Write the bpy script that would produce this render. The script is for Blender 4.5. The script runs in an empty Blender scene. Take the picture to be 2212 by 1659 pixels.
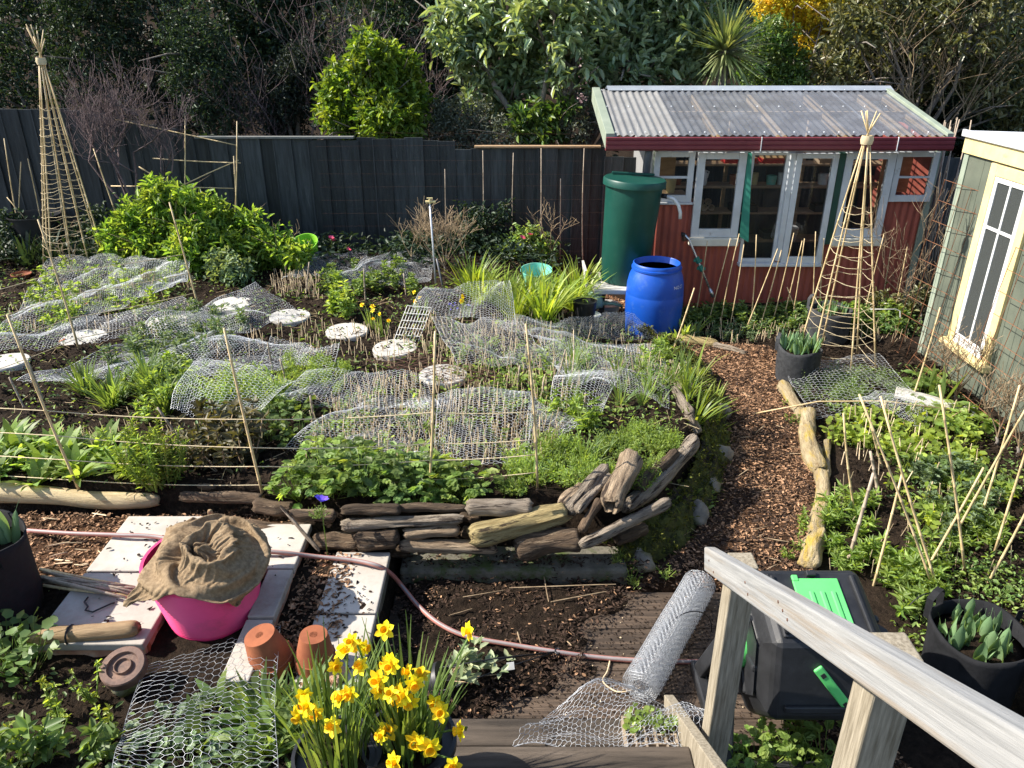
import bpy, math, random
import numpy as np
from mathutils import Vector, Matrix, Quaternion, noise

# ------------------------------------------------------------------ camera, sky, sun, exposure
SC = bpy.context.scene
COL = SC.collection
CAM_H, PITCH, FPX = 2.9, math.radians(25.0), 1661.0       # eye height over the path, tilt, focal length in 2212-wide pixels
cam_data = bpy.data.cameras.new('camera')
cam = bpy.data.objects.new('camera', cam_data); COL.objects.link(cam)
cam.location = (0, 0, CAM_H); cam.rotation_euler = (math.pi/2 - PITCH, 0, 0)
cam_data.sensor_width = 36.0; cam_data.lens = FPX/2212*36; cam_data.clip_start = .05; cam_data.clip_end = 600
SC.camera = cam

SUN_EL, SUN_BACK = math.radians(41), math.radians(2)      # sun from the left, a little behind the sheds
to_sun = Vector((-math.cos(SUN_BACK)*math.cos(SUN_EL), math.sin(SUN_BACK)*math.cos(SUN_EL), math.sin(SUN_EL)))
world = bpy.data.worlds.new('World'); SC.world = world; world.use_nodes = True
wn = world.node_tree.nodes; wl = world.node_tree.links; wn.clear()
sky = wn.new('ShaderNodeTexSky'); sky.sky_type = 'NISHITA'; sky.sun_disc = False
sky.sun_elevation = SUN_EL; sky.sun_rotation = math.atan2(to_sun.x, to_sun.y)
bg = wn.new('ShaderNodeBackground'); bg.inputs[1].default_value = .12
wo = wn.new('ShaderNodeOutputWorld'); wl.new(sky.outputs[0], bg.inputs[0]); wl.new(bg.outputs[0], wo.inputs[0])
sun_data = bpy.data.lights.new('sun', 'SUN'); sun_data.energy = 5.0; sun_data.angle = math.radians(.5); sun_data.color = (1, .93, .82)
sun = bpy.data.objects.new('sun', sun_data); COL.objects.link(sun); sun.rotation_euler = to_sun.to_track_quat('Z', 'Y').to_euler()
SC.view_settings.view_transform = 'Standard'; SC.view_settings.look = 'None'; SC.view_settings.gamma = 1
SC.view_settings.use_curve_mapping = False; SC.view_settings.exposure = 1.05
SC.cycles.max_bounces = 8; SC.cycles.transparent_max_bounces = 24
SC.cycles.use_denoising = True

# ------------------------------------------------------------------ helpers
CP, SP = math.cos(PITCH), math.sin(PITCH)
def ray(px, py):
    x, d = (px-1106)/FPX, (py-829.5)/FPX
    return Vector((x, CP-d*SP, -(SP+d*CP)))
def G(px, py, z=0.0):                                   # point of the level z seen at a pixel
    r = ray(px, py); return r*((z-CAM_H)/r.z) + Vector((0, 0, CAM_H))
def P(px, py, Y):                                       # point at depth Y seen at a pixel
    r = ray(px, py); return r*(Y/r.y) + Vector((0, 0, CAM_H))
def sst(a, b, x): t = np.clip((x-a)/(b-a), 0, 1); return t*t*(3-2*t)

BED = np.array([(-9, 3.86), (-1.9, 3.86), (-1.15, 3.74), (.62, 3.70), (1.0, 3.98), (1.38, 4.7), (1.56, 5.4), (1.66, 6.2), (1.55, 6.85), (1.2, 7.3), (.9, 7.9), (.8, 9.45), (-9, 9.45)])
def poly_sd(poly, x, y):                                # signed distance, positive inside
    x = np.asarray(x, float); y = np.asarray(y, float)
    d = np.full(x.shape, 1e9); ins = np.zeros(x.shape, bool); n = len(poly)
    for i in range(n):
        ax, ay = poly[i]; bx, by = poly[(i+1) % n]; ex, ey = bx-ax, by-ay
        t = np.clip(((x-ax)*ex+(y-ay)*ey)/(ex*ex+ey*ey), 0, 1)
        d = np.minimum(d, np.hypot(x-ax-t*ex, y-ay-t*ey))
        c = (ay > y) != (by > y)
        with np.errstate(divide='ignore', invalid='ignore'):
            ins ^= c & (x < (bx-ax)*(y-ay)/(by-ay+1e-12)+ax)
    return np.where(ins, d, -d)
def lump(x, y):
    return .012*np.sin(x*7.1+1.3*np.sin(y*5.3))+.012*np.sin(y*8.3+1.7*np.sin(x*6.1))+.007*np.sin(x*19+y*13)+.006*np.sin(x*31-y*27)
def terrain(x, y):
    x = np.asarray(x, float); y = np.asarray(y, float)
    z = .37*sst(-.02, .16, poly_sd(BED, x, y))*(1-.72*sst(.1, 1.2, x)*sst(5.3, 6.8, y))
    ter = .22*sst(-.66, -.72, x)*sst(3.95, 3.85, y)*sst(-.2, .3, y)          # terrace under the paving
    bank = (.0+.22*sst(2.4, 1.5, y))*sst(-.20, -.30, x)*sst(2.62, 2.5, y) + .20*sst(-.20, -.30, x)*sst(2.62, 2.5, y)*sst(-.72, -.6, x)
    z = np.maximum(z, ter+bank)
    rb = .05*sst(2.0, 2.5, x)*sst(2.9, 3.4, y)                               # seedling bed by the green shed
    z = z+rb+lump(x, y)*(.5+.5*sst(0, .2, poly_sd(BED, x, y)))
    z = z-.07*sst(-.70, -.62, x)*sst(1.34, 1.28, x)*sst(1.4, 1.6, y)*sst(3.56, 3.46, y)
    far = sst(10, 16, np.abs(y-5)+.0*x); return z*(1-far)
HX, HY, HS = -9.0, -1.0, .04
_a, _b = np.meshgrid(np.arange(HX, 7.0, HS), np.arange(HY, 11.5, HS)); HG = terrain(_a.ravel(), _b.ravel()).reshape(_a.shape); HNY, HNX = HG.shape; HL = HG.tolist()
def tz(x, y):
    u = (x-HX)/HS; v = (y-HY)/HS; i = int(u); j = int(v)
    if i < 0 or j < 0 or i >= HNX-1 or j >= HNY-1: return 0.0
    u -= i; v -= j; a = HL[j]; b = HL[j+1]
    return (a[i]*(1-u)+a[i+1]*u)*(1-v)+(b[i]*(1-u)+b[i+1]*u)*v
def GT(px, py):                                         # pixel on the terrain
    r = ray(px, py); rx, ry, rz = r; t = (.62-CAM_H)/rz
    for _ in range(600):
        if CAM_H+rz*t <= tz(rx*t, ry*t): break
        t += .03
    a, b = t-.03, t
    for _ in range(12):
        m = (a+b)/2
        if CAM_H+rz*m <= tz(rx*m, ry*m): b = m
        else: a = m
    return Vector((rx*b, ry*b, tz(rx*b, ry*b)))

def np_mesh(name, V, F):
    V = np.asarray(V, np.float32).reshape(-1, 3); F = np.asarray(F, np.int32); k = F.shape[1]
    me = bpy.data.meshes.new(name); me.vertices.add(len(V)); me.vertices.foreach_set('co', V.ravel())
    me.loops.add(F.size); me.loops.foreach_set('vertex_index', F.ravel())
    me.polygons.add(len(F)); me.polygons.foreach_set('loop_start', np.arange(0, F.size, k, dtype=np.int32))
    me.update(calc_edges=True); return me
def setmats(me, mats):
    for m in (mats if isinstance(mats, (list, tuple)) else [mats]): me.materials.append(M(m))
def T(o, label, cat=None, group=None, kind=None):
    if label: o['label'] = label
    if cat: o['category'] = cat
    if group: o['group'] = group
    if kind: o['kind'] = kind
    return o
def link(name, me, parent=None, loc=None, rot=None):
    o = bpy.data.objects.new(name, me); COL.objects.link(o)
    if parent is not None: o.parent = parent
    if loc is not None: o.location = loc
    if rot is not None: o.rotation_euler = rot
    return o
def empty(name, label, cat, loc=(0, 0, 0), group=None, rz=0):
    o = bpy.data.objects.new(name, None); COL.objects.link(o); o.location = loc; o.rotation_euler = (0, 0, rz)
    return T(o, label, cat, group)
def dup(o, parent=None, loc=None, rz=None, sc=None):
    c = o.copy(); COL.objects.link(c)
    if parent is not None: c.parent = parent
    if loc is not None: c.location = loc
    if rz is not None: c.rotation_euler = (c.rotation_euler[0], c.rotation_euler[1], rz)
    if sc is not None: c.scale = (sc, sc, sc)
    for ch in list(o.children): dup(ch, c)
    return c

class MB:
    def __init__(s): s.v = []; s.f = []; s.m = []
    def add(s, vs, fs, mi=0):
        b = len(s.v); s.v += [tuple(p) for p in vs]; s.f += [tuple(b+i for i in q) for q in fs]; s.m += [mi]*len(fs); return s
    def box(s, x0, x1, y0, y1, z0, z1, mi=0, M_=None):
        vs = [Vector((x, y, z)) for z in (z0, z1) for x, y in ((x0, y0), (x1, y0), (x1, y1), (x0, y1))]
        if M_ is not None: vs = [M_ @ p for p in vs]
        return s.add(vs, [(3, 2, 1, 0), (4, 5, 6, 7), (0, 1, 5, 4), (1, 2, 6, 5), (2, 3, 7, 6), (3, 0, 4, 7)], mi)
    def tube(s, pts, rad, n=6, mi=0, cap=True, wob=0):
        pts = [Vector(p) for p in pts]; k = len(pts)
        if not hasattr(rad, '__len__'): rad = [rad]*k
        vs = []; fs = []; up = None
        for i, p in enumerate(pts):
            d = (pts[min(i+1, k-1)]-pts[max(i-1, 0)])
            d = d.normalized() if d.length > 1e-9 else Vector((0, 0, 1))
            if up is None: up = Vector((0, 0, 1)) if abs(d.z) < .9 else Vector((1, 0, 0))
            a = d.cross(up).normalized(); b = a.cross(d).normalized(); up = b
            for j in range(n):
                t = 2*math.pi*j/n; r = rad[i]*(1+wob*(random.random()-.5))
                vs.append(p+(a*math.cos(t)+b*math.sin(t))*r)
        for i in range(k-1):
            for j in range(n): fs.append((i*n+j, i*n+(j+1) % n, (i+1)*n+(j+1) % n, (i+1)*n+j))
        if cap: fs.append(tuple(range(n-1, -1, -1))); fs.append(tuple((k-1)*n+j for j in range(n)))
        return s.add(vs, fs, mi)
    def lathe(s, prof, n=24, c=(0, 0, 0), mi=0, M_=None, sx=1, sy=1):
        vs = []; fs = []
        for r, z in prof:
            for j in range(n):
                t = 2*math.pi*j/n; p = Vector((c[0]+r*sx*math.cos(t), c[1]+r*sy*math.sin(t), c[2]+z))
                vs.append(M_ @ p if M_ is not None else p)
        for i in range(len(prof)-1):
            for j in range(n): fs.append((i*n+j, i*n+(j+1) % n, (i+1)*n+(j+1) % n, (i+1)*n+j))
        if prof[0][0] > 1e-4: fs.append(tuple(range(n-1, -1, -1)))
        if prof[-1][0] > 1e-4: fs.append(tuple((len(prof)-1)*n+j for j in range(n)))
        return s.add(vs, fs, mi)
    def grid(s, fn, nu, nv, mi=0):
        vs = [fn(i/nu, j/nv) for j in range(nv+1) for i in range(nu+1)]
        fs = [(j*(nu+1)+i, j*(nu+1)+i+1, (j+1)*(nu+1)+i+1, (j+1)*(nu+1)+i) for j in range(nv) for i in range(nu)]
        return s.add(vs, fs, mi)
    def mesh(s, name, mats, smooth=False):
        me = bpy.data.meshes.new(name); me.from_pydata(s.v, [], s.f); setmats(me, mats)
        if any(s.m): me.polygons.foreach_set('material_index', s.m)
        if smooth: me.polygons.foreach_set('use_smooth', [True]*len(me.polygons))
        me.update(); return me
    def build(s, name, mats, parent=None, smooth=False, bevel=0, loc=None, rot=None, ang=None):
        o = link(name, s.mesh(name, mats, smooth), parent, loc, rot)
        if bevel:
            b = o.modifiers.new('bevel', 'BEVEL'); b.width = bevel; b.segments = 2; b.limit_method = 'ANGLE'
        if ang: o.data.set_sharp_from_angle(angle=math.radians(ang))
        return o
def bx(name, m, x0, x1, y0, y1, z0, z1, parent=None, bevel=.004):
    return MB().box(x0, x1, y0, y1, z0, z1).build(name, m, parent, bevel=bevel)
def frame4(d):                                           # matrix whose X axis is d
    x = Vector(d).normalized(); z = Vector((0, 0, 1))
    if abs(x.dot(z)) > .98: z = Vector((0, 1, 0))
    y = z.cross(x).normalized(); z = x.cross(y)
    return Matrix((x, y, z)).transposed().to_4x4()
R = random.Random(7)
def rr(a, b): return R.uniform(a, b)

# ------------------------------------------------------------------ materials
MATS = {}
def M(k):
    if not isinstance(k, str): return k
    return MATS[k]
def newmat(name):
    m = bpy.data.materials.new(name); m.use_nodes = True; nt = m.node_tree; nt.nodes.clear(); MATS[name] = m
    return m, nt.nodes, nt.links
def nd(nodes, t, **kw):
    n = nodes.new(t)
    for k, v in kw.items(): setattr(n, k, v)
    return n
def c4(c): return (c[0], c[1], c[2], 1)
def pm(name, c1, c2, scale=8, rough=.7, bump=.3, stretch=(1, 1, 1), metal=0, spec=.4, rnd=.15, c3=None, s3=2.0, t3=(.5, .62), island=0, detail=6, bscale=None, bdist=.01, trans=0):
    """noise-mixed two-tone surface; c3 = a third colour in patches; rnd = brightness change per object, island = per loose piece"""
    m, n, l = newmat(name)
    tc = nd(n, 'ShaderNodeTexCoord'); mp = nd(n, 'ShaderNodeMapping'); mp.inputs['Scale'].default_value = stretch
    oi = nd(n, 'ShaderNodeObjectInfo')
    off = nd(n, 'ShaderNodeVectorMath', operation='SCALE'); off.inputs[0].default_value = (31, 17, 23); l.new(oi.outputs['Random'], off.inputs['Scale'])
    l.new(off.outputs[0], mp.inputs['Location'])
    l.new(tc.outputs['Object'], mp.inputs['Vector'])
    nz = nd(n, 'ShaderNodeTexNoise'); nz.inputs['Scale'].default_value = scale; nz.inputs['Detail'].default_value = detail; nz.inputs['Roughness'].default_value = .65
    l.new(mp.outputs[0], nz.inputs['Vector'])
    cr = nd(n, 'ShaderNodeValToRGB'); cr.color_ramp.elements[0].position = .32; cr.color_ramp.elements[1].position = .68
    cr.color_ramp.elements[0].color = c4(c1); cr.color_ramp.elements[1].color = c4(c2); l.new(nz.outputs[0], cr.inputs[0])
    col = cr.outputs[0]
    if c3 is not None:
        n3 = nd(n, 'ShaderNodeTexNoise'); n3.inputs['Scale'].default_value = s3; n3.inputs['Detail'].default_value = 8; n3.inputs['Roughness'].default_value = .7
        l.new(mp.outputs[0], n3.inputs['Vector'])
        r3 = nd(n, 'ShaderNodeMapRange'); r3.inputs[1].default_value = t3[0]; r3.inputs[2].default_value = t3[1]; l.new(n3.outputs[0], r3.inputs[0])
        mx = nd(n, 'ShaderNodeMix', data_type='RGBA'); l.new(r3.outputs[0], mx.inputs[0]); l.new(col, mx.inputs[6]); mx.inputs[7].default_value = c4(c3); col = mx.outputs[2]
    hs = nd(n, 'ShaderNodeHueSaturation'); l.new(col, hs.inputs['Color'])
    mr = nd(n, 'ShaderNodeMapRange'); mr.inputs[3].default_value = 1-rnd; mr.inputs[4].default_value = 1+rnd; l.new(oi.outputs['Random'], mr.inputs[0])
    val = mr.outputs[0]
    if island:
        ge = nd(n, 'ShaderNodeNewGeometry'); m2 = nd(n, 'ShaderNodeMapRange'); m2.inputs[3].default_value = 1-island; m2.inputs[4].default_value = 1+island
        l.new(ge.outputs['Random Per Island'], m2.inputs[0]); mu = nd(n, 'ShaderNodeMath', operation='MULTIPLY'); l.new(val, mu.inputs[0]); l.new(m2.outputs[0], mu.inputs[1]); val = mu.outputs[0]
    l.new(val, hs.inputs['Value'])
    b = nd(n, 'ShaderNodeBsdfPrincipled'); l.new(hs.outputs[0], b.inputs['Base Color'])
    b.inputs['Metallic'].default_value = metal; b.inputs['Specular IOR Level'].default_value = spec
    rm = nd(n, 'ShaderNodeMapRange'); rm.inputs[3].default_value = max(rough-.12, .04); rm.inputs[4].default_value = min(rough+.12, 1); l.new(nz.outputs[0], rm.inputs[0]); l.new(rm.outputs[0], b.inputs['Roughness'])
    if bump:
        n2 = nd(n, 'ShaderNodeTexNoise'); n2.inputs['Scale'].default_value = bscale or scale*2.5; n2.inputs['Detail'].default_value = 8; n2.inputs['Roughness'].default_value = .7
        l.new(mp.outputs[0], n2.inputs['Vector'])
        bp = nd(n, 'ShaderNodeBump'); bp.inputs['Strength'].default_value = bump; bp.inputs['Distance'].default_value = bdist; l.new(n2.outputs[0], bp.inputs['Height']); l.new(bp.outputs[0], b.inputs['Normal'])
    o = nd(n, 'ShaderNodeOutputMaterial'); l.new(b.outputs[0], o.inputs[0]); return m
def leafm(name, c1, c2, trans=.35, rough=.45, spec=.35, tcol=None):
    m, n, l = newmat(name); ge = nd(n, 'ShaderNodeNewGeometry'); oi = nd(n, 'ShaderNodeObjectInfo')
    cr = nd(n, 'ShaderNodeValToRGB'); e = cr.color_ramp.elements
    e[0].color = c4([x*.8 for x in c1]); e[1].color = c4([x*1.25 for x in c2]); k = e.new(.45); k.color = c4([(a+b)/2 for a, b in zip(c1, c2)])
    l.new(ge.outputs['Random Per Island'], cr.inputs[0])
    hs = nd(n, 'ShaderNodeHueSaturation'); l.new(cr.outputs[0], hs.inputs['Color'])
    mr = nd(n, 'ShaderNodeMapRange'); mr.inputs[3].default_value = .8; mr.inputs[4].default_value = 1.2; l.new(oi.outputs['Random'], mr.inputs[0]); l.new(mr.outputs[0], hs.inputs['Value'])
    tc = nd(n, 'ShaderNodeTexCoord'); nz = nd(n, 'ShaderNodeTexNoise'); nz.inputs['Scale'].default_value = 5; nz.inputs['Detail'].default_value = 3; l.new(tc.outputs['Object'], nz.inputs['Vector'])
    m3 = nd(n, 'ShaderNodeMapRange'); m3.inputs[1].default_value = .3; m3.inputs[2].default_value = .7; m3.inputs[3].default_value = .47; m3.inputs[4].default_value = .53; l.new(nz.outputs[0], m3.inputs[0]); l.new(m3.outputs[0], hs.inputs['Hue'])
    b = nd(n, 'ShaderNodeBsdfPrincipled'); l.new(hs.outputs[0], b.inputs['Base Color']); b.inputs['Roughness'].default_value = rough; b.inputs['Specular IOR Level'].default_value = spec
    t = nd(n, 'ShaderNodeBsdfTranslucent'); mc = nd(n, 'ShaderNodeMix', data_type='RGBA', blend_type='MULTIPLY'); mc.inputs[0].default_value = 1; l.new(hs.outputs[0], mc.inputs[6])
    mc.inputs[7].default_value = c4(tcol or (2.2, 2.0, .7)); l.new(mc.outputs[2], t.inputs[0])
    mx = nd(n, 'ShaderNodeMixShader'); mx.inputs[0].default_value = trans; l.new(b.outputs[0], mx.inputs[1]); l.new(t.outputs[0], mx.inputs[2])
    o = nd(n, 'ShaderNodeOutputMaterial'); l.new(mx.outputs[0], o.inputs[0]); return m
def clearm(name, tint, fac, rough=.1, base=(.5, .55, .6), bump=0, patch=None):
    """thin clear sheet: see-through mixed with a coated surface; fac = how much is surface"""
    m, n, l = newmat(name); tr = nd(n, 'ShaderNodeBsdfTransparent'); tr.inputs[0].default_value = c4(tint)
    b = nd(n, 'ShaderNodeBsdfPrincipled'); b.inputs['Base Color'].default_value = c4(base); b.inputs['Roughness'].default_value = rough; b.inputs['Specular IOR Level'].default_value = .6
    lw = nd(n, 'ShaderNodeFresnel'); lw.inputs[0].default_value = 1.45
    ad = nd(n, 'ShaderNodeMath', operation='ADD', use_clamp=True); l.new(lw.outputs[0], ad.inputs[0]); ad.inputs[1].default_value = fac
    tc = nd(n, 'ShaderNodeTexCoord'); nz = nd(n, 'ShaderNodeTexNoise'); nz.inputs['Scale'].default_value = 3.5; nz.inputs['Detail'].default_value = 9; nz.inputs['Roughness'].default_value = .7; l.new(tc.outputs['Object'], nz.inputs['Vector'])
    mr = nd(n, 'ShaderNodeMapRange'); mr.inputs[1].default_value = .42; mr.inputs[2].default_value = .75; mr.inputs[3].default_value = 0; mr.inputs[4].default_value = patch or .06; l.new(nz.outputs[0], mr.inputs[0])
    a2 = nd(n, 'ShaderNodeMath', operation='ADD', use_clamp=True); l.new(ad.outputs[0], a2.inputs[0]); l.new(mr.outputs[0], a2.inputs[1])
    mx = nd(n, 'ShaderNodeMixShader'); l.new(a2.outputs[0], mx.inputs[0]); l.new(tr.outputs[0], mx.inputs[1]); l.new(b.outputs[0], mx.inputs[2])
    o = nd(n, 'ShaderNodeOutputMaterial'); l.new(mx.outputs[0], o.inputs[0]); return m

pm('soil', (.010, .007, .005), (.040, .027, .018), 26, .95, 1, bdist=.035, bscale=45, spec=.1, c3=(.065, .043, .027), s3=60, t3=(.6, .7))
pm('bark_ground', (.035, .018, .011), (.15, .078, .04), 60, .95, 1, bdist=.03, bscale=60, spec=.1, c3=(.022, .014, .01), s3=2.5, t3=(.48, .6))
pm('chip', (.12, .062, .032), (.36, .215, .125), 30, .85, .3, island=.7, spec=.2)
pm('chip_dark', (.02, .013, .01), (.07, .042, .028), 30, .9, .3, island=.5, spec=.2)
pm('crumb', (.012, .009, .007), (.045, .03, .02), 40, .95, .4, island=.5, spec=.1)
pm('fence_paint', (.016, .020, .022), (.050, .057, .061), 4, .62, .5, (7, 7, .6), spec=.35, rnd=.45, c3=(.10, .108, .11), s3=5, t3=(.6, .74), bdist=.006)
pm('fence_cap', (.10, .11, .11), (.22, .22, .2), 10, .8, .4, (1, 6, 6))
pm('raw_timber', (.27, .17, .09), (.44, .3, .18), 12, .8, .3, (1, 8, 8))
pm('rail_wood', (.205, .207, .206), (.345, .343, .335), 5, .78, .5, (.6, 16, 16), c3=(.25, .205, .155), s3=1.6, t3=(.5, .68), bdist=.003)
pm('post_wood', (.15, .125, .085), (.36, .315, .24), 11, .75, .4, (9, 9, .6), bdist=.004)
pm('step_wood', (.05, .038, .028), (.15, .118, .09), 8, .85, .7, (1, 12, 12), c3=(.035, .027, .02), s3=2, t3=(.42, .6), bdist=.006)
pm('deck_wood', (.06, .041, .029), (.155, .108, .074), 7, .85, .6, (1, 14, 14), c3=(.042, .029, .02), s3=3.2, t3=(.38, .58), bdist=.006)
pm('drift_tan', (.15, .10, .06), (.46, .35, .235), 4.5, .85, 1, (1, 7, 7), rnd=.3, c3=(.045, .028, .018), s3=4, t3=(.54, .60), bscale=7, bdist=.05)
pm('drift_yellow', (.25, .18, .07), (.55, .44, .21), 4.5, .85, 1, (1, 6, 6), rnd=.12, c3=(.06, .04, .022), s3=4, t3=(.56, .61), bscale=7, bdist=.05)
pm('drift_grey', (.17, .13, .09), (.48, .40, .31), 4.5, .85, 1, (1, 8, 8), rnd=.25, c3=(.05, .034, .024), s3=4, t3=(.54, .60), bscale=7, bdist=.05)
pm('drift_dark', (.04, .025, .016), (.23, .155, .095), 5, .88, 1, (1, 8, 8), rnd=.3, c3=(.38, .28, .18), s3=4.5, t3=(.57, .66), bscale=7, bdist=.06)
pm('log_ochre', (.22, .155, .075), (.46, .385, .24), 5, .85, 1, (1, 4, 4), rnd=.15, c3=(.38, .27, .05), s3=3, t3=(.5, .62), bscale=7, bdist=.04)
pm('log_pale', (.36, .27, .14), (.52, .42, .25), 5, .75, .6, (1, 6, 6), rnd=.1, c3=(.22, .15, .07), s3=3, t3=(.55, .68), bdist=.015)
pm('branch_brown', (.2, .125, .06), (.38, .26, .14), 8, .75, .5, (1, 7, 7), bdist=.01)
pm('bark_grey', (.10, .085, .07), (.26, .23, .2), 10, .9, .8, (3, 3, 1), bdist=.01)
pm('twig_grey', (.13, .11, .10), (.3, .27, .25), 14, .85, .3, island=.3)
pm('twig_purple', (.085, .055, .06), (.2, .15, .15), 14, .85, .3, island=.35)
pm('twig_dry', (.22, .15, .09), (.42, .32, .2), 14, .85, .3, island=.35)
pm('bamboo', (.46, .33, .16), (.68, .53, .3), 16, .5, .15, (3, 3, .8), spec=.5, rnd=.12)
pm('cane_grey', (.26, .2, .15), (.44, .36, .27), 16, .65, .2, (3, 3, .8), rnd=.25)
pm('stake', (.5, .37, .22), (.76, .62, .42), 20, .65, .2, rnd=.3, island=.25)
pm('twine', (.5, .4, .24), (.66, .55, .36), 60, .9, .4)
pm('zinc', (.60, .62, .64), (.80, .82, .84), 40, .45, 0, metal=.3, spec=.6)
pm('zinc_old', (.36, .38, .41), (.56, .58, .61), 40, .42, 0, metal=.45, spec=.55)
pm('rust', (.13, .05, .024), (.30, .13, .06), 40, .85, .3)
pm('rust_dark', (.06, .032, .022), (.16, .08, .05), 30, .85, .3)
pm('white_wire', (.55, .55, .52), (.72, .72, .68), 40, .5, .1)
pm('concrete_round', (.38, .36, .32), (.56, .535, .49), 7, .9, .4, bdist=.004, c3=(.25, .21, .165), s3=3, t3=(.58, .82), rnd=.12)
pm('slab', (.33, .30, .26), (.50, .465, .415), 5, .85, .4, bdist=.005, c3=(.19, .145, .11), s3=2.5, t3=(.52, .74), rnd=.1)
pm('kerb_moss', (.07, .065, .05), (.18, .165, .13), 9, .95, .8, bdist=.02, c3=(.055, .075, .018), s3=4, t3=(.48, .58))
pm('moss', (.03, .034, .010), (.15, .16, .03), 14, .95, 1, bdist=.03, bscale=60, c3=(.05, .038, .024), s3=4, t3=(.5, .6))
pm('stone', (.16, .14, .11), (.34, .3, .24), 7, .9, .6, bdist=.015, c3=(.10, .115, .03), s3=3, t3=(.5, .62))
pm('terracotta', (.20, .058, .024), (.32, .105, .045), 9, .85, .25, bdist=.003, c3=(.38, .19, .11), s3=5, t3=(.6, .75), rnd=.08)
pm('brick', (.30, .13, .08), (.5, .27, .17), 14, .9, .6, bdist=.008, c3=(.55, .42, .32), s3=4)
pm('iron', (.075, .045, .035), (.17, .1, .075), 20, .7, .5, bdist=.004, c3=(.22, .13, .09), s3=6)
pm('tub_pink', (.70, .045, .17), (.78, .065, .21), 3, .42, .05, spec=.45, rnd=0, c3=(.6, .05, .15), s3=5)
pm('tub_lime', (.25, .6, .04), (.3, .68, .06), 3, .4, .05, spec=.45, rnd=0)
pm('tub_aqua', (.14, .5, .40), (.2, .58, .47), 4, .45, .05, spec=.45, rnd=0, c3=(.3, .5, .42), s3=4)
pm('plastic_sage', (.30, .44, .34), (.36, .5, .4), 4, .5, .05, spec=.4, rnd=0)
pm('white_plastic', (.62, .62, .6), (.74, .74, .72), 5, .45, .1, c3=(.45, .42, .36), s3=4, t3=(.62, .8))
pm('bag_felt', (.03, .031, .034), (.06, .062, .066), 30, .95, .5, bdist=.003, bscale=160, rnd=.25, spec=.15, c3=(.085, .085, .085), s3=4, t3=(.55, .8))
pm('bag_black', (.006, .0065, .008), (.014, .0145, .017), 20, .85, .4, bdist=.004, spec=.25, rnd=.1)
pm('pot_black', (.012, .012, .014), (.024, .025, .028), 12, .45, .1, spec=.4, rnd=.1, c3=(.05, .045, .04), s3=5, t3=(.6, .8))
pm('burlap', (.17, .118, .07), (.32, .235, .145), 60, .95, .9, bdist=.006, bscale=110, spec=.1, rnd=0, c3=(.12, .08, .045), s3=5)
pm('hose', (.34, .12, .10), (.46, .2, .16), 10, .5, .1, spec=.45, rnd=0)
pm('hose_stripe', (.25, .22, .22), (.32, .28, .28), 10, .5, .1)
pm('comp_black', (.010, .0105, .012), (.022, .023, .026), 9, .5, .25, bdist=.003, spec=.45, rnd=0, c3=(.045, .045, .045), s3=5, t3=(.58, .8))
pm('comp_green', (.10, .52, .13), (.13, .6, .17), 4, .42, .05, spec=.45, rnd=0)
pm('tank_green', (.004, .050, .038), (.006, .064, .048), 3, .45, .08, spec=.38, rnd=0, c3=(.025, .085, .065), s3=6, t3=(.56, .8))
pm('barrel_blue', (.004, .058, .35), (.006, .078, .45), 4, .42, .1, spec=.42, rnd=0, c3=(.045, .12, .38), s3=9, t3=(.56, .74))
pm('ink_white', (.45, .48, .6), (.6, .62, .7), 30, .7, 0)
pm('table_white', (.42, .41, .38), (.62, .6, .56), 8, .8, .3, (1, 5, 5), c3=(.3, .27, .22), s3=4)
pm('roof_red', (.15, .026, .034), (.19, .034, .042), 4, .4, .05, spec=.45, rnd=0)
pm('wall_red', (.30, .068, .045), (.40, .105, .07), 4, .6, .15, (1, 1, .3), spec=.4, rnd=0, c3=(.17, .05, .04), s3=2.4, t3=(.55, .72))
pm('trim_sage', (.21, .25, .195), (.27, .31, .245), 5, .6, .1, rnd=.04)
pm('paint_white', (.52, .53, .53), (.66, .67, .67), 6, .6, .2, c3=(.36, .32, .27), s3=7, t3=(.63, .7), bdist=.003, rnd=.05)
pm('paint_cream', (.6, .56, .46), (.72, .68, .57), 6, .65, .2, c3=(.4, .35, .27), s3=6, t3=(.62, .72), rnd=.04)
pm('paint_teal', (.02, .19, .13), (.04, .26, .18), 6, .6, .2, c3=(.1, .17, .13), s3=6, t3=(.6, .7))
pm('paint_dkgreen', (.015, .05, .035), (.025, .075, .05), 6, .6, .2)
pm('paint_yellow', (.58, .47, .22), (.70, .58, .30), 6, .65, .25, c3=(.45, .33, .14), s3=5, t3=(.63, .74), rnd=.04, bdist=.003)
pm('wall_green', (.075, .088, .068), (.108, .122, .092), 4, .75, .2, c3=(.085, .09, .07), s3=3, t3=(.55, .75), rnd=.06)
pm('flashing', (.58, .6, .63), (.72, .74, .76), 5, .5, .1, metal=.2)
pm('ridge_metal', (.28, .31, .36), (.38, .42, .47), 4, .4, .05, metal=.3)
pm('downpipe', (.07, .075, .09), (.11, .115, .13), 4, .45, .05)
pm('interior_dark', (.10, .085, .065), (.2, .17, .13), 5, .9, .1)
pm('interior_wall', (.34, .29, .23), (.5, .45, .38), 3, .9, .1)
pm('chrome', (.55, .56, .58), (.72, .73, .75), 10, .28, .02, metal=.8)
pm('water', (.004, .008, .02), (.008, .014, .03), 3, .06, .05, spec=.7, rnd=0)
pm('red_plastic', (.42, .02, .02), (.5, .03, .03), 4, .45, .05)
pm('ply', (.28, .15, .06), (.45, .27, .12), 4, .8, .1, (1, 1, 5))
pm('tan_clay', (.35, .24, .15), (.5, .36, .24), 10, .85, .2, rnd=.25)
pm('blue_glass', (.01, .05, .4), (.02, .08, .5), 4, .2, .0)
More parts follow.
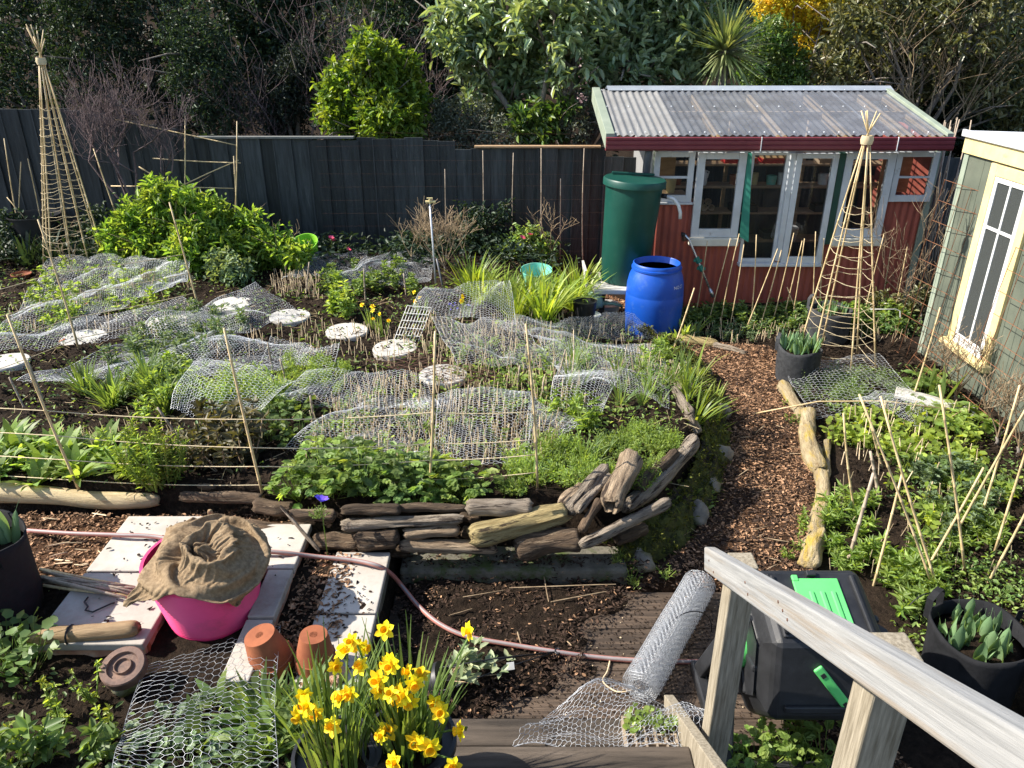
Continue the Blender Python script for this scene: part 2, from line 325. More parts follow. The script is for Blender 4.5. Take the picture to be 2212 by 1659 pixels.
clearm('glass', (.93, .95, .95), .03, .03, (.08, .09, .09), patch=.10)
clearm('glass_dirty', (.85, .88, .88), .05, .08, (.09, .095, .095), patch=.2)
clearm('polycarb', (.82, .86, .92), .17, .18, (.27, .29, .33), patch=.25)
clearm('polycarb_dirty', (.8, .82, .8), .55, .35, (.27, .27, .27), patch=.25)

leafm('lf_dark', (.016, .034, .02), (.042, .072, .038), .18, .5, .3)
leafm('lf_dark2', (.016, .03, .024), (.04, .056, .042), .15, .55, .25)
leafm('lf_gloss', (.085, .14, .07), (.26, .33, .20), .28, .32, .7)
leafm('lf_lemon', (.06, .115, .02), (.18, .26, .04), .38, .4, .4)
leafm('lf_olive', (.07, .09, .065), (.16, .18, .13), .15, .5, .4)
leafm('lf_bronze', (.05, .06, .026), (.15, .15, .065), .2, .35, .5)
leafm('lf_pale', (.06, .12, .03), (.14, .22, .065), .32, .35, .5)
leafm('lf_cabbage', (.10, .15, .06), (.26, .30, .15), .25, .4, .5)
leafm('lf_yellow', (.60, .47, .03), (.80, .66, .06), .3, .6, .2, (1.1, 1, .4))
leafm('lf_mint', (.10, .20, .03), (.30, .43, .10), .46, .45, .35)
leafm('lf_grass', (.13, .20, .03), (.28, .36, .07), .42, .4, .4)
leafm('lf_mid', (.08, .135, .04), (.18, .26, .085), .4, .45, .35)
leafm('lf_fresh', (.13, .205, .045), (.26, .36, .10), .45, .45, .35)
leafm('lf_grey', (.09, .14, .07), (.18, .245, .13), .3, .55, .3)
leafm('lf_brown', (.06, .06, .03), (.13, .12, .06), .25, .5, .35)
leafm('lf_tulip', (.10, .18, .09), (.17, .27, .13), .25, .5, .3)
leafm('lf_variegated', (.2, .27, .12), (.5, .55, .34), .3, .45, .3, (1.4, 1.4, 1))
leafm('lf_straw', (.3, .22, .12), (.5, .4, .24), .25, .7, .2, (1.2, 1.1, .8))
leafm('lf_moss', (.05, .06, .012), (.17, .19, .035), .25, .7, .2)
leafm('fl_yellow', (.80, .62, .015), (.88, .74, .03), .3, .5, .2, (1.05, 1.05, .3))
leafm('fl_gold', (.82, .54, .005), (.88, .62, .01), .25, .5, .2, (1.1, 1, .3))
leafm('fl_purple', (.14, .09, .62), (.22, .14, .75), .3, .5, .2, (1.2, 1.1, 1.1))
leafm('fl_orange', (.75, .16, .01), (.85, .24, .02), .3, .5, .2, (1.1, 1, .5))
leafm('fl_pink', (.7, .08, .16), (.8, .16, .25), .3, .5, .2, (1.1, 1, 1))
leafm('fl_blossom', (.42, .3, .34), (.58, .46, .48), .3, .6, .2, (1.1, 1, 1))
# ------------------------------------------------------------------ growing things: leaf and blade builders
NR = np.random.default_rng(11)
def unit(a): return a/np.maximum(np.linalg.norm(a, axis=1, keepdims=True), 1e-9)
def leaves(P0, D, L, W, fold=.22, droop=.2, up=None, tmpl='oval'):
    """many folded leaves at once: bases P0, directions D, lengths L, widths W -> verts, quads"""
    P0 = np.asarray(P0, float); N = len(P0); D = unit(np.asarray(D, float)); L = np.broadcast_to(L, (N,)); W = np.broadcast_to(W, (N,))
    U = (np.array([0, 0, 1.])+.55*NR.normal(size=(N, 3))) if up is None else np.asarray(up, float)
    S = unit(np.cross(D, U)+1e-6); U = np.cross(S, D)
    if tmpl == 'oval': t = [(0, 0, 0), (.35, .5, fold), (.75, .38, fold*.6-droop*.5), (1, 0, -droop), (.75, -.38, fold*.6-droop*.5), (.35, -.5, fold)]
    elif tmpl == 'lance': t = [(0, 0, 0), (.25, .5, fold*.6), (.65, .34, fold*.4-droop*.5), (1, 0, -droop), (.65, -.34, fold*.4-droop*.5), (.25, -.5, fold*.6)]
    else: t = [(0, 0, 0), (.3, .55, .05), (.85, .5, .08), (1.05, 0, -.04), (.85, -.5, .08), (.3, -.55, .05)]
    V = np.empty((N, 6, 3))
    for i, (a, s, u) in enumerate(t):
        V[:, i] = P0+D*(a*L)[:, None]+S*(s*W)[:, None]+U*(u*np.where(np.abs(s) > 0, W, L))[:, None]
    b = np.arange(N)[:, None]*6
    F = np.concatenate([b+np.array([[0, 1, 2, 3]]), b+np.array([[0, 3, 4, 5]])])
    return V.reshape(-1, 3), F
def blades(P0, A, H, L, W, lean, arch, seg=5, tip=.15, roll=.15):
    """strap leaves: bases P0, azimuth A, length L, width W, start lean and extra bend in radians"""
    P0 = np.asarray(P0, float); N = len(P0); pts = []
    p = P0.copy(); th = np.broadcast_to(lean, (N,)).astype(float).copy(); Hd = np.stack([np.cos(A), np.sin(A), 0*A], 1); S = np.stack([-np.sin(A), np.cos(A), 0*A], 1)
    L = np.broadcast_to(L, (N,)); W = np.broadcast_to(W, (N,)); arch = np.broadcast_to(arch, (N,))
    V = np.empty((N, seg+1, 2, 3))
    for i in range(seg+1):
        t = i/seg; w = W*(.55+.45*math.sin(min(1, t*2)*math.pi/2))*(1 if t < .45 else max(tip*.4, 1-((t-.45)/.55)**1.6))
        nrm = np.stack([-np.cos(th)*np.cos(A), -np.cos(th)*np.sin(A), np.sin(th)], 1)
        V[:, i, 0] = p+S*(w/2)[:, None]+nrm*(w*roll)[:, None]; V[:, i, 1] = p-S*(w/2)[:, None]+nrm*(w*roll)[:, None]*0
        p = p+(Hd*np.sin(th)[:, None]+np.array([0, 0, 1.])*np.cos(th)[:, None])*(L/seg)[:, None]; th = th+arch/seg*(.4+1.2*t)
    b = (np.arange(N)*(seg+1)*2)[:, None]; q = np.array([[2*i, 2*i+1, 2*i+3, 2*i+2] for i in range(seg)])
    F = (b[:, :, None]+q[None]).reshape(-1, 4) if False else (b[:, None, :]+q[None]).reshape(-1, 4)
    return V.reshape(-1, 3), F
def prisms(A, B, r, rb=None):
    """many thin three-sided sticks at once"""
    A = np.asarray(A, float); B = np.asarray(B, float); N = len(A); d = unit(B-A)
    u = np.where(np.abs(d[:, 2:3]) > .9, np.array([[1., 0, 0]]), np.array([[0, 0, 1.]])); a = unit(np.cross(d, u)); b = np.cross(d, a)
    r = np.broadcast_to(r, (N,)); rb = r if rb is None else np.broadcast_to(rb, (N,)); V = np.empty((N, 6, 3))
    for j in range(3):
        o = a*math.cos(2.0944*j)+b*math.sin(2.0944*j); V[:, j] = A+o*r[:, None]; V[:, 3+j] = B+o*rb[:, None]
    k = np.arange(N)[:, None]*6
    F = np.concatenate([k+np.array([[j, (j+1) % 3, 3+(j+1) % 3, 3+j]]) for j in range(3)])
    return V.reshape(-1, 3), F
class NB:
    """collects numpy pieces into one mesh with material slots"""
    def __init__(s): s.V = []; s.F = []; s.M = []; s.n = 0
    def add(s, VF, mi=0):
        V, F = VF; s.V.append(V); s.F.append(F+s.n); s.M.append(np.full(len(F), mi)); s.n += len(V); return s
    def mesh(s, name, mats, smooth=False):
        F = np.concatenate(s.F); me = np_mesh(name, np.concatenate(s.V), F); setmats(me, mats)
        me.polygons.foreach_set('material_index', np.concatenate(s.M).astype(np.int32))
        if smooth: me.polygons.foreach_set('use_smooth', np.ones(len(F), bool))
        me.update(); return me
def rnd_dir(N, zmin=-1., zmax=1.):
    z = NR.uniform(zmin, zmax, N); a = NR.uniform(0, 2*math.pi, N); q = np.sqrt(1-z*z); return np.stack([q*np.cos(a), q*np.sin(a), z], 1)
U_ = lambda a, b, n: NR.uniform(a, b, n)

# species meshes (origin at the base)
def sp_rosette(n, L, W, leaf, lean=(.3, 1.1), arch=.7, seg=4, rad=.02, upr=0):
    b = NB(); A = U_(0, 6.283, n); base = np.stack([np.cos(A)*rad*U_(.2, 1, n), np.sin(A)*rad*U_(.2, 1, n), np.zeros(n)-.01], 1)
    b.add(blades(base, A, 0, L*U_(.6, 1.15, n), W*U_(.7, 1.2, n), U_(*lean, n), arch*U_(.5, 1.4, n), seg)); return b.mesh('rosette', leaf)
def sp_leafy(stems, H, L, W, leaf, stemm='lf_mid', per=9, spread=.5, tm='oval', lean=.5, rad=.02, tipn=5, droop=.25):
    b = NB(); PA = []; PD = []; LL = []; sa = []; sb = []
    for s in range(stems):
        a = R.uniform(0, 6.283); le = R.uniform(.02, lean); h = H*R.uniform(.6, 1.1); d = np.array([math.cos(a)*math.sin(le), math.sin(a)*math.sin(le), math.cos(le)])
        p0 = np.array([math.cos(a)*rad*R.random(), math.sin(a)*rad*R.random(), -.01]); p1 = p0+d*h*.55; d2 = unit((d+np.array([0, 0, .35]))[None])[0]; p2 = p1+d2*h*.45
        sa += [p0, p1]; sb += [p1, p2]
        for k in range(per):
            t = R.uniform(.15, 1); p = p0+(p1-p0)*t/.55 if t < .55 else p1+(p2-p1)*(t-.55)/.45
            q = R.uniform(0, 6.283); PA.append(p); PD.append([math.cos(q), math.sin(q), R.uniform(-.15, .7)]); LL.append(L*R.uniform(.6, 1.1)*(1.1-.3*t))
        for k in range(tipn):
            q = 6.283*k/max(tipn, 1)+R.random(); PA.append(p2); PD.append([math.cos(q), math.sin(q), R.uniform(.3, 1.3)]); LL.append(L*R.uniform(.45, .9))
    LL = np.array(LL); b.add(prisms(sa, sb, .003*H/.2+.0008)); b.add(leaves(PA, PD, LL, LL*W/L, droop=droop, tmpl=tm), 1); return b.mesh('leafy', [stemm, leaf])
def sp_lobed(n, H, L, leaf, rad=.1):
    """low clump of broad lobed leaves: each leaf is five overlapping lobes"""
    b = NB(); PA = []; PD = []; LL = []; UP = []; sa = []; sb = []
    for k in range(n):
        a = R.uniform(0, 6.283); r = rad*math.sqrt(R.random()); h = H*R.uniform(.35, 1)*(1.1-.5*r/rad); p = np.array([math.cos(a)*r, math.sin(a)*r, h]); o = np.array([math.cos(a), math.sin(a), 0.])
        o = unit((o+.8*NR.normal(size=3)*[1, 1, 0]+[0, 0, R.uniform(-.3, .5)])[None])[0]; l = L*R.uniform(.6, 1.15)
        sd = np.cross(o, [0, 0, 1.]); up = np.cross(sd, o)+.3*NR.normal(size=3)
        sa.append([p[0]*.3, p[1]*.3, 0]); sb.append(p)
        for (t, s, f) in ((.0, .0, 1.), (.12, .85, .55), (.12, -.85, .55), (.45, .75, .48), (.45, -.75, .48)):
            PA.append(p+o*l*t); PD.append(o+sd*s); LL.append(l*f); UP.append(up)
    LL = np.array(LL); b.add(prisms(sa, sb, .002)); b.add(leaves(PA, PD, LL, LL*.55, .1, .12, UP), 1); return b.mesh('lobed', [leaf, leaf])
def sp_ferny(n, H, leaf, rad=.12, fine=.018, per=26):
    b = NB(); PA = []; PD = []; sa = []; sb = []
    for k in range(n):
        a = R.uniform(0, 6.283); le = R.uniform(0, .9); h = H*R.uniform(.5, 1.1); d = np.array([math.cos(a)*math.sin(le), math.sin(a)*math.sin(le), math.cos(le)]); p0 = np.array([math.cos(a), math.sin(a), 0])*rad*.2*R.random(); p1 = p0+d*h+np.array([0, 0, -.15*h*le])
        sa.append(p0); sb.append(p1)
        for j in range(per):
            t = R.uniform(.25, 1); PA.append(p0+(p1-p0)*t+NR.normal(size=3)*fine*.7); PD.append(d*.6+NR.normal(size=3)*.8)
    b.add(prisms(sa, sb, .0016)); b.add(leaves(PA, PD, fine*U_(.7, 1.6, len(PA)), fine*.34, .1, .1, tmpl='lance'), 1); return b.mesh('ferny', [leaf, leaf])
def sp_disc(n, H, L, leaf, rad=.1):
    b = NB(); A = U_(0, 6.283, n); r = rad*np.sqrt(U_(0, 1, n)); h = H*U_(.4, 1.1, n); P0 = np.stack([np.cos(A)*r, np.sin(A)*r, h], 1); base = P0*np.array([.4, .4, 0])
    b.add(prisms(base, P0, .0014)); D = np.stack([np.cos(A), np.sin(A), U_(-.1, .5, n)], 1); b.add(leaves(P0, D, L*U_(.6, 1.2, n), L*.95, tmpl='round', up=np.array([0, 0, 1.])+.45*NR.normal(size=(n, 3))), 1); return b.mesh('disc', [leaf, leaf])

def place(name, me, pts, label, cat, group, sc=(.8, 1.25), sink=.0):
    """one top-level object per plant; meshes shared"""
    out = []
    for p in pts:
        o = link(name, R.choice(me) if isinstance(me, list) else me, loc=(p[0], p[1], p[2]-sink), rot=(0, 0, R.uniform(0, 6.283))); s = R.uniform(*sc); o.scale = (s, s, s*R.uniform(.9, 1.1)); T(o, label, cat, group); out.append(o)
    return out
def in_quad(n, quad, jit=True):
    """n points on the terrain inside a pixel quadrilateral"""
    out = []; q = [Vector(a) for a in quad]
    for i in range(n):
        u, v = R.random(), R.random(); a = q[0].lerp(q[1], u); b = q[3].lerp(q[2], u); c = a.lerp(b, v); out.append(GT(c.x, c.y))
    return out

# wire netting
def honey(Lu, Lv, cw, chh):
    nu = max(2, int(Lu/cw*2)); nv = max(2, int(Lv/chh)); I, J = np.meshgrid(np.arange(nu+1), np.arange(nv+1)); u = I*cw/2; v = J*chh+((I+J) % 2)*chh/3
    idx = J*(nu+1)+I; e = [np.stack([idx[:, :-1].ravel(), idx[:, 1:].ravel()], 1)]
    up = ((I+J) % 2 == 1)[:-1]; e.append(np.stack([idx[:-1][up], idx[1:][up]], 1))
    return u.ravel()/(nu*cw/2), v.ravel()/((nv+.333)*chh), np.concatenate(e)
def net_mesh(name, fn, Lu, Lv, mat='zinc', cw=.021, chh=.025, wr=.0008, selv=True, jit=.0016):
    u, v, e = honey(Lu, Lv, cw, chh); X = fn(u, v); X = X+NR.normal(size=X.shape)*jit
    nb = NB(); nb.add(prisms(X[e[:, 0]], X[e[:, 1]], wr))
    if selv:
        t = np.linspace(0, 1, int(Lu/.05)+2)
        for k in (0., 1.):
            Y = fn(t, np.full_like(t, k)); nb.add(prisms(Y[:-1], Y[1:], wr*1.25))
    return nb.mesh(name, mat)
def net(label, cor, seed, amp=.04, lift=.03, bulge=0, mat='zinc', group=None, ends=None, dens=1, curl=0, **kw):
    """sheet over four corner points (pixels with height above the soil), waving over the plants"""
    C = []
    for (px, py, h) in cor:
        g = GT(px, py)
        r = ray(px, py); r = r*((g.z+h-CAM_H)/r.z)+Vector((0, 0, CAM_H)); C.append(np.array(r))
    A, B, C2, D = C; Lu = (np.linalg.norm(B-A)+np.linalg.norm(C2-D))/2; Lv = (np.linalg.norm(D-A)+np.linalg.norm(C2-B))/2
    rg = np.random.default_rng(seed); ph = rg.uniform(0, 6.283, 12); fq = rg.uniform(.7, 2.6, 12)
    def fn(u, v):
        u_, v_ = u[:, None], v[:, None]; X = (A*(1-u_)+B*u_)*(1-v_)+(D*(1-u_)+C2*u_)*v_
        w = sum(np.sin(fq[i]*(u*Lu*3.0*math.cos(ph[i])+v*Lv*3.0*math.sin(ph[i]))*1.3+ph[i])/(1+.4*i) for i in range(8))
        h = amp*w*.28+.25*amp*np.sin(u*Lu*9+ph[5]+2*np.sin(v*Lv*7))*np.sin(v*Lv*8+ph[6])+.6*bulge*np.sin(np.pi*np.clip(u, 0, 1))*np.sin(np.pi*np.clip(v, 0, 1))
        h = h+.42*amp*(np.abs(np.sin(u*Lu*5.5+2.2*np.sin(v*Lv*2.5+ph[7])+ph[8]))+np.abs(np.sin(v*Lv*6.5+1.7*np.sin(u*Lu*3+ph[9])+ph[10]))-1.25)
        if curl: h = h+curl*np.clip(np.abs(v-.5)*2-.72, 0, 1)**1.2*3
        X[:, 2] += h; X[:, 0] += amp*.5*np.sin(v*7+ph[1]); X[:, 1] += amp*.6*np.sin(u*6+ph[2])
        X[:, 2] = np.maximum(X[:, 2], terrain(X[:, 0], X[:, 1])+.025+.02*np.sin(u*20+v*17+ph[3])**2); return X
    o = link('wire_netting', net_mesh('wire_netting', fn, Lu, Lv, mat, **kw)); return T(o, label, 'wire netting', group)

# timber in the round
def log(name, label, A, B, r0, r1, mat, cat='driftwood', seed=0, bend=0, n=20, seg=26, rough=.16, group=None, hollow=False, flat=1.0, sag=0):
    A = Vector(A); B = Vector(B); L = (B-A).length; mb = MB(); vs = []; fs = []; sd = seed*13.7
    for i in range(seg+1):
        t = i/seg; r = r0+(r1-r0)*t; r *= (1+.22*(noise.noise(Vector((t*3.1, sd, 0))))); end = min(t, 1-t)
        if end < .06: r *= .62+.38*math.sqrt(max(0, end/.06))
        cy = bend*math.sin(math.pi*t)*L+.35*r0*noise.noise(Vector((t*2.2, sd, 5))); cz = sag*math.sin(math.pi*t)*L+.25*r0*noise.noise(Vector((t*2.2, sd, 9)))
        for j in range(n):
            a = 2*math.pi*j/n; q = 1+rough*noise.noise(Vector((t*L*6, 1.8*math.cos(a)+sd, 1.8*math.sin(a))))*1.6+rough*.8*noise.noise(Vector((t*L*2.5, 5*math.cos(a), 5*math.sin(a)+sd)))-rough*1.5*max(0, .25-abs(noise.noise(Vector((t*L*1.3+sd, 3*math.cos(a), 3*math.sin(a))))))*2
            vs.append((t*L+(r0*.5*noise.noise(Vector((math.cos(a)*2, math.sin(a)*2, sd+t))) if end < .001 else 0), cy+r*q*math.cos(a), cz+r*q*math.sin(a)*flat))
    for i in range(seg):
        for j in range(n): fs.append((i*n+j, i*n+(j+1) % n, (i+1)*n+(j+1) % n, (i+1)*n+j))
    if hollow:
        b = len(vs); vs += [(L*.0+.10, vs[j][1]*.55, vs[j][2]*.55) for j in range(n)]; fs += [(j, b+j, b+(j+1) % n, (j+1) % n) for j in range(n)]; fs.append(tuple(b+j for j in range(n)))
    else: fs.append(tuple(range(n-1, -1, -1)))
    fs.append(tuple(seg*n+j for j in range(n))); mb.add(vs, fs); o = mb.build(name, mat, smooth=True, ang=75)
    o.matrix_world = Matrix.Translation(A) @ frame4(B-A); return T(o, label, cat, group)
def cane_pts(a, b, k=5, sway=.012, seed=0):
    a = Vector(a); b = Vector(b); d = (b-a); s = d.cross(Vector((0, 1, .3))).normalized() if d.length else Vector((1, 0, 0)); w = R.uniform(-1, 1)*sway*d.length
    return [a.lerp(b, i/(k-1))+s*w*math.sin(math.pi*i/(k-1)) for i in range(k)]
def cane(label, a, b, r=.006, mat='bamboo', group=None, name='bamboo_cane', parent=None, sway=.012, k=7, cat='cane', nodes=True):
    pts = cane_pts(a, b, k, sway); mb = MB(); P2 = []; Rr = []
    for i, p in enumerate(pts):
        P2.append(p); Rr.append(r*(1.05-.25*i/(k-1)))
        if nodes and 0 < i < k-1:
            d = (pts[i+1]-p).normalized(); P2 += [p+d*.006, p+d*.012]; Rr += [r*(1.33-.25*i/(k-1)), r*(1.03-.25*i/(k-1))]
    mb.tube(P2, Rr, 6); o = mb.build(name, mat, parent, smooth=True)
    return T(o, label, cat, group) if parent is None else o
def line(name, pts, r, mat, parent=None, n=4, sagz=0):
    return MB().tube(pts, r, n).build(name, mat, parent, smooth=True)
def sagline(a, b, sag, k=9):
    a = Vector(a); b = Vector(b); return [a.lerp(b, i/(k-1))-Vector((0, 0, sag*4*(i/(k-1))*(1-i/(k-1)))) for i in range(k)]

# trees and shrubs
def skeleton(base, targets, r0, seed, mid=.45):
    """trunk and limbs: tapered tubes from the base to each target point"""
    mb = MB(); rg = random.Random(seed); base = Vector(base)
    top = sum((Vector(t) for t in targets), Vector())/len(targets); fork = base.lerp(top, mid)
    pts = [base-Vector((0, 0, .15))]+[base.lerp(fork, t)+Vector((rg.uniform(-1, 1), rg.uniform(-1, 1), 0))*r0*.8 for t in (.3, .65)]+[fork]
    mb.tube(pts, [r0*1.2, r0, r0*.85, r0*.75], 8)
    for t in targets:
        t = Vector(t); f = base.lerp(fork, rg.uniform(.6, 1)); m = f.lerp(t, .5)+Vector((rg.uniform(-1, 1), rg.uniform(-1, 1), rg.uniform(0, 1)))*(t-f).length*.12
        mb.tube([f, f.lerp(m, .5), m, t], [r0*.6, r0*.5, r0*.36, r0*.14], 6)
        for k in range(3):
            q = m.lerp(t, rg.random()); e = q+Vector((rg.uniform(-1, 1), rg.uniform(-1, 1), rg.uniform(-.2, 1))).normalized()*(t-f).length*.45
            mb.tube([q, q.lerp(e, .5)+Vector((0, 0, .04)), e], [r0*.25, r0*.16, r0*.06], 5)
    return mb
def crown(blobs, ncl, per, L, W, spread=.16, shell=.55, tm='oval', droop=.25, upb=.25, out=.8, clump=None):
    """leaf whorls spread through ellipsoids (centre, radii); per leaves round each twig end"""
    vol = np.array([b[1][0]*b[1][1]*b[1][2] for b in blobs])**.67; cnt = np.maximum(1, (ncl*vol/vol.sum()).astype(int)); PA = []; PD = []; LL = []
    for (c, r), k in zip(blobs, cnt):
        d = rnd_dir(k, -.8, 1.); rad = NR.uniform(shell, 1.0, k)**.8*(1+.13*np.sin(d[:, 0]*9+c[0]*3)+.13*np.sin(d[:, 2]*8+d[:, 1]*7+c[1])); cc = np.array(c)+d*np.array(r)*rad[:, None]
        tw = unit(d*out+np.array([0, 0, upb])+.5*NR.normal(size=(k, 3)))
        for j in range(per):
            s = U_(0, 1, k); PA.append(cc+tw*(spread*(s-.5))[:, None]+NR.normal(size=(k, 3))*spread*.13); PD.append(tw*.55+1.0*rnd_dir(k)); LL.append(L*U_(.6, 1.2, k))
    PA = np.concatenate(PA); PD = np.concatenate(PD); LL = np.concatenate(LL); return leaves(PA, PD, LL, LL*W/L, droop=droop, tmpl=tm)
def tree(name, label, cat, base, blobs, ncl, per, L, W, leaf, bark='bark_grey', r0=.06, seed=1, group=None, extra=None, mid=.45, **kw):
    t = empty(name, label, cat, base, group); b = Vector(base)
    bl = [(np.array(c)-np.array(base), r) for c, r in blobs]
    skeleton((0, 0, 0), [Vector(c) for c, r in bl], r0, seed, mid).build('trunk', bark, t, smooth=True)
    nb = NB(); nb.add(crown(bl, ncl, per, L, W, **kw))
    link('crown', nb.mesh('crown', leaf), t)
    return t
def bare_tree(name, label, base, H, spread, seed, mat='twig_purple', depth=5, r0=.03, group=None, cat='bare tree', upright=.45, flat=.5, first=.3, nb0=3):
    rg = random.Random(seed); A = []; B = []; ra = []; rb = []; mbt = MB()
    def grow(p, d, l, r, k):
        q = p; n = 3
        for i in range(n):
            d2 = (d+Vector((rg.uniform(-1, 1), rg.uniform(-1, 1)*flat, rg.uniform(-.6, 1)*upright))*.22).normalized(); e = q+d2*l/n; A.append(q); B.append(e); ra.append(r*(1-.35*i/n)); rb.append(r*(1-.35*(i+1)/n)); q = e; d = d2
            if k > 1 and (i > 0 or k < depth): 
                for _ in range(rg.choice((1, 1, 2))):
                    s = Vector((rg.uniform(-1, 1), rg.uniform(-1, 1)*flat, rg.uniform(-.1, 1)*upright*1.6)).normalized(); grow(q, (d*.55+s*.8).normalized(), l*rg.uniform(.55, .8), r*.5, k-1)
    t = empty(name, label, cat, base, group); mbt.tube([(0, 0, -.1), (.01, 0, H*first*.5), (0, .01, H*first)], [r0*1.15, r0, r0*.85], 8)
    mbt.build('trunk', 'bark_grey', t, smooth=True)
    for k in range(nb0):
        a = -1+2*k/max(1, nb0-1); grow(Vector((0, 0, H*first)), Vector((a*spread, rg.uniform(-.3, .3)*flat, 1)).normalized(), H*.34, r0*.55, depth)
    nb = NB(); nb.add(prisms(A, B, np.maximum(ra, .0022), np.maximum(rb, .0018))); link('branches', nb.mesh('branches', mat), t); return t
# ------------------------------------------------------------------ ground
def axis(lo, hi, step, far): 
    a = np.arange(lo, hi+1e-6, step); o = []; s = step; x = hi
    while x < far: s *= 1.5; x += s; o.append(x)
    l = []; s = step; x = lo
    while x > -far: s *= 1.5; x -= s; l.append(x)
    return np.concatenate([np.array(l[::-1]), a, np.array(o)])
gx = axis(-8, 6, .045, 160); gy = axis(-1, 10.4, .045, 160)
GX, GY = np.meshgrid(gx, gy); nx, ny = len(gx), len(gy)
GZ = terrain(GX.ravel(), GY.ravel())+NR.normal(size=GX.size)*.006
far_rise = 9*sst(17, 34, np.abs(GY.ravel()))*sst(15, 30, GY.ravel())
I = (np.arange(ny-1)[:, None]*nx+np.arange(nx-1)[None]).ravel()
me = np_mesh('ground', np.stack([GX.ravel(), GY.ravel(), GZ+far_rise], 1), np.stack([I, I+1, I+nx+1, I+nx], 1)); setmats(me, 'soil')
me.polygons.foreach_set('use_smooth', np.ones(len(me.polygons), bool)); T(link('ground', me), 'dark garden soil', kind='structure')

PATH = np.array([(.72, 3.5), (1.12, 3.9), (1.5, 4.65), (1.68, 5.35), (1.78, 6.2), (1.66, 6.95), (1.45, 7.25), (2.0, 7.15), (2.5, 6.95), (2.62, 6.6), (2.42, 6.2), (2.36, 5.3), (2.3, 4.9), (2.04, 4.38), (1.8, 3.7), (1.62, 3.2), (1.7, 2.3), (1.35, 2.2), (1.27, 3.5)])
LBARK = np.array([(-4.5, 3.2), (-2.25, 3.2), (-2.25, 3.6), (-1.3, 3.55), (-1.3, 3.86), (-4.5, 3.9)])
def sheet(name, poly, step, off, mat, label):
    x0, y0 = poly.min(0); x1, y1 = poly.max(0); xs = np.arange(x0, x1+step, step); ys = np.arange(y0, y1+step, step); X, Y = np.meshgrid(xs, ys); sd = poly_sd(poly, X.ravel(), Y.ravel())
    Z = terrain(X.ravel(), Y.ravel())+off*sst(-.06, .06, sd)-.03*sst(.0, -.08, sd)+NR.normal(size=X.size)*.004; n = len(xs)
    I = (np.arange(len(ys)-1)[:, None]*n+np.arange(n-1)[None]).ravel(); F = np.stack([I, I+1, I+n+1, I+n], 1); keep = (sd[F] > -.1).any(1)
    me = np_mesh(name, np.stack([X.ravel(), Y.ravel(), Z], 1), F[keep]); setmats(me, mat); me.polygons.foreach_set('use_smooth', np.ones(len(me.polygons), bool)); return T(link(name, me), label, kind='structure')
sheet('bark_path', PATH, .04, .018, 'bark_ground', 'bark mulch path curving between the beds')
sheet('bark_ground', LBARK, .04, .012, 'bark_ground', 'bark mulch beside the pale paving slabs')
def scatter_poly(poly, n, lo=0.0):
    x0, y0 = poly.min(0); x1, y1 = poly.max(0); X = NR.uniform(x0, x1, n*4); Y = NR.uniform(y0, y1, n*4); k = poly_sd(poly, X, Y) > lo; return X[k][:n], Y[k][:n]
def chips(name, poly, n, mat, L, label, off=.02, flat=.35, patch=0):
    X, Y = scatter_poly(poly, n)
    if patch: k = .62+.38*patch*np.sin(X*4.3+2*np.sin(Y*2.9+1))*np.sin(Y*3.7+1.5*np.sin(X*5.1)) > NR.random(len(X)); X, Y = X[k], Y[k]
    n = len(X); Z = terrain(X, Y)+off+U_(-.004, .008, n); D = rnd_dir(n, -flat, flat); nb = NB(); l = L*U_(.5, 1.6, n)
    k = n*2//3; PP = np.stack([X, Y, Z], 1)
    nb.add(leaves(PP[:k], D[:k], l[:k], l[:k]*U_(.3, .6, k), .12, .05, up=np.array([0, 0, 1.])+.35*NR.normal(size=(k, 3)))); nb.add(prisms(PP[k:], PP[k:]+D[k:]*l[k:, None], l[k:]*.13)); return T(link(name, nb.mesh(name, mat)), label, kind='stuff')
chips('bark_chips', PATH, 30000, 'chip', .021, 'loose bark chips on the curved path', patch=1)
chips('dark_bark_chips', PATH, 14000, 'chip_dark', .025, 'damp dark bark chips on the curved path', patch=-1)
chips('bark_chips', LBARK, 7000, 'chip', .021, 'loose bark chips beside the paving', .016)
SHBARK = np.array([(.85, 7.6), (1.5, 7.5), (1.6, 8.2), (.9, 8.9)])
chips('bark_chips', SHBARK, 1600, 'chip', .03, 'bark chips under the tank stand', .01)
BEDIN = BED.copy()
chips('soil_clods', BEDIN, 26000, 'crumb', .035, 'clods and litter on the main bed soil', .012, .9)
RBED = np.array([(2.35, 3.0), (4.0, 3.0), (3.9, 6.9), (3.3, 8.2), (1.6, 8.2), (1.75, 7.3), (2.6, 6.9), (2.5, 6.2), (2.4, 4.9)])
chips('soil_clods', RBED, 11000, 'crumb', .03, 'clods on the seedling bed soil', .012, .9)
LFORE = np.array([(-4, 1.2), (-.3, 1.2), (-.3, 2.4), (-.75, 2.5), (-1.2, 2.5), (-2.3, 2.7), (-2.3, 3.2), (-4, 3.2)])
chips('soil_clods', LFORE, 6000, 'crumb', .024, 'clods on the soil in front of the paving', .01, .9)
X, Y = scatter_poly(np.array([(-9, 3.9), (1.5, 3.9), (1.5, 9), (-9, 9)]), 2600); n = len(X); D = rnd_dir(n, -.15, .3)
nb = NB(); PP = np.stack([X, Y, terrain(X, Y)+.015], 1); nb.add(prisms(PP, PP+D*U_(.04, .16, n)[:, None], .0018)); T(link('straw_litter', nb.mesh('straw_litter', 'lf_straw')), 'dry straw and stem litter on the main bed', kind='stuff')

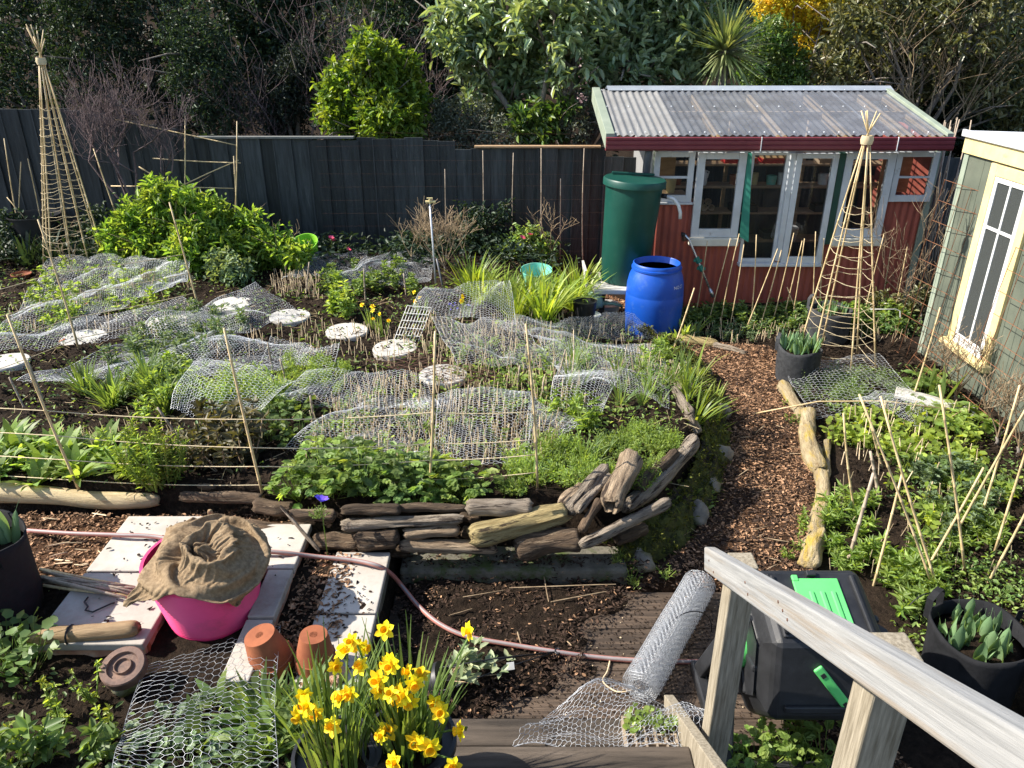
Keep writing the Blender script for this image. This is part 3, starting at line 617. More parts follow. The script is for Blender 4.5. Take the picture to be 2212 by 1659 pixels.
# ------------------------------------------------------------------ boardwalk, steps, hand rail
bw = empty('boardwalk', 'soil-strewn boardwalk below the driftwood wall', 'boardwalk'); del bw['category']; bw['kind'] = 'structure'
y = 2.42
for k in range(7):
    w = .142; x0, x1 = -.655+rr(-.01, .01), 1.27+rr(-.02, .02)
    MB().box(x0, x1, y, y+w, -.045, 0).build('plank', 'deck_wood', bw, bevel=.004); y += w+.004
DIRT = np.array([(-.64, 3.66), (.8, 3.62), (.72, 3.38), (.5, 3.2), (.35, 3.0), (.4, 2.8), (.1, 2.7), (-.15, 2.5), (-.64, 2.46)])
def heap(name, poly, h, mat, label, n=None):
    x0, y0 = poly.min(0)-.1; x1, y1 = poly.max(0)+.1; s = .022; xs = np.arange(x0, x1, s); ys = np.arange(y0, y1, s); X, Y = np.meshgrid(xs, ys); X = X.ravel(); Y = Y.ravel(); sd = poly_sd(poly, X, Y)+.05*np.sin(X*17+Y*9)+.035*np.sin(Y*31-X*13)
    Z = -.02+(h+.02)*sst(-.03, .16, sd)+lump(X*1.7, Y*1.7)*.5*sst(0, .2, sd)+NR.normal(size=X.size)*.006*sst(.03, .1, sd); n = len(xs); I = (np.arange(len(ys)-1)[:, None]*n+np.arange(n-1)[None]).ravel(); F = np.stack([I, I+1, I+n+1, I+n], 1); F = F[(Z[F] > -.015).any(1)]
    me = np_mesh(name, np.stack([X, Y, Z], 1), F); setmats(me, mat); me.polygons.foreach_set('use_smooth', np.ones(len(me.polygons), bool)); return T(link(name, me), label, kind='stuff')
heap('soil_heap', DIRT, .035, 'soil', 'spilled soil lying over the boardwalk')
chips('dark_bark_chips', DIRT, 4200, 'chip_dark', .02, 'dark bark crumbs in the soil spilled on the boardwalk', .104)
chips('bark_chips', DIRT, 500, 'chip', .018, 'pale bark crumbs in the soil spilled on the boardwalk', .106)
WALK = np.array([(-.6, 2.45), (1.2, 2.45), (1.2, 3.4), (-.6, 3.4)])
X, Y = scatter_poly(WALK, 3500); nb = NB(); PP = np.stack([X, Y, 0*X+.004], 1); nb.add(leaves(PP, rnd_dir(len(X), -.2, .3), U_(.004, .016, len(X)), U_(.003, .01, len(X)))); T(link('soil_crumbs', nb.mesh('soil_crumbs', 'crumb')), 'crumbs of soil and bark on the planks', kind='stuff')
X, Y = scatter_poly(WALK, 220); nb = NB(); PP = np.stack([X, Y, 0*X+.006], 1); nb.add(leaves(PP, rnd_dir(len(X), -.2, .3), U_(.006, .014, len(X)), U_(.005, .009, len(X)))); T(link('wood_crumbs', nb.mesh('wood_crumbs', 'stake')), 'pale wood crumbs on the planks', kind='stuff')

st = empty('stairs', 'weathered wooden stairs leading up from the boardwalk', 'stairs')
for i in range(5):
    z = .18*(i+1); y1 = 2.41-.29*i
    for k in range(2):
        bx('tread', 'step_wood', -.42, .69, y1-.145*(k+1)+.004, y1-.145*k-.002, z-.042, z-rr(0, .004), st, .006)
    bx('riser', 'step_wood', -.41, .688, y1-.055, y1-.03, z-.178, z-.044, st, .003)
m = Matrix.Translation(Vector((.693, 2.5, .0))) @ Matrix.Rotation(-math.radians(31.8), 4, 'X')
MB().box(0, .045, -2.0, .0, -.02, .155, M_=m).build('stringer', 'post_wood', st, bevel=.004)
m = Matrix.Translation(Vector((-.468, 2.5, .02))) @ Matrix.Rotation(-math.radians(31.8), 4, 'X')
MB().box(0, .045, -2.0, .0, -.02, .16, M_=m).build('stringer', 'step_wood', st, bevel=.004)
hr = empty('handrail', 'pale weathered timber handrail on square posts beside the stairs', 'handrail')
A = Vector((.732, 2.394, 1.10)); B = Vector((.636, .307, 2.308)); d = (B-A).normalized(); L = (B-A).length
mb = MB(); mb.box(0, L, 0, .045, -.09, 0, M_=Matrix.Translation(A) @ frame4(d)); o = mb.build('rail', 'rail_wood', hr, bevel=.006)
# keep grain along the rail: local axes follow it
o.data.transform((Matrix.Translation(A) @ frame4(d)).inverted()); o.matrix_world = Matrix.Translation(A) @ frame4(d)
for (t_, h_) in ((.62, -.03), (.645, -.045), (.67, -.06), (.06, -.04), (.11, -.07), (.40, -.035), (.42, -.065)):
    nl = MB().lathe([(.0045, 0), (.004, .0015), (0, .002)], 8, M_=Matrix.Translation((t_*L*.62, -.0003, h_)) @ Matrix.Rotation(math.pi/2, 4, 'X')).build('nail', 'rust_dark', o)
for (yy, zt) in ((2.217, 1.175), (1.26, 1.69)):
    bx('post', 'post_wood', .777, .867, yy-.045, yy+.045, -.1, zt, hr, .005)

# ------------------------------------------------------------------ paving
pv = empty('paving', 'pale concrete paving slabs on low walls', 'paving'); del pv['category']; pv['kind'] = 'structure'
def slabp(x0, x1, y0, y1, z, t=.045):
    MB().box(x0+.005, x1-.005, y0+.005, y1-.005, z-t, z+rr(-.004, .004)).build('slab', 'slab', pv, bevel=.006)
for (x0, x1, y0, y1) in ((-2.25, -1.71, 3.25, 3.76), (-2.25, -1.71, 2.72, 3.245), (-1.705, -1.15, 3.27, 3.68), (-1.29, -1.15, 2.90, 3.265), (-1.29, -1.15, 2.5, 2.895)): slabp(x0, x1, y0, y1, .30)
for (y0, y1) in ((3.0, 3.5), (2.49, 2.995)): slabp(-.985, -.675, y0, y1, .235)
for (x0, x1, y0, y1, z0, z1) in ((-1.69, -1.165, 3.28, 3.66, .1, .254), (-1.28, -1.165, 2.51, 3.27, .1, .253), (-2.24, -1.72, 2.74, 3.75, .1, .254)): bx('slab_base', 'brick', x0, x1, y0, y1, z0, z1, pv, .006)
bx('slab_wall', 'kerb_moss', -.96, -.69, 2.5, 3.49, -.1, .188, pv, .01)
def blackbits(n, x0, x1, y0, y1, z, label):
    nb = NB(); PP = np.stack([U_(x0, x1, n), U_(y0, y1, n), np.full(n, z+.006)], 1); c = NR.random(n) < .5; PP[c, :2] = PP[c, :2]*.25+.75*np.array([U_(x0, x1, 6)[NR.integers(0, 6, c.sum())], U_(y0, y1, 6)[NR.integers(0, 6, c.sum())]]).T
    l = U_(.008, .034, n); nb.add(leaves(PP, rnd_dir(n, -.2, .3), l, l*.5)); T(link('soil_crumbs', nb.mesh('soil_crumbs', 'chip_dark')), label, kind='stuff')
blackbits(90, -2.22, -1.74, 2.75, 3.72, .30, 'bark and soil crumbs on the left slabs'); blackbits(40, -1.69, -1.17, 3.2, 3.58, .30, 'bark crumbs on the slabs round the tub'); blackbits(80, -.97, -.69, 2.5, 3.48, .235, 'bark crumbs on the slabs by the boardwalk')
nb = NB(); n = 900; PP = np.stack([U_(-1.14, -.85, n), U_(2.5, 3.5, n), np.full(n, .238)], 1); PP[:, 2] -= .012*(PP[:, 0] < -.99); l = U_(.01, .045, n); nb.add(leaves(PP, rnd_dir(n, -.3, .3), l, l*.4)); T(link('bark_chips', nb.mesh('bark_chips', 'chip')), 'bark chips drifted between the slabs', kind='stuff')

# ------------------------------------------------------------------ kerb and mossy stones under the driftwood
kb = MB(); kb.grid(lambda u, v: (-.66+1.32*u, 3.50+.0*v, 0), 1, 1)
o = MB().box(-.64, .66, 3.50, 3.74, -.1, .10).build('concrete_kerb', 'kerb_moss', bevel=.02); T(o, 'low mossy concrete kerb under the driftwood wall', 'kerb')
def rock(label, p, r, mat, seed, flat=.7, group=None, cat='stone', name='edging_stone'):
    mb = MB(); n = 12; mseg = 8; vs = []; fs = []
    for i in range(mseg+1):
        th = math.pi*i/mseg
        for j in range(n):
            a = 2*math.pi*j/n; d = Vector((math.sin(th)*math.cos(a), math.sin(th)*math.sin(a), math.cos(th))); q = 1+.35*noise.noise(d*1.4+Vector((seed*3.1, 0, 0)))+.12*noise.noise(d*4+Vector((seed, 0, 0))); vs.append((d.x*r*q, d.y*r*q*.85, d.z*r*q*flat))
    for i in range(mseg):
        for j in range(n): fs.append((i*n+j, (i+1)*n+j, (i+1)*n+(j+1) % n, i*n+(j+1) % n))
    mb.add(vs, fs); o = mb.build(name, mat, smooth=True, loc=p, rot=(0, 0, seed)); return T(o, label, cat, group)
edge = [(.72, 3.72), (.98, 3.90), (1.17, 4.18), (1.34, 4.5), (1.47, 4.85), (1.57, 5.2), (1.63, 5.55), (1.69, 5.9), (1.71, 6.25), (1.66, 6.6), (1.55, 6.9)]
for i, (x, y) in enumerate(edge):
    rock('rounded mossy stone edging the raised bed along the path', (x+.02, y-.02, .03), rr(.07, .10), 'moss' if i % 3 else 'stone', i+1, .8, 'mossy stones edging the bed')
    if i % 2 == 0: rock('rounded mossy stone edging the raised bed along the path', (x+rr(-.02, .1), y+rr(-.1, .1), .05), rr(.07, .1), 'stone', i+31, .9, 'mossy stones edging the bed')

eg = np.array([(.62, 3.62)]+edge+[(1.3, 7.2)]); tt = np.linspace(0, len(eg)-1, 160); ex = np.interp(tt, np.arange(len(eg)), eg[:, 0]); ey = np.interp(tt, np.arange(len(eg)), eg[:, 1]); gxn = np.gradient(ey, tt); gyn = -np.gradient(ex, tt); gl = np.hypot(gxn, gyn); gxn /= gl; gyn /= gl
vs = []; NW = 12
for i in range(160):
    for j in range(NW+1):
        w = j/NW; o_ = -.10+.2*w+.03*noise.noise(Vector((ex[i]*4, ey[i]*4, 3))); z_ = .21*(1-w**1.3)+.0+.07*noise.noise(Vector((ex[i]*7+w*2, ey[i]*7, w*3)))+.035*noise.noise(Vector((ex[i]*23, ey[i]*23, w*9))); vs.append((ex[i]+gxn[i]*o_, ey[i]+gyn[i]*o_, z_-.02*(j == NW)))
T(MB().add(vs, [(i*(NW+1)+j, i*(NW+1)+j+1, (i+1)*(NW+1)+j+1, (i+1)*(NW+1)+j) for i in range(159) for j in range(NW)]).build('moss_bank', 'moss', smooth=True), 'mossy bank at the edge of the raised bed', kind='structure')
bk = np.array([v for i, v in enumerate(vs) if i % (NW+1) < NW]); n = 5200; bk = bk[NR.integers(0, len(bk), n)]+NR.normal(size=(n, 3))*[.02, .02, .006]; l = U_(.012, .04, n); nb = NB(); nb.add(leaves(bk, rnd_dir(n, -.1, 1), l, l*U_(.2, .5, n))); T(link('bank_weeds', nb.mesh('bank_weeds', 'lf_moss')), 'moss tufts and tiny weeds on the bank', kind='stuff')

# ------------------------------------------------------------------ fence
fe = empty('fence', 'dark charcoal board fence, stepped, behind the garden', 'fence', (0, 9.6, 0))
prof = [(-400, 225), (190, 236), (420, 296), (500, 299), (764, 300), (765, 298), (904, 299), (905, 304), (971, 305), (972, 323), (1024, 323), (1025, 320), (1298, 319), (1299, 340), (3000, 340)]
x = -8.6; i = 0
while x < 6.2:
    w = rr(.185, .215); px = 1106+(x+w/2)/9.27*FPX
    py = float(np.interp(px, [a for a, b in prof], [b for a, b in prof])); zt = P(px, py, 9.6).z+rr(-.008, .008); dy = .0 if i % 2 else .022
    MB().box(x-.012, x+w+.012, dy, dy+.018, -.1, zt+rr(-.012, .012), M_=Matrix.Translation((x, 0, 0)) @ Matrix.Rotation(rr(-.006, .006), 4, 'Y') @ Matrix.Rotation(rr(-.004, .004), 4, 'X') @ Matrix.Translation((-x, 0, 0))).build('board', 'fence_paint', fe, bevel=.002)
    if i % 2: MB().box(x-.016, x-.002, -.012, -.002, .0, zt-.01).build('batten', 'fence_paint', fe)
    x += w; i += 1
for (a, b, py) in ((422, 764, 297), (1025, 1298, 317)):
    A = P(a, py, 9.6); B = P(b, py, 9.6); MB().box(A.x, B.x, -.03, .06, A.z-.012, A.z+.012).build('cap', 'fence_cap' if a < 900 else 'raw_timber', fe, bevel=.003)
for z in (.35, 1.15): MB().box(-8.6, 6.2, .045, .09, z, z+.09).build('rail', 'fence_paint', fe)
# wire strung in front of the fence boards
wm = empty('fence_wire', 'fine rusty wires strung in front of the dark fence', 'wire mesh', (0, 9.52, 0)); nb = NB()
xs = np.arange(-2.3, 1.3, .3); zs = np.arange(.15, 1.95, .16)
nb.add(prisms([(-2.35, .004, z) for z in zs[:-1]], [(1.25, .004, z+rr(-.03, .03)) for z in zs[:-1]], .0006)); link('mesh_wire', nb.mesh('mesh_wire', 'rust_dark'), wm)

# ------------------------------------------------------------------ trees and shrubs beyond the fence
def blob(px, py, Y, rp, asp=1.0, dep=.8):
    p = P(px, py, Y); s = (p.y*CP+(CAM_H-p.z)*SP)/FPX; return (tuple(p), (rp*s, rp*s*dep, rp*s*asp))
def blobs(Y, lst, dy=.5): return [blob(a, b, Y+rr(-dy, dy), c) for a, b, c in lst]
tb = P(1205, 300, 11.0)
tree('broadleaf_tree', 'large glossy-leaved evergreen tree with forked grey trunk', 'tree', (tb.x, 11.0, 0), blobs(10.9, [(1010, 40, 75), (1090, 40, 105), (1200, 30, 110), (1310, 20, 120), (1420, 50, 115), (1490, 100, 75), (1060, 130, 75), (1150, 130, 75), (1250, 120, 80), (1360, 130, 90), (1450, 165, 60), (1040, 205, 42), (1095, 225, 45), (1330, 210, 50), (1000, 95, 55), (1330, -110, 110), (1420, -60, 120), (1240, -60, 80)], .45), 1700, 8, .165, .06, 'lf_gloss', r0=.10, seed=3, spread=.22, mid=.35, shell=.66)
tree('low_shoots', 'glossy leafy shoots sprouting low by the forked trunk', 'shrub', (tb.x-.3, 10.6, 0), blobs(10.5, [(1150, 262, 42), (1185, 290, 30), (1130, 290, 26), (1210, 240, 26)], .15), 110, 7, .13, .045, 'lf_pale', r0=.02, seed=5)
lb = P(810, 295, 10.5)
tree('citrus_bush', 'bright yellow-green rounded citrus bush standing over the fence', 'bush', (lb.x, 10.5, 0), blobs(10.5, [(800, 130, 52), (790, 95, 26), (845, 170, 62), (755, 195, 62), (815, 215, 85), (735, 245, 52), (885, 215, 42), (840, 260, 70), (770, 265, 60), (880, 150, 22)], .3), 1500, 8, .10, .04, 'lf_lemon', r0=.05, seed=8, spread=.13, upb=.6)
tree('silver_shrub', 'small-leaved silvery grey shrub between citrus bush and forked tree', 'shrub', (P(990, 300, 10.6).x, 10.6, 0), blobs(10.6, [(930, 255, 45), (985, 250, 45), (1040, 265, 45), (1080, 290, 40), (960, 290, 45), (1020, 295, 40), (1240, 285, 40), (1270, 240, 36)], .25), 650, 9, .055, .02, 'lf_olive', r0=.03, seed=9)
gd = 'dark evergreens beyond the fence'
EL = ['dark evergreen tree rising behind the tips of the tall wigwam', 'dark fine-leaved evergreen between tall wigwam and bare orchard tree', 'grey-green dusky evergreen directly behind the bare orchard tree', 'low dark evergreen behind the espalier canes at the fence', 'big-leaved dark evergreen above the grey leafless shrubs', 'small dusky evergreen mixed with the grey leafless shrubs', 'glossy lighter-leaved evergreen towering behind the citrus bush', 'very dark evergreen filling the gap between citrus bush and forked tree']
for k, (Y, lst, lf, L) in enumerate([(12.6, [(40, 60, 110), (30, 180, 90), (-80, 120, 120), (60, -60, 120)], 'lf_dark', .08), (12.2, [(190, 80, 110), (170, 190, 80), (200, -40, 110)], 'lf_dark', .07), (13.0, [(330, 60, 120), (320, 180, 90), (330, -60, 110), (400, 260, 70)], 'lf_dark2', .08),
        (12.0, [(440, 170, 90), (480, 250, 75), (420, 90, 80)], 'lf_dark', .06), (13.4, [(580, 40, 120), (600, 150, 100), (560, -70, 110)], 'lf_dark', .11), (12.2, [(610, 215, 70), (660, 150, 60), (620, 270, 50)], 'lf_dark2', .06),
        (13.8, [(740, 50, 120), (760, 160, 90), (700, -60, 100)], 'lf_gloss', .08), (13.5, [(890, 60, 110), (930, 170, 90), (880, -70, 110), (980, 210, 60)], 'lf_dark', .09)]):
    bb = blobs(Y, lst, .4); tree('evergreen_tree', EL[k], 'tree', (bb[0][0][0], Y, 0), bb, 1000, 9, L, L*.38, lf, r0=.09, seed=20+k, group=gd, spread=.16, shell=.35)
tree('bronze_shrub', 'tall bronze-green leathery shrub with bare inner branches behind both sheds', 'shrub', (P(1960, 250, 11.2).x, 11.2, 0), blobs(11.2, [(1840, 70, 60), (1800, 150, 55), (1900, 30, 80), (2000, 60, 90), (1880, 120, 60), (2100, 40, 95), (2180, 130, 80), (2060, 140, 60), (1960, -60, 110), (2120, -80, 120), (2190, 240, 60), (2130, 200, 45), (1990, 200, 40), (1820, 170, 40)], .5), 1500, 8, .105, .042, 'lf_bronze', r0=.06, seed=41, shell=.5)
DL = ['dark evergreen behind the bronze shrub above the shed ridge', 'dark evergreen behind the bare pale branches beside the shed roof', 'dark evergreen above the gap between the two sheds', 'dark evergreen over the green shed roof', 'low dark evergreen behind the right barge board of red shed', 'tall dark evergreen behind bronze shrub over the green shed']
for k, (a, b, c) in enumerate([(1830, 150, 90), (1980, 200, 110), (2110, 260, 110), (2200, 330, 90), (2060, 330, 90), (2230, 120, 120)]):
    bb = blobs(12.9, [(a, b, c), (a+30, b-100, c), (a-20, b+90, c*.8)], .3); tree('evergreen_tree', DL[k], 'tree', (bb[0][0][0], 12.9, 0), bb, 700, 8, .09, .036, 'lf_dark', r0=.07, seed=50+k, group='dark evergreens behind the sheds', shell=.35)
bare_tree('bare_shrub', 'leafless pale-barked branches standing in front of bronze-leaved shrub', (P(1990, 320, 10.7).x, 10.7, 0), 3.0, .75, 61, 'twig_dry', 4, .03, first=.35, cat='shrub', nb0=5)
tree('shining_shrub', 'light green small glossy shrub beside the spiky cabbage tree', 'shrub', (P(1680, 180, 12.0).x, 12, 0), blobs(12, [(1660, 90, 50), (1690, 140, 50), (1640, 160, 45), (1700, 180, 40)], .3), 800, 8, .06, .03, 'lf_pale', r0=.04, seed=63)
tree('wattle', 'golden yellow flowering wattle rising behind the cabbage tree', 'tree', (P(1720, 40, 12.4).x, 12.4, 0), blobs(12.4, [(1670, 15, 50), (1730, 10, 55), (1785, 15, 45), (1745, 65, 36), (1705, 55, 30), (1800, 55, 25), (1740, 100, 22), (1710, -50, 70)], .3), 1200, 10, .045, .03, 'lf_yellow', r0=.05, seed=64, spread=.1)
tree('evergreen_tree', 'mid-green evergreen tree under the yellow wattle', 'tree', (P(1700, 120, 13.8).x, 13.8, 0), blobs(13.9, [(1620, 60, 90), (1720, 150, 90), (1780, 110, 70), (1560, 40, 90), (1620, -60, 100), (1700, 240, 80)], .3), 900, 8, .08, .034, 'lf_dark', r0=.07, seed=65, shell=.35)
# cabbage tree: a head of sword leaves on a stem
cb = P(1565, 112, 10.6); ct = empty('cabbage_tree', 'spiky cabbage tree head of narrow sword leaves behind the shed', 'tree', (cb.x, 10.6, 0))
MB().tube([(0, 0, -.1), (.02, 0, cb.z*.5), (0, 0, cb.z)], [.09, .075, .07], 9).build('trunk', 'bark_grey', ct, smooth=True)
n = 330; d = rnd_dir(n, -.75, 1); nb = NB(); az = np.arctan2(d[:, 1], d[:, 0]); nb.add(blades(np.array([0, 0, cb.z])+d*.06, az, 0, U_(.45, .7, n), U_(.024, .036, n), np.arccos(d[:, 2]), U_(.1, .7, n), 4)); link('crown', nb.mesh('crown', 'lf_cabbage'), ct)
# woods further off
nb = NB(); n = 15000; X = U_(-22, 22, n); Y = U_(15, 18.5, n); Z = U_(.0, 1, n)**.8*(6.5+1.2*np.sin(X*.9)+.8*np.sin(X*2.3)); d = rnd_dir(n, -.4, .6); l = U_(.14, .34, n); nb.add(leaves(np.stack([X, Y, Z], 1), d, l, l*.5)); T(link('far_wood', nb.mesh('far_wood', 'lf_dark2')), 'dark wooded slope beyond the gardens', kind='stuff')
# orchard tree by the fence, other bare twigs
bare_tree('bare_orchard_tree', 'leafless purple-twigged espaliered fruit tree against the dark fence', (P(287, 440, 9.32).x, 9.32, .2), 2.15, 1.05, 71, 'twig_purple', 5, .035, first=.3, nb0=5, flat=.35, upright=.75)
for k, (px, py, Y, H, s) in enumerate([(640, 300, 11.6, 2.5, 1.0), (560, 300, 11.7, 2.3, .9), (740, 300, 11.4, 3.3, .4), (960, 300, 11.4, 2.8, .7)]):
    bare_tree('bare_shrub', 'leafless grey twiggy shrub rising behind the fence' if k < 2 else 'leafless upright twigs flanking the citrus bush', (P(px, py, Y).x, Y, 0), H, s, 80+k, 'twig_purple', 4, .02, 'bare twigs behind fence %d' % (k//2), 'shrub', nb0=4, upright=.6, first=.3)
tree('blossom_bush', 'pale pink blossom showing through behind the forked tree', 'shrub', (P(1275, 160, 12.6).x, 12.6, 0), blobs(12.6, [(1275, 165, 32), (1265, 220, 22), (1300, 130, 20)], .1), 160, 8, .04, .035, 'fl_blossom', r0=.03, seed=90)
# ------------------------------------------------------------------ red shed
def WP(o, root): o.location = -root.location; return o
rs = empty('red_shed', 'red corrugated potting shed with clear roof and old white windows', 'shed', (2.98, 8.28, 0))
def corr(fn, x0, x1, pitch=.076, amp=.009, rows=2, per=8):
    n = max(8, int((x1-x0)/pitch*per)); mb = MB()
    mb.grid(lambda u, v: fn(x0+(x1-x0)*u, v, amp*math.sin((x0+(x1-x0)*u)/pitch*2*math.pi)), n, rows); return mb
def wallp(x0, x1, z0, z1, y=8.29, mat='wall_red', name='wall_sheet'):
    return WP(corr(lambda x, v, w: (x, y+w, z0+(z1-z0)*v), x0, x1).build(name, mat, rs, smooth=True), rs)
def rbx(name, mat, x0, x1, y0, y1, z0, z1, bev=.004, par=None): 
    o = MB().box(x0, x1, y0, y1, z0, z1).build(name, mat, par or rs, bevel=bev); return WP(o, rs) if par is None else o
wallp(1.52, 1.95, -.05, 1.2); wallp(1.95, 2.52, -.05, .74); wallp(2.52, 3.42, -.05, .54); wallp(3.42, 4.02, -.05, .74); wallp(4.02, 4.42, -.05, 1.2)
wl_ = corr(lambda y, v, w: (1.515+w, y, -.05+1.1*v), 8.30, 9.85).build('side_wall', 'wall_red', rs, smooth=True); WP(wl_, rs)
WP(corr(lambda y, v, w: (1.515+w, y, 1.05+.8*v), 8.36, 9.85).build('clear_side', 'polycarb_dirty', rs, smooth=True), rs)
rbx('side_wall', 'wall_red', 4.43, 4.45, 8.33, 9.85, -.05, 1.9); rbx('back_wall', 'interior_wall', 1.53, 4.43, 9.84, 9.87, -.05, 2.2); rbx('floor_slab', 'interior_dark', 1.53, 4.43, 8.34, 9.83, -.06, .03); rbx('back_wall', 'wall_red', 1.53, 4.43, 9.875, 9.9, -.05, 2.1)
rbx('corner_trim', 'trim_sage', 4.415, 4.475, 8.262, 8.34, -.05, 1.82); rbx('corner_trim', 'trim_sage', 1.485, 1.52, 8.272, 8.34, 1.2, 1.82)
rbx('top_plate', 'paint_white', 1.48, 4.47, 8.30, 8.36, 1.705, 1.79)
def win(x0, x1, z0, z1, st, y=8.262, bars=(), name='window', mat='paint_white', dep=.045, glass='glass'):
    """sash: frame boards round the opening, a pane, glazing bars"""
    o = MB().box(x0, x0+st, y, y+dep, z0, z1).box(x1-st, x1, y, y+dep, z0, z1).box(x0+st, x1-st, y+.002, y+dep-.002, z1-st*.85, z1-.001).box(x0+st, x1-st, y+.002, y+dep-.002, z0+.001, z0+st*1.15).build(name, mat, rs, bevel=.003); WP(o, rs)
    MB().box(x0+st*.9, x1-st*.9, y+.02, y+.024, z0+st, z1-st*.8).build('pane', glass, o)
    for (a, b, c, d) in bars: MB().box(a, b, y+.008, y+.036, c, d).build('glazing_bar', mat, o, bevel=.002)
    return o
win(1.49, 1.912, 1.19, 1.708, .062, bars=((1.55, 1.85, 1.435, 1.46),)); rbx('window_sill', 'paint_white', 1.485, 1.93, 8.245, 8.30, 1.165, 1.188)
win(1.937, 2.445, .815, 1.706, .08, y=8.235); rbx('window_sill', 'paint_cream', 1.925, 2.455, 8.19, 8.29, .727, .813, .01)
win(2.50, 2.90, .53, 1.703, .035, y=8.272, glass='glass_dirty', bars=()); rbx('door_post', 'paint_white', 2.90, 2.955, 8.24, 8.31, .55, 1.703)
win(2.957, 3.40, .53, 1.700, .062, y=8.225); rbx('bay_sill', 'paint_white', 2.49, 3.40, 8.20, 8.30, .495, .529, .006)
win(3.475, 4.0, .815, 1.706, .08, y=8.235); rbx('window_sill', 'paint_cream', 3.46, 4.02, 8.19, 8.29, .727, .813, .01)
win(4.012, 4.452, 1.195, 1.71, .06, y=8.25, bars=((4.07, 4.40, 1.44, 1.462),))
o = MB().add([(2.447, 8.25, 1.70), (2.487, 8.23, 1.70), (2.55, 8.16, .78), (2.46, 8.2, .83), (2.447, 8.27, 1.70), (2.487, 8.25, 1.70), (2.55, 8.18, .78), (2.46, 8.22, .83)], [(3, 2, 1, 0), (4, 5, 6, 7), (0, 1, 5, 4), (1, 2, 6, 5), (2, 3, 7, 6), (3, 0, 4, 7)]).build('teal_board', 'paint_teal', rs); WP(o, rs)
rbx('green_board', 'paint_dkgreen', 3.405, 3.47, 8.225, 8.30, .74, 1.703)
# roof: corrugated clear sheets on rafters, ridge cap, barge boards, gutter
E, Rg = (8.09, 1.885), (9.70, 2.205)
def rpt(x, t, h=0): return (x, E[0]+(Rg[0]-E[0])*t, E[1]+(Rg[1]-E[1])*t+h)
for k in range(5):
    a = 1.03+k*.674; b = a+.684
    o = corr(lambda x, v, w: rpt(x, v-.01, w+.012+.003*(k % 2)), a, b, rows=1).build('roof_sheet', 'polycarb_dirty' if k == 0 else 'polycarb', rs, smooth=True); WP(o, rs)
for x in (1.06, 1.55, 2.1, 2.75, 3.42, 4.05, 4.34):
    o = MB(); o.add([rpt(x, 0, -.02), rpt(x+.045, 0, -.02), rpt(x+.045, 1, -.02), rpt(x, 1, -.02), rpt(x, 0, -.11), rpt(x+.045, 0, -.11), rpt(x+.045, 1, -.11), rpt(x, 1, -.11)], [(0, 1, 2, 3), (7, 6, 5, 4), (0, 4, 5, 1), (1, 5, 6, 2), (2, 6, 7, 3), (3, 7, 4, 0)]); WP(o.build('rafter', 'branch_brown', rs), rs)
for t in (.02, .55, .97):
    y, z = rpt(0, t)[1:]; rbx('purlin', 'raw_timber', 1.05, 4.37, y-.035, y+.035, z-.105, z-.022)
mb = MB()
for t in (.03, .56, .95):
    for k in range(22 if t < .1 else 14):
        p = rpt(1.05+k*(3.32/(22 if t < .1 else 14)), t, .024); mb.lathe([(.009, 0), (.008, .006), (.0, .009)], 6, p)
WP(mb.build('roof_screws', 'zinc', rs), rs)
for (a, b) in ((.945, 1.035), (4.385, 4.45)):
    o = MB(); o.add([rpt(a, -.01, .035), rpt(b, -.01, .035), rpt(b, 1.0, .035), rpt(a, 1.0, .035), rpt(a, -.01, -.12), rpt(b, -.01, -.12), rpt(b, 1.0, -.12), rpt(a, 1.0, -.12)], [(0, 1, 2, 3), (7, 6, 5, 4), (0, 4, 5, 1), (1, 5, 6, 2), (2, 6, 7, 3), (3, 7, 4, 0)]); WP(o.build('barge_board', 'trim_sage', rs, bevel=.004), rs)
o = MB().add([(1.12, 9.60, 2.212), (4.47, 9.60, 2.212), (4.47, 9.72, 2.256), (1.12, 9.72, 2.256), (1.12, 9.9, 2.21), (4.47, 9.9, 2.21)], [(0, 1, 2, 3), (3, 2, 5, 4)]).build('ridge_cap', 'ridge_metal', rs); WP(o, rs)
o = corr(lambda x, v, w: (x, 9.73+.75*v, 2.215-.2*v+w), .98, 4.44, rows=1).build('rear_roof', 'ridge_metal', rs, smooth=True); WP(o, rs)
gp = [(8.095, 1.752), (8.035, 1.752), (8.018, 1.772), (8.018, 1.80), (8.026, 1.808), (8.018, 1.816), (8.018, 1.846), (8.026, 1.854), (8.018, 1.862), (8.018, 1.880), (8.03, 1.887), (8.045, 1.882), (8.045, 1.77), (8.088, 1.77), (8.088, 1.875), (8.095, 1.875)]
for (a, b) in ((.945, 2.51), (2.513, 3.88), (3.883, 4.447)):
    mb = MB(); n = len(gp); mb.add([(a, y, z) for y, z in gp]+[(b, y, z) for y, z in gp], [(i, (i+1) % n, n+(i+1) % n, n+i) for i in range(n)]+[tuple(range(n))[::-1], tuple(range(n, 2*n))]); WP(mb.build('gutter', 'roof_red', rs), rs)
for x in (2.5, 3.87): rbx('gutter_joint', 'flashing', x, x+.006, 8.008, 8.03, 1.75, 1.888, 0)
o = MB().tube([(1.40, 8.12, 1.76), (1.40, 8.2, 1.6), (1.39, 8.22, .1)], .04, 12).build('downpipe', 'downpipe', rs, smooth=True); WP(o, rs)
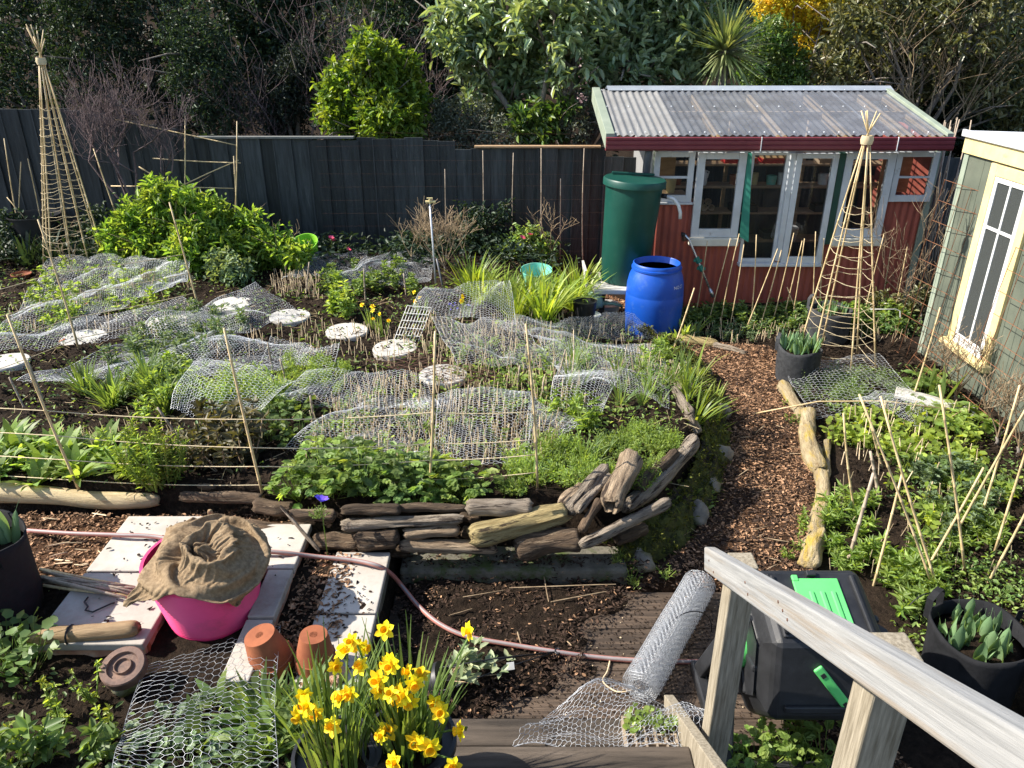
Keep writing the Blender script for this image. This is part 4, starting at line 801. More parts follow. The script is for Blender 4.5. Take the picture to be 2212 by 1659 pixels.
# shelves and what stands on them
for (y0, y1, z) in ((8.95, 9.25, .60), (9.0, 9.28, .92), (9.0, 9.28, 1.22), (9.0, 9.25, 1.47)):
    rbx('shelf', 'raw_timber', 1.56, 4.4, y0, y1, z-.025, z)
for x in (1.6, 2.5, 3.4, 4.36): rbx('shelf_post', 'raw_timber', x, x+.04, 9.26, 9.30, .03, 1.95)
def pot(name, label, cat, c, r, h, mat, taper=.75, n=16, group=None, rim=.0):
    o = MB().lathe([(r*taper, 0), (r, h-.012), (r+rim, h-.012), (r+rim, h), (r*.88, h), (r*.86, h*.85), (0, h*.82)], n).build(name, mat, smooth=True, ang=40, loc=c); return T(o, label, cat, group)
for i, x in enumerate((1.66, 1.75, 1.84, 1.93)): pot('clay_pot', 'small clay pot in a row on the shed shelf', 'pot', (x, 9.1, 1.22), .042, .09, 'terracotta', group='clay pots on the shed shelf')
pot('yellow_tub', 'yellow plastic tub on the shelf behind the small window', 'tub', (1.78, 8.75, 1.20), .06, .15, 'paint_yellow')
rbx('shelf', 'raw_timber', 1.56, 1.95, 8.62, 8.9, 1.175, 1.2)
o = MB().lathe([(.055, 0), (.062, .02), (.062, .13), (.03, .17), (.025, .19), (0, .19)], 14).build('white_jug', 'white_plastic', smooth=True, loc=(2.2, 9.08, 1.22)); MB().tube([(.03, 0, .165), (.075, 0, .15), (.06, 0, .08)], .008, 6).build('handle', 'white_plastic', o); T(o, 'white plastic jug on the shelf behind the tall window', 'jug')
for i in range(9):
    x = 2.0+.085*(i % 5)+(.04 if i > 4 else 0); z = .962+.07*(i//5)
    o = MB().lathe([(.03, 0), (.038, .08), (.032, .08), (.026, .01)], 12, M_=Matrix.Rotation(math.radians(90), 4, 'X')).build('clay_pot', 'tan_clay', smooth=True, loc=(x, 9.12, z)); T(o, 'small clay pot lying on its side in the stack behind the tall window', 'pot', 'stacked clay pots')
for i, (x, m_) in enumerate(((2.62, 'red_plastic'), (3.05, 'red_plastic'), (3.7, 'tan_clay'))):
    o = MB().box(-.19, .19, -.1, .1, 0, .05).box(-.18, .18, -.09, .09, .05, .062, 1).build('seed_tray', [m_, 'ply'], loc=(x, 9.12, 1.47)); T(o, ['red seed tray full of straw on top shelf beside the teal board', 'red seed tray full of straw on top shelf behind the door leaf', 'tan seed tray on the top shelf'][i], 'tray')
for i, (x, m_, r, h) in enumerate(((2.58, 'terracotta', .05, .11), (2.7, 'tan_clay', .05, .12), (2.82, 'paint_yellow', .045, .13), (3.02, 'tub_aqua', .06, .1), (3.14, 'white_plastic', .05, .13), (3.25, 'terracotta', .045, .1), (3.62, 'white_plastic', .06, .12), (3.76, 'tan_clay', .05, .1), (4.15, 'terracotta', .05, .1))):
    pot('shelf_pot', 'assorted pot on the middle shed shelf', 'pot', (x, 9.12, 1.22), r, h, m_, .85, group='assorted pots on the middle shelf')
for i, (x, z, w) in enumerate(((2.72, .92, .3), (3.15, .60, .34), (2.15, .60, .3), (3.7, .92, .32))):
    o = MB().box(-w/2, w/2, -.1, .1, 0, .07).box(-w/2+.01, w/2-.01, -.09, .09, .07, .078, 1).build('seed_tray', ['comp_black', 'soil'], loc=(x, 9.1, z)); T(o, 'black seed tray on a lower shed shelf', 'tray', 'black seed trays in the shed')
o = MB().box(-.13, .13, -.08, .08, 0, .2).build('paper_sack', 'table_white', loc=(3.17, 8.9, .61), rot=(.1, .15, .3), bevel=.03); T(o, 'crumpled pale paper sack behind the door leaf', 'sack')
for x0, x1 in ((1.56, 1.86), (4.06, 4.39)):
    o = MB().box(x0, x1, 8.36, 8.37, 1.22, 1.68).build('plywood_board', 'ply'); T(o, 'plywood sheet behind the small window next to the tank' if x0 < 2 else 'plywood sheet behind the small window by the corner trim', 'board')
    if x0 < 2: o.location.y = .62
    else: o.location.y = .3
o = MB().lathe([(.0, 0), (.03, .01), (.034, .06), (.02, .08), (0, .085)], 10).build('mister', 'rust_dark', smooth=True, loc=P(1478, 522, 8.15)); T(o, 'dark red rubber bulb hung on shed wall beside the window sill', 'bulb')

# ------------------------------------------------------------------ green shed
gs = empty('green_shed', 'sage green boarded shed with yellow-framed window', 'shed', (3.92, 5.2, 0))
ys = [6.86, 6.56, 6.37, 6.10, 5.86, 5.52]+[5.52-.3*k for k in range(1, 13)]
for y1, y0 in zip(ys[:-1], ys[1:]):
    for z0, z1 in (((-.1, .40), (1.83, 1.96)) if 5.85 < (y0+y1)/2 < 6.38 else ((-.1, 1.96),)): MB().box(3.925, 3.945, y0+.004, y1, z0, z1).build('wall_board', 'wall_green', gs, bevel=.003)
for o in list(gs.children): WP(o, gs)
def gbx(name, mat, y0, y1, z0, z1, x0, x1, bev=.004, par=None):
    o = MB().box(x0, x1, y0, y1, z0, z1).build(name, mat, par or gs, bevel=bev); return WP(o, gs) if par is None else o
gbx('end_wall', 'wall_green', 6.84, 6.862, -.1, 1.96, 3.947, 6.5); gbx('corner_trim', 'trim_sage', 6.80, 6.872, -.1, 1.90, 3.913, 3.9245)
gbx('fascia', 'paint_yellow', 2.0, 6.885, 1.905, 2.035, 3.895, 3.922); gbx('fascia', 'paint_yellow', 6.865, 6.885, 1.905, 2.035, 3.925, 6.5)
o = MB().add([(3.885, 2.0, 2.05), (3.885, 6.90, 2.05), (6.5, 6.90, 1.98), (6.5, 2.0, 1.98), (3.885, 2.0, 2.085), (3.885, 6.90, 2.085), (6.5, 6.90, 2.01), (6.5, 2.0, 2.01)], [(3, 2, 1, 0), (4, 5, 6, 7), (0, 1, 5, 4), (1, 2, 6, 5), (2, 3, 7, 6), (3, 0, 4, 7)]).build('roof', 'flashing', gs); WP(o, gs)
gbx('roof_edge', 'flashing', 2.0, 6.91, 2.037, 2.095, 3.87, 3.893, .006)
wy0, wy1, wz0, wz1 = 5.80, 6.42, .37, 1.89
w = MB()
for (a, b, c, d) in ((wy0-.005, wy0+.085, wz0, wz1), (wy1-.09, wy1, wz0, wz1), (wy0+.085, wy1-.09, wz1-.09, wz1-.002)): w.box(3.895, 3.924, a, b, c, d)
wn_ = WP(w.build('window_frame', 'paint_yellow', gs, bevel=.004), gs)
gbx('window_sill', 'paint_yellow', wy0-.06, wy1+.05, wz0-.055, wz0-.002, 3.845, 3.924, .008)
s = MB(); a0, a1, b0, b1 = wy0+.087, wy1-.092, wz0+.001, wz1-.094
s.box(3.900, 3.922, a0, a0+.045, b0, b1).box(3.900, 3.922, a1-.045, a1, b0, b1).box(3.901, 3.921, a0+.045, a1-.045, b1-.04, b1-.001).box(3.901, 3.921, a0+.045, a1-.045, b0+.001, b0+.09).box(3.901, 3.921, a0+.045, a1-.045, 1.385, 1.41).box(3.9015, 3.9205, (a0+a1)/2-.012, (a0+a1)/2+.012, b0+.09, b1-.04)
sa = s.build('sash', 'paint_white', gs, bevel=.003); WP(sa, gs); MB().box(3.910, 3.913, a0+.04, a1-.04, b0+.085, b1-.035).build('pane', 'glass_dirty', sa)
gbx('room_back', 'interior_dark', 5.2, 6.82, .0, 1.9, 4.6, 4.62); gbx('room_shelf', 'interior_dark', wy0-.1, wy1+.1, .40, .42, 3.947, 4.25)
for (o, lab, yy) in ((MB().lathe([(.035, 0), (.05, .03), (.045, .16), (.03, .2), (.034, .26), (0, .26)], 14), 'tall white bottle inside the yellow-framed window', 6.2), (MB().lathe([(.03, 0), (.04, .05), (.035, .12), (.028, .16), (.034, .17), (.034, .2), (0, .2)], 14), 'small white jar inside the yellow-framed window', 6.07)):
    T(o.build('bottle', 'white_plastic', smooth=True, loc=(4.0, yy, .42)), lab, 'bottle')
T(MB().lathe([(.03, 0), (.05, .03), (.05, .06), (.03, .1), (0, .1)], 14).build('blue_jar', 'blue_glass', smooth=True, loc=(3.99, 5.97, .46)), 'cobalt blue jar inside the yellow-framed window', 'jar')
# rusty reinforcing mesh leaning on the green wall
def grille(label, A, B, C, nu, nv, mat='rust', r=.0032):
    A, B, C = map(Vector, (A, B, C)); e = empty('trellis', label, 'trellis', A); nb = NB(); pa = []; pb = []
    for i in range(nu+1): d = (B-A)*i/nu; pa.append(d); pb.append(d+(C-A))
    nb.add(prisms(pa, pb, r)); link('upright_wires', nb.mesh('upright_wires', mat), e); nb = NB(); pa = []; pb = []
    for i in range(nv+1): d = (C-A)*i/nv+Vector((-.004, 0, 0)); pa.append(d); pb.append(d+(B-A))
    nb.add(prisms(pa, pb, r)); link('cross_wires', nb.mesh('cross_wires', mat), e); return e
grille('rusty wire trellis leaning by the shed corner trim', (3.70, 6.95, .05), (3.82, 6.42, .02), (3.84, 6.95, 1.66), 5, 9)
grille('rusty wire trellis leaning below the green wall beside the window', (3.66, 5.72, .0), (3.66, 4.2, .0), (3.86, 5.78, 1.36), 10, 8)
grille('rusty wire trellis lying low at the foot of the green wall', (3.55, 6.35, .12), (3.62, 5.75, .06), (3.75, 6.35, .55), 5, 4)

# ------------------------------------------------------------------ tank, stand, barrel, wand
tk = (1.19, 7.92, .435)
o = empty('water_tank', 'tall dark green rainwater tank with lid on a white stand', 'water tank', tk); o.rotation_euler = (0, .05, 0)
MB().lathe([(.0, 0), (.236, 0), (.247, .02), (.288, 1.0), (.288, 1.01), (.0, 1.01)], 48).build('body', 'tank_green', o, smooth=True, ang=50)
MB().lathe([(.30, 1.0), (.318, 1.0), (.318, 1.055), (.308, 1.068), (.0, 1.076)], 48).build('lid', 'tank_green', o, smooth=True, ang=40)
MB().box(-.22, .22, .13, .16, 1.076, 1.10).build('lid_ridge', 'tank_green', o, bevel=.006)
MB().tube([(.27, -.12, .93), (.32, -.15, .93)], .024, 10).build('outlet', 'pot_black', o, smooth=True)
MB().tube([(.315, -.15, .93), (.38, -.19, .915), (.43, -.215, .86), (.455, -.225, .79), (.46, -.23, .73)], .017, 10).build('overflow_hose', 'white_plastic', o, smooth=True)
tb_ = empty('tank_stand', 'white painted bench with timber legs carrying the green tank', 'bench', (1.22, 7.9, 0))
MB().box(-.38, .34, -.34, .3, .39, .438).build('top', 'table_white', tb_, bevel=.006)
for (a, b) in ((-.3, .2), (.02, -.28), (.26, -.28), (.26, .2), (-.3, -.1)): MB().box(a, a+.07, b, b+.07, -.05, .389).build('leg', 'step_wood', tb_, bevel=.004)
MB().box(-.385, -.36, -.1, .3, .3, .62, M_=Matrix.Rotation(-.12, 4, 'Y')).build('end_board', 'table_white', tb_, bevel=.004)
br = (1.45, 7.48, -.02); o = empty('blue_barrel', 'open blue plastic drum full of water beside the path', 'barrel', br)
prof = [(0, 0), (.24, 0), (.262, .015), (.275, .08), (.287, .25), (.291, .38), (.289, .46), (.287, .465), (.288, .475), (.284, .56), (.265, .65), (.242, .70), (.238, .712), (.25, .717), (.25, .735), (.238, .74), (.238, .772), (.228, .778), (.222, .77), (.222, .70), (.20, .68)]
MB().lathe(prof, 56).build('body', 'barrel_blue', o, smooth=True, ang=60)
MB().lathe([(.0, .715), (.2225, .715)], 40).build('water', 'water', o, smooth=True)
fc = bpy.data.curves.new('lettering', 'FONT'); fc.body = 'NO 27'; fc.size = .046; fc.extrude = 0; to = bpy.data.objects.new('tmp_text', fc); COL.objects.link(to)
dg = bpy.context.evaluated_depsgraph_get(); tm = bpy.data.meshes.new_from_object(to.evaluated_get(dg)); bpy.data.objects.remove(to); 
for v in tm.vertices:
    th = -math.pi/2+.52+v.co.x/.27; z = .565+v.co.y; r = float(np.interp(z, [q[1] for q in prof[:13]], [q[0] for q in prof[:13]]))+.0025; v.co = (r*math.cos(th), r*math.sin(th), z)
tm.materials.clear(); tm.materials.append(M('ink_white')); link('lettering', tm, o)
A = P(1484, 508, 8.12); B = P(1540, 640, 8.02); wd = empty('sprinkler_wand', 'silver watering wand with green clips hanging before the red wall', 'wand', B)
L0 = A-B; MB().tube([Vector((0, 0, 0)), L0*.5, L0*.93, L0+Vector((-.03, 0, .012))], .012, 10).build('tube', 'chrome', wd, smooth=True)
MB().tube([L0+Vector((-.02, 0, .01)), L0+Vector((-.06, 0, .005))], [.014, .03], 12).build('rose', 'pot_black', wd, smooth=True); MB().tube([L0*-.01, L0*.12], .02, 10).build('tap_end', 'chrome', wd, smooth=True)
for t in (.42, .55): MB().tube([L0*t, L0*(t+.09)], .026, 8).box(-.045, .045, -.012, .012, -.012, .012, M_=Matrix.Translation(L0*(t+.04))).build('clip', 'paint_teal', wd)
# things by the stand
wc = empty('watering_can', 'pale sage watering can lying by the tank stand', 'watering can', tuple(P(1283, 648, 7.75)))
MB().lathe([(.0, -.1), (.085, -.1), (.1, -.06), (.1, .07), (.07, .09), (0, .09)], 18, M_=Matrix.Rotation(1.35, 4, 'Y')).build('body', 'plastic_sage', wc, smooth=True); MB().tube([(.06, 0, -.03), (.2, -.03, -.03), (.3, -.05, -.05)], [.03, .018, .014], 8).build('spout', 'plastic_sage', wc, smooth=True)
pot('dark_pot', 'navy dark pot standing by the long strap leaves', 'pot', tuple(P(1262, 690, 7.2)), .12, .2, 'pot_black', .8)
pot('white_basin', 'white basin on bark chips under the tank stand', 'basin', tuple(GT(1312, 678)), .14, .12, 'white_plastic', .8); pot('white_basin', 'small off-white bowl beside the white basin', 'bowl', tuple(GT(1278, 690)), .09, .06, 'white_plastic', .7)
# ------------------------------------------------------------------ bamboo wigwams
def wigwam(label, c, r, tie, zt, n, tips, rings, z0r, z1r, seed, pr=.011, sq=1.0, ph=.2):
    rg = random.Random(seed); c = Vector(c); e = empty('bamboo_wigwam', label, 'plant support', c); legs = []
    tie = Vector(tie)-c
    for k in range(n):
        a = 2*math.pi*k/n+ph+rg.uniform(-.12, .12); b = Vector((math.cos(a)*r, math.sin(a)*r*sq, -.06)); t = tie+Vector((math.cos(a), math.sin(a), 0))*.022
        d = (t-b); top = t+d.normalized()*rg.uniform(.55, 1)*tips+Vector((-math.cos(a), -math.sin(a), 0))*.06
        legs.append((a % 6.283, b, t)); o = cane(None, b, t, pr, 'bamboo', parent=e, name='pole', sway=.006); 
        me = MB().tube([t, t.lerp(top, .5), top], [pr*.8, pr*.75, pr*.7], 6).build('pole_tip', 'bamboo', o, smooth=True)
    mb = MB().tube([tie+Vector((0, 0, -.035)), tie, tie+Vector((0, 0, .035))], [.045, .052, .045], 10, cap=False).build('binding', 'twine', e, smooth=True)
    legs.sort(key=lambda q: q[0])
    for i in range(rings):
        t = z0r+(z1r-z0r)*(i/(rings-1))**1.12; pts = []
        for k in range(n+1):
            _, b, tp = legs[k % n]; q = b.lerp(tp, t+rg.uniform(-.014, .014)); q = q+Vector((q.x-tie.x*t, q.y-tie.y*t, 0)).normalized()*pr
            if pts: m_ = (pts[-1]+q)/2; pts.append(m_-Vector((0, 0, .012)))
            pts.append(q)
        MB().tube(pts, .0023, 4, cap=False).build('twine_ring', 'twine', e, smooth=True)
    return e
b0 = GT(163, 575); ap = P(89, 132, b0.y)
wigwam('tall bamboo wigwam laced with twine beside the bright green bush', b0, .34, ap, 0, 9, .36, 21, .02, .80, 5, .0078)
b0 = Vector((3.02, 6.58, .04)); ap = P(1873, 302, b0.y)
wigwam('bamboo wigwam laced with twine standing between grow bags and the netting sheet', b0, .36, ap, 0, 6, .25, 14, .03, .72, 6, .0078, ph=.55)

# ------------------------------------------------------------------ canes and strings
Gc = {}
def vcane(bot, top, label, group, r=.006, dy=0, mat='bamboo', zb=None):
    b = GT(*bot); b = b if b.y < 9.35 else P(bot[0], bot[1], 9.32); t = P(top[0], top[1], b.y+dy); b = b if b.z < .4 else b+(b-t)*((b.z-.3)/max(t.z-b.z, .05)); Gc[(bot, top)] = (b-Vector((0, 0, .05)), t); return cane(label, b-Vector((0, 0, .05)), t, r, mat, group)
mc = [((170, 753), (82, 474)), ((284, 549), (202, 321)), ((435, 683), (366, 437)), ((173, 1058), (16, 680)), ((572, 1082), (484, 709)), ((925, 1076), (940, 716)), ((1162, 1055), (1136, 700))]
for b, t in mc: vcane(b, t, 'tall bamboo cane standing in the main bed carrying twine', 'tall canes of the main bed', .0085)
for b, t in [((41, 489), (9, 299)), ((93, 512), (60, 343)), ((41, 415), (45, 350)), ((90, 512), (15, 426))]: vcane(b, t, 'thin bamboo cane by the tall wigwam', 'canes by the tall wigwam', .007, 0, 'bamboo')
def pt(i, t): b, tp = Gc[mc[i]]; return b.lerp(tp, t)
tw = 'length of garden twine strung between tall canes over the main bed'
for (f0, f1, f2) in ((.50, .52, .56), (.36, .36, .38), (.22, .25, .28), (.10, .14, .16)):
    pts = [pt(3, f0)+Vector((-1.2, .1, .02))]+sagline(pt(3, f0), pt(4, f1), .015)+sagline(pt(4, f1), pt(5, f2), .015)[1:]+sagline(pt(5, f2), pt(6, f2*.92), .01)[1:]
    T(line('twine', pts, .0033, 'twine'), tw, 'twine', 'front twine lines')
for (f0, f1) in ((.45, .42), (.28, .25), (.12, .1), (.62, .58)):
    A = pt(0, f0); B = pt(2, f1); pts = sagline(A+(A-B)*.45+Vector((0, -.35, -.02)), A, .01)+sagline(A, B, .012)[1:]
    T(line('twine', pts, .003, 'twine'), 'length of garden twine over the netted rows by the wigwam', 'twine', 'back twine lines')
rl = 'long bamboo cane leaning in the seedling bed by the green shed'
for b, t, dy in [((2031, 1283), (1856, 852), .15), ((2039, 1283), (1902, 856), .25), ((1852, 1112), (1822, 893), 0), ((2091, 1239), (2029, 832), .1), ((2054, 1164), (2235, 850), -.1), ((2117, 1123), (2203, 832), 0), ((2147, 1198), (2240, 900), 0), ((1886, 1268), (1949, 1022), .1), ((1970, 862), (2031, 664), 0), ((2130, 1260), (2240, 1060), 0), ((1990, 1240), (2125, 1010), .1), ((1913, 1010), (1880, 912), 0)]:
    vcane(b, t, rl, 'canes of the seedling bed', .0075, dy)
for b, t in [((1828, 1224), (1887, 1022)), ((1904, 1078), (1880, 975))]: vcane(b, t, 'greyish woody stake leaning in the seedling bed', 'grey stakes of the seedling bed', .011, .05, 'cane_grey')
a = GT(1624, 899); b = GT(2091, 905); o = MB().tube([a+Vector((0, 0, .02)), a.lerp(b, .3)+Vector((0, 0, .14)), a.lerp(b, .6)+Vector((0, 0, .15)), b+Vector((0, 0, .06))], .006, 6).build('bamboo_cane', 'bamboo', smooth=True); T(o, 'bamboo cane lying across the path log over the netting', 'cane')
cane('bamboo cane slanting low across the seedlings', P(1874, 1016, 5.0), P(2076, 888, 5.4), .006)
sl = 'thin bamboo cane standing before the red shed wall'
for b, t in [((1555, 705), (1597, 505)), ((1528, 700), (1578, 515)), ((1500, 690), (1528, 520)), ((1575, 710), (1607, 528)), ((1622, 705), (1634, 507)), ((1607, 715), (1680, 537)), ((1640, 705), (1688, 540)), ((1667, 700), (1715, 503)), ((1710, 695), (1738, 515)), ((1757, 690), (1762, 500)), ((1772, 690), (1780, 515)), ((1865, 690), (1910, 504)), ((1930, 690), (1960, 533)), ((1905, 660), (1928, 512)), ((1735, 700), (1700, 780-160)), ((1690, 695), (1733, 520))]: vcane(b, t, sl, 'canes before the red shed', .0058)
vcane((1447, 770), (1500, 622), 'bamboo cane leaning beside the blue drum', None, .008)
for b, t in [((500, 560), (512, 262)), ((395, 480), (400, 250)), ((513, 440), (505, 337))]: vcane(b, t, 'upright bamboo cane of the espalier frame by the fence', 'espalier uprights', .008)
for A, B in [((330, 342), (520, 352)), ((250, 258), (512, 314)), ((240, 402), (505, 407)), ((392, 402), (515, 346)), ((300, 360), (375, 405))]: cane('slanting bamboo cane tied across the espalier frame by the fence', P(*A, 9.38), P(*B, 9.38), .0075, group='espalier cross canes')
for px, t in ((960, 365), (1042, 325), (1168, 320), (1210, 386), (1261, 320), (1108, 330)):
    b = P(px, 560, 9.42); cane('thin cane standing upright against the dark fence', (b.x, 9.42, .02), P(px+1, t, 9.42), .007, 'cane_grey', 'canes along the fence')
# bundle of canes stored in the gap between the sheds
for k in range(34):
    x = 4.62+rr(0, .5); y = 8.6+rr(-.2, .5); cane('bamboo cane stored upright in the gap between the sheds', (x, y, 0), (x+rr(-.12, .25), y+.25, rr(1.0, 2.0)), .008, 'cane_grey', 'canes stored between the sheds', k=4, nodes=False)

# ------------------------------------------------------------------ round stepping stones
def steps_():
    st_ = [(10, 788, 60), (183, 735, 55), (368, 702, 51), (502, 661, 46), (627, 688, 45), (750, 720, 45), (854, 757, 46), (958, 815, 48)]
    lab = ['round concrete stepping stone', 'round concrete stepping stone with cane standing beside it', 'round concrete stepping stone partly under netting', 'round concrete stepping stone under the raised end of netting', 'clean white round stepping stone with thick edge showing', 'greyish round stepping stone with soil on its back edge', 'bright white round stepping stone with black soil patch', 'round stepping stone crumbed with dark soil']
    for i, (px, py, w) in enumerate(st_):
        g = GT(px, py); o = MB().lathe([(.0, -.05), (.175, -.05), (.19, -.04), (.192, .025), (.185, .035), (.0, .036)], 40).build('stepping_stone', 'concrete_round', smooth=True, ang=35, loc=g+Vector((0, 0, -.004)), rot=(rr(-.03, .03), rr(-.03, .03), rr(0, 6))); s = 1.0
        T(o, lab[i]+' on the main bed', 'stepping stone', 'round stepping stones')
        n = (3, 5, 10, 3, 3, 14, 20, 110)[i]; nb = NB(); A = U_(0, 6.28, n); q = .15*np.sqrt(U_(0, 1, n)); dx = (-.1, 0.03)[i == 7]
        PP = np.stack([g.x+np.cos(A)*q*(1 if i == 7 else .4)+dx*(i != 7)*.8, g.y+np.sin(A)*q*(1 if i == 7 else .4), np.full(n, g.z+.036)], 1); l = U_(.006, .025, n); nb.add(leaves(PP, rnd_dir(n, -.2, .2), l, l*.6)); T(link('soil_crumbs', nb.mesh('soil_crumbs', 'chip_dark')), 'soil crumbs on a round stepping stone', kind='stuff')
steps_()

# ------------------------------------------------------------------ wire netting
ng = 'wire netting over the main bed'
net('crumpled wire netting over seedlings at the foot of the tall wigwam', [(-12, 745, 0.08), (107, 566, 0.12), (417, 548, 0.22), (393, 623, 0.1)], 1, .08, bulge=.04)
net('wire netting bent into an arch against the bright green bush', [(330, 600, .02), (330, 548, .12), (475, 535, .16), (455, 602, .02)], 2, .03, bulge=.22)
net('long strip of wire netting by the stepping stones, beneath the back twine', [(-48, 775, 0.06), (12, 715, 0.12), (393, 647, 0.16), (458, 699, 0.05)], 3, .07, bulge=.03)
net('large wire netting sheet peaked over two round stepping stones', [(298, 719, 0.06), (554, 604, 0.3), (655, 676, 0.06), (411, 766, 0.08)], 4, .08, bulge=.05)
net('wire netting spilling loosely toward the curly seedlings', [(48, 826, 0.05), (304, 745, 0.12), (506, 715, 0.1), (244, 830, 0.05)], 5, .08, bulge=.02, curl=.02)
net('pale wire netting tented high over a lush green plant', [(357, 894, 0.12), (407, 790, 0.28), (633, 826, 0.22), (545, 897, 0.14)], 6, .07, bulge=.09)
net('small curled wire netting offcut with one edge turned up', [(569, 778, 0.04), (593, 735, 0.14), (736, 752, 0.12), (722, 797, 0.03)], 7, .05, bulge=0, curl=.04)
net('wide wire netting sheet on stakes before the green chrysanthemum clump', [(595, 876, 0.1), (661, 814, 0.17), (923, 808, 0.14), (943, 890, 0.1)], 8, .08, bulge=.04)
net('wide wire netting sheet lying over blue-tinged seedlings beside two canes', [(923, 995, 0.04), (935, 846, 0.16), (1145, 842, 0.13), (1129, 1000, 0.04)], 9, .08, bulge=.05)
net('wire netting panel stretched beyond the twine-carrying canes', [(1119, 1001, 0.03), (1137, 842, 0.12), (1253, 902, 0.06), (1176, 992, 0.03)], 10, .07, bulge=.02)
net('wire netting sheet heaped over the strap-leaved bulbs', [(891, 683, 0.05), (919, 620, 0.3), (1107, 611, 0.32), (1122, 699, 0.12)], 11, .09, bulge=.06)
net('wire netting sheet over stakes beside the wire rack', [(991, 807, 0.04), (935, 695, 0.16), (1122, 695, 0.2), (1212, 790, 0.06)], 12, .09, bulge=.03)
net('wire netting raised like a low wall before the blue drum', [(1107, 719, 0.04), (1119, 685, 0.28), (1369, 673, 0.4), (1450, 742, 0.05)], 13, .06, bulge=0)
net('wire netting sheet over grassy seedlings near the path edge', [(1203, 802, 0.05), (1125, 709, 0.14), (1435, 742, 0.14), (1441, 870, 0.05)], 14, .08, bulge=.05)
net('dark fine wire netting mound behind stakes by the fence', [(610, 605, .02), (690, 548, .2), (800, 545, .22), (790, 600, .02)], 15, .03, bulge=.14, mat='zinc_old', cw=.022, chh=.026)
net('wire netting tent standing beside the tap post', [(700, 625, .02), (790, 555, .26), (945, 530, .36), (930, 622, .04)], 16, .06, bulge=.1)
net('wire netting sheet on the seedling bed under the smaller wigwam', [(1742, 905, .03), (1690, 795, .12), (1890, 765, .2), (2020, 880, .1)], 17, .06, bulge=.12, cw=.034, chh=.04)
net('loose end of wire netting drooping over the yellowish seedlings', [(1850, 865, .12), (1900, 850, .14), (2010, 880, .1), (2000, 930, .03)], 18, .04)
net('near sheet of wire netting laid over bed from the iron ring to the clay pots', [(245, 1690, .10), (315, 1440, .06), (600, 1368, .10), (590, 1690, .16)], 19, .05, bulge=.06, mat='zinc_old', cw=.034, chh=.042, wr=.0008)
net('wire netting sheet crossing the grey-green seedlings toward the curled offcut', [(244, 814, 0.05), (506, 715, 0.12), (667, 745, 0.1), (560, 822, 0.06)], 31, .08, bulge=.04)
net('low wire netting sheet with pointed corner behind the chrysanthemum clump', [(617, 977, 0.05), (750, 890, 0.16), (947, 885, 0.14), (935, 990, 0.05)], 32, .09, bulge=.06)
net('wire netting flap sagging between the drum and the path-edge driftwood', [(1191, 876, 0.05), (1209, 795, 0.12), (1345, 810, 0.12), (1310, 894, 0.05)], 33, .07, bulge=.03)
# roll of netting and its loose end over the stairs
A = Vector((.60, 2.66, .095)); B = Vector((1.04, 3.40, .09)); ax = (B-A).normalized(); sd = ax.cross(Vector((0, 0, 1))).normalized(); up = sd.cross(ax)
nb = NB(); turns = 6; Ltot = 0
def spiral(u, v):
    t = u*turns*2*math.pi; r = .094-.055*u+.0012*np.sin(t*3+v*11); x = A.x+(B.x-A.x)*v; 
    return np.array(A)[None]+np.array(B-A)[None]*v[:, None]+np.array(sd)[None]*(r*np.cos(t))[:, None]+np.array(up)[None]*(r*np.sin(t))[:, None]
o = link('netting_roll', net_mesh('netting_roll', spiral, turns*2*math.pi*.067, (B-A).length, 'zinc_old', cw=.020, chh=.020, wr=.0009, jit=.0003)); T(o, 'roll of new galvanised wire netting lying on the boardwalk', 'netting roll')
def floorz(x, y):
    z = np.zeros_like(x)
    for i in range(5): z = np.where(y < 2.41-.29*i, .18*(i+1), z)
    return z
pA, pB, pC, pD = [np.array(q) for q in (G(1310, 1490, .10), G(1530, 1520, .12), G(1500, 1650, .26), G(1105, 1605, .25))]; pE = np.array(G(1130, 1560, .2))
def loose(u, v):
    u_, v_ = u[:, None], v[:, None]; X = (pA*(1-u_)+pB*u_)*(1-v_)+(pD*(1-u_)+pC*u_)*v_
    X[:, 2] += .05*np.sin(u*5+v*4)+.035*np.sin(v*9-u*3)+.025*np.sin(u*17+v*6)*np.sin(v*13)+.10*np.sin(np.pi*v)*np.sin(np.pi*np.clip(u*.9, 0, 1)); X[:, 0] -= .05*np.sin(np.pi*v)*(1-u)
    X[:, 1] += .03*np.sin(u*9); X[:, 2] = np.maximum(X[:, 2], floorz(X[:, 0], X[:, 1])+.01); return X
o = link('wire_netting', net_mesh('wire_netting', loose, .78, .56, 'zinc_old', cw=.021, chh=.025, wr=.0009)); T(o, 'loose crumpled netting end draped over the top of the stairs tread', 'wire netting')

# ------------------------------------------------------------------ driftwood wall
def c5(x, y): return (x*.44+575.1, y*.44+530.9)
def dw(x0, y0, x1, y1, r, mat, label, Y0=3.6, Y1=None, **kw):
    A = P(*c5(x0, y0), Y0); B = P(*c5(x1, y1), Y1 or Y0); s = (Y0*CP+(CAM_H-A.z)*SP)/FPX*.44; k = kw.pop('r1', r); return log('driftwood_log', label, A, B, r*s*1.05, k*s*1.05, mat, seed=x0+y0, **kw)
dw(115, 1318, 340, 1322, 30, 'drift_dark', 'split dark driftwood behind the purple flower', 3.60)
dw(370, 1300, 660, 1292, 27, 'drift_dark', 'layered brown driftwood piece on top course of the wall', 3.58)
dw(640, 1285, 985, 1290, 22, 'drift_dark', 'thin weathered plank of driftwood on top course of the wall', 3.62)
dw(985, 1282, 1305, 1285, 42, 'drift_grey', 'smooth rounded grey-brown driftwood with tapered ends', 3.62, rough=.08)
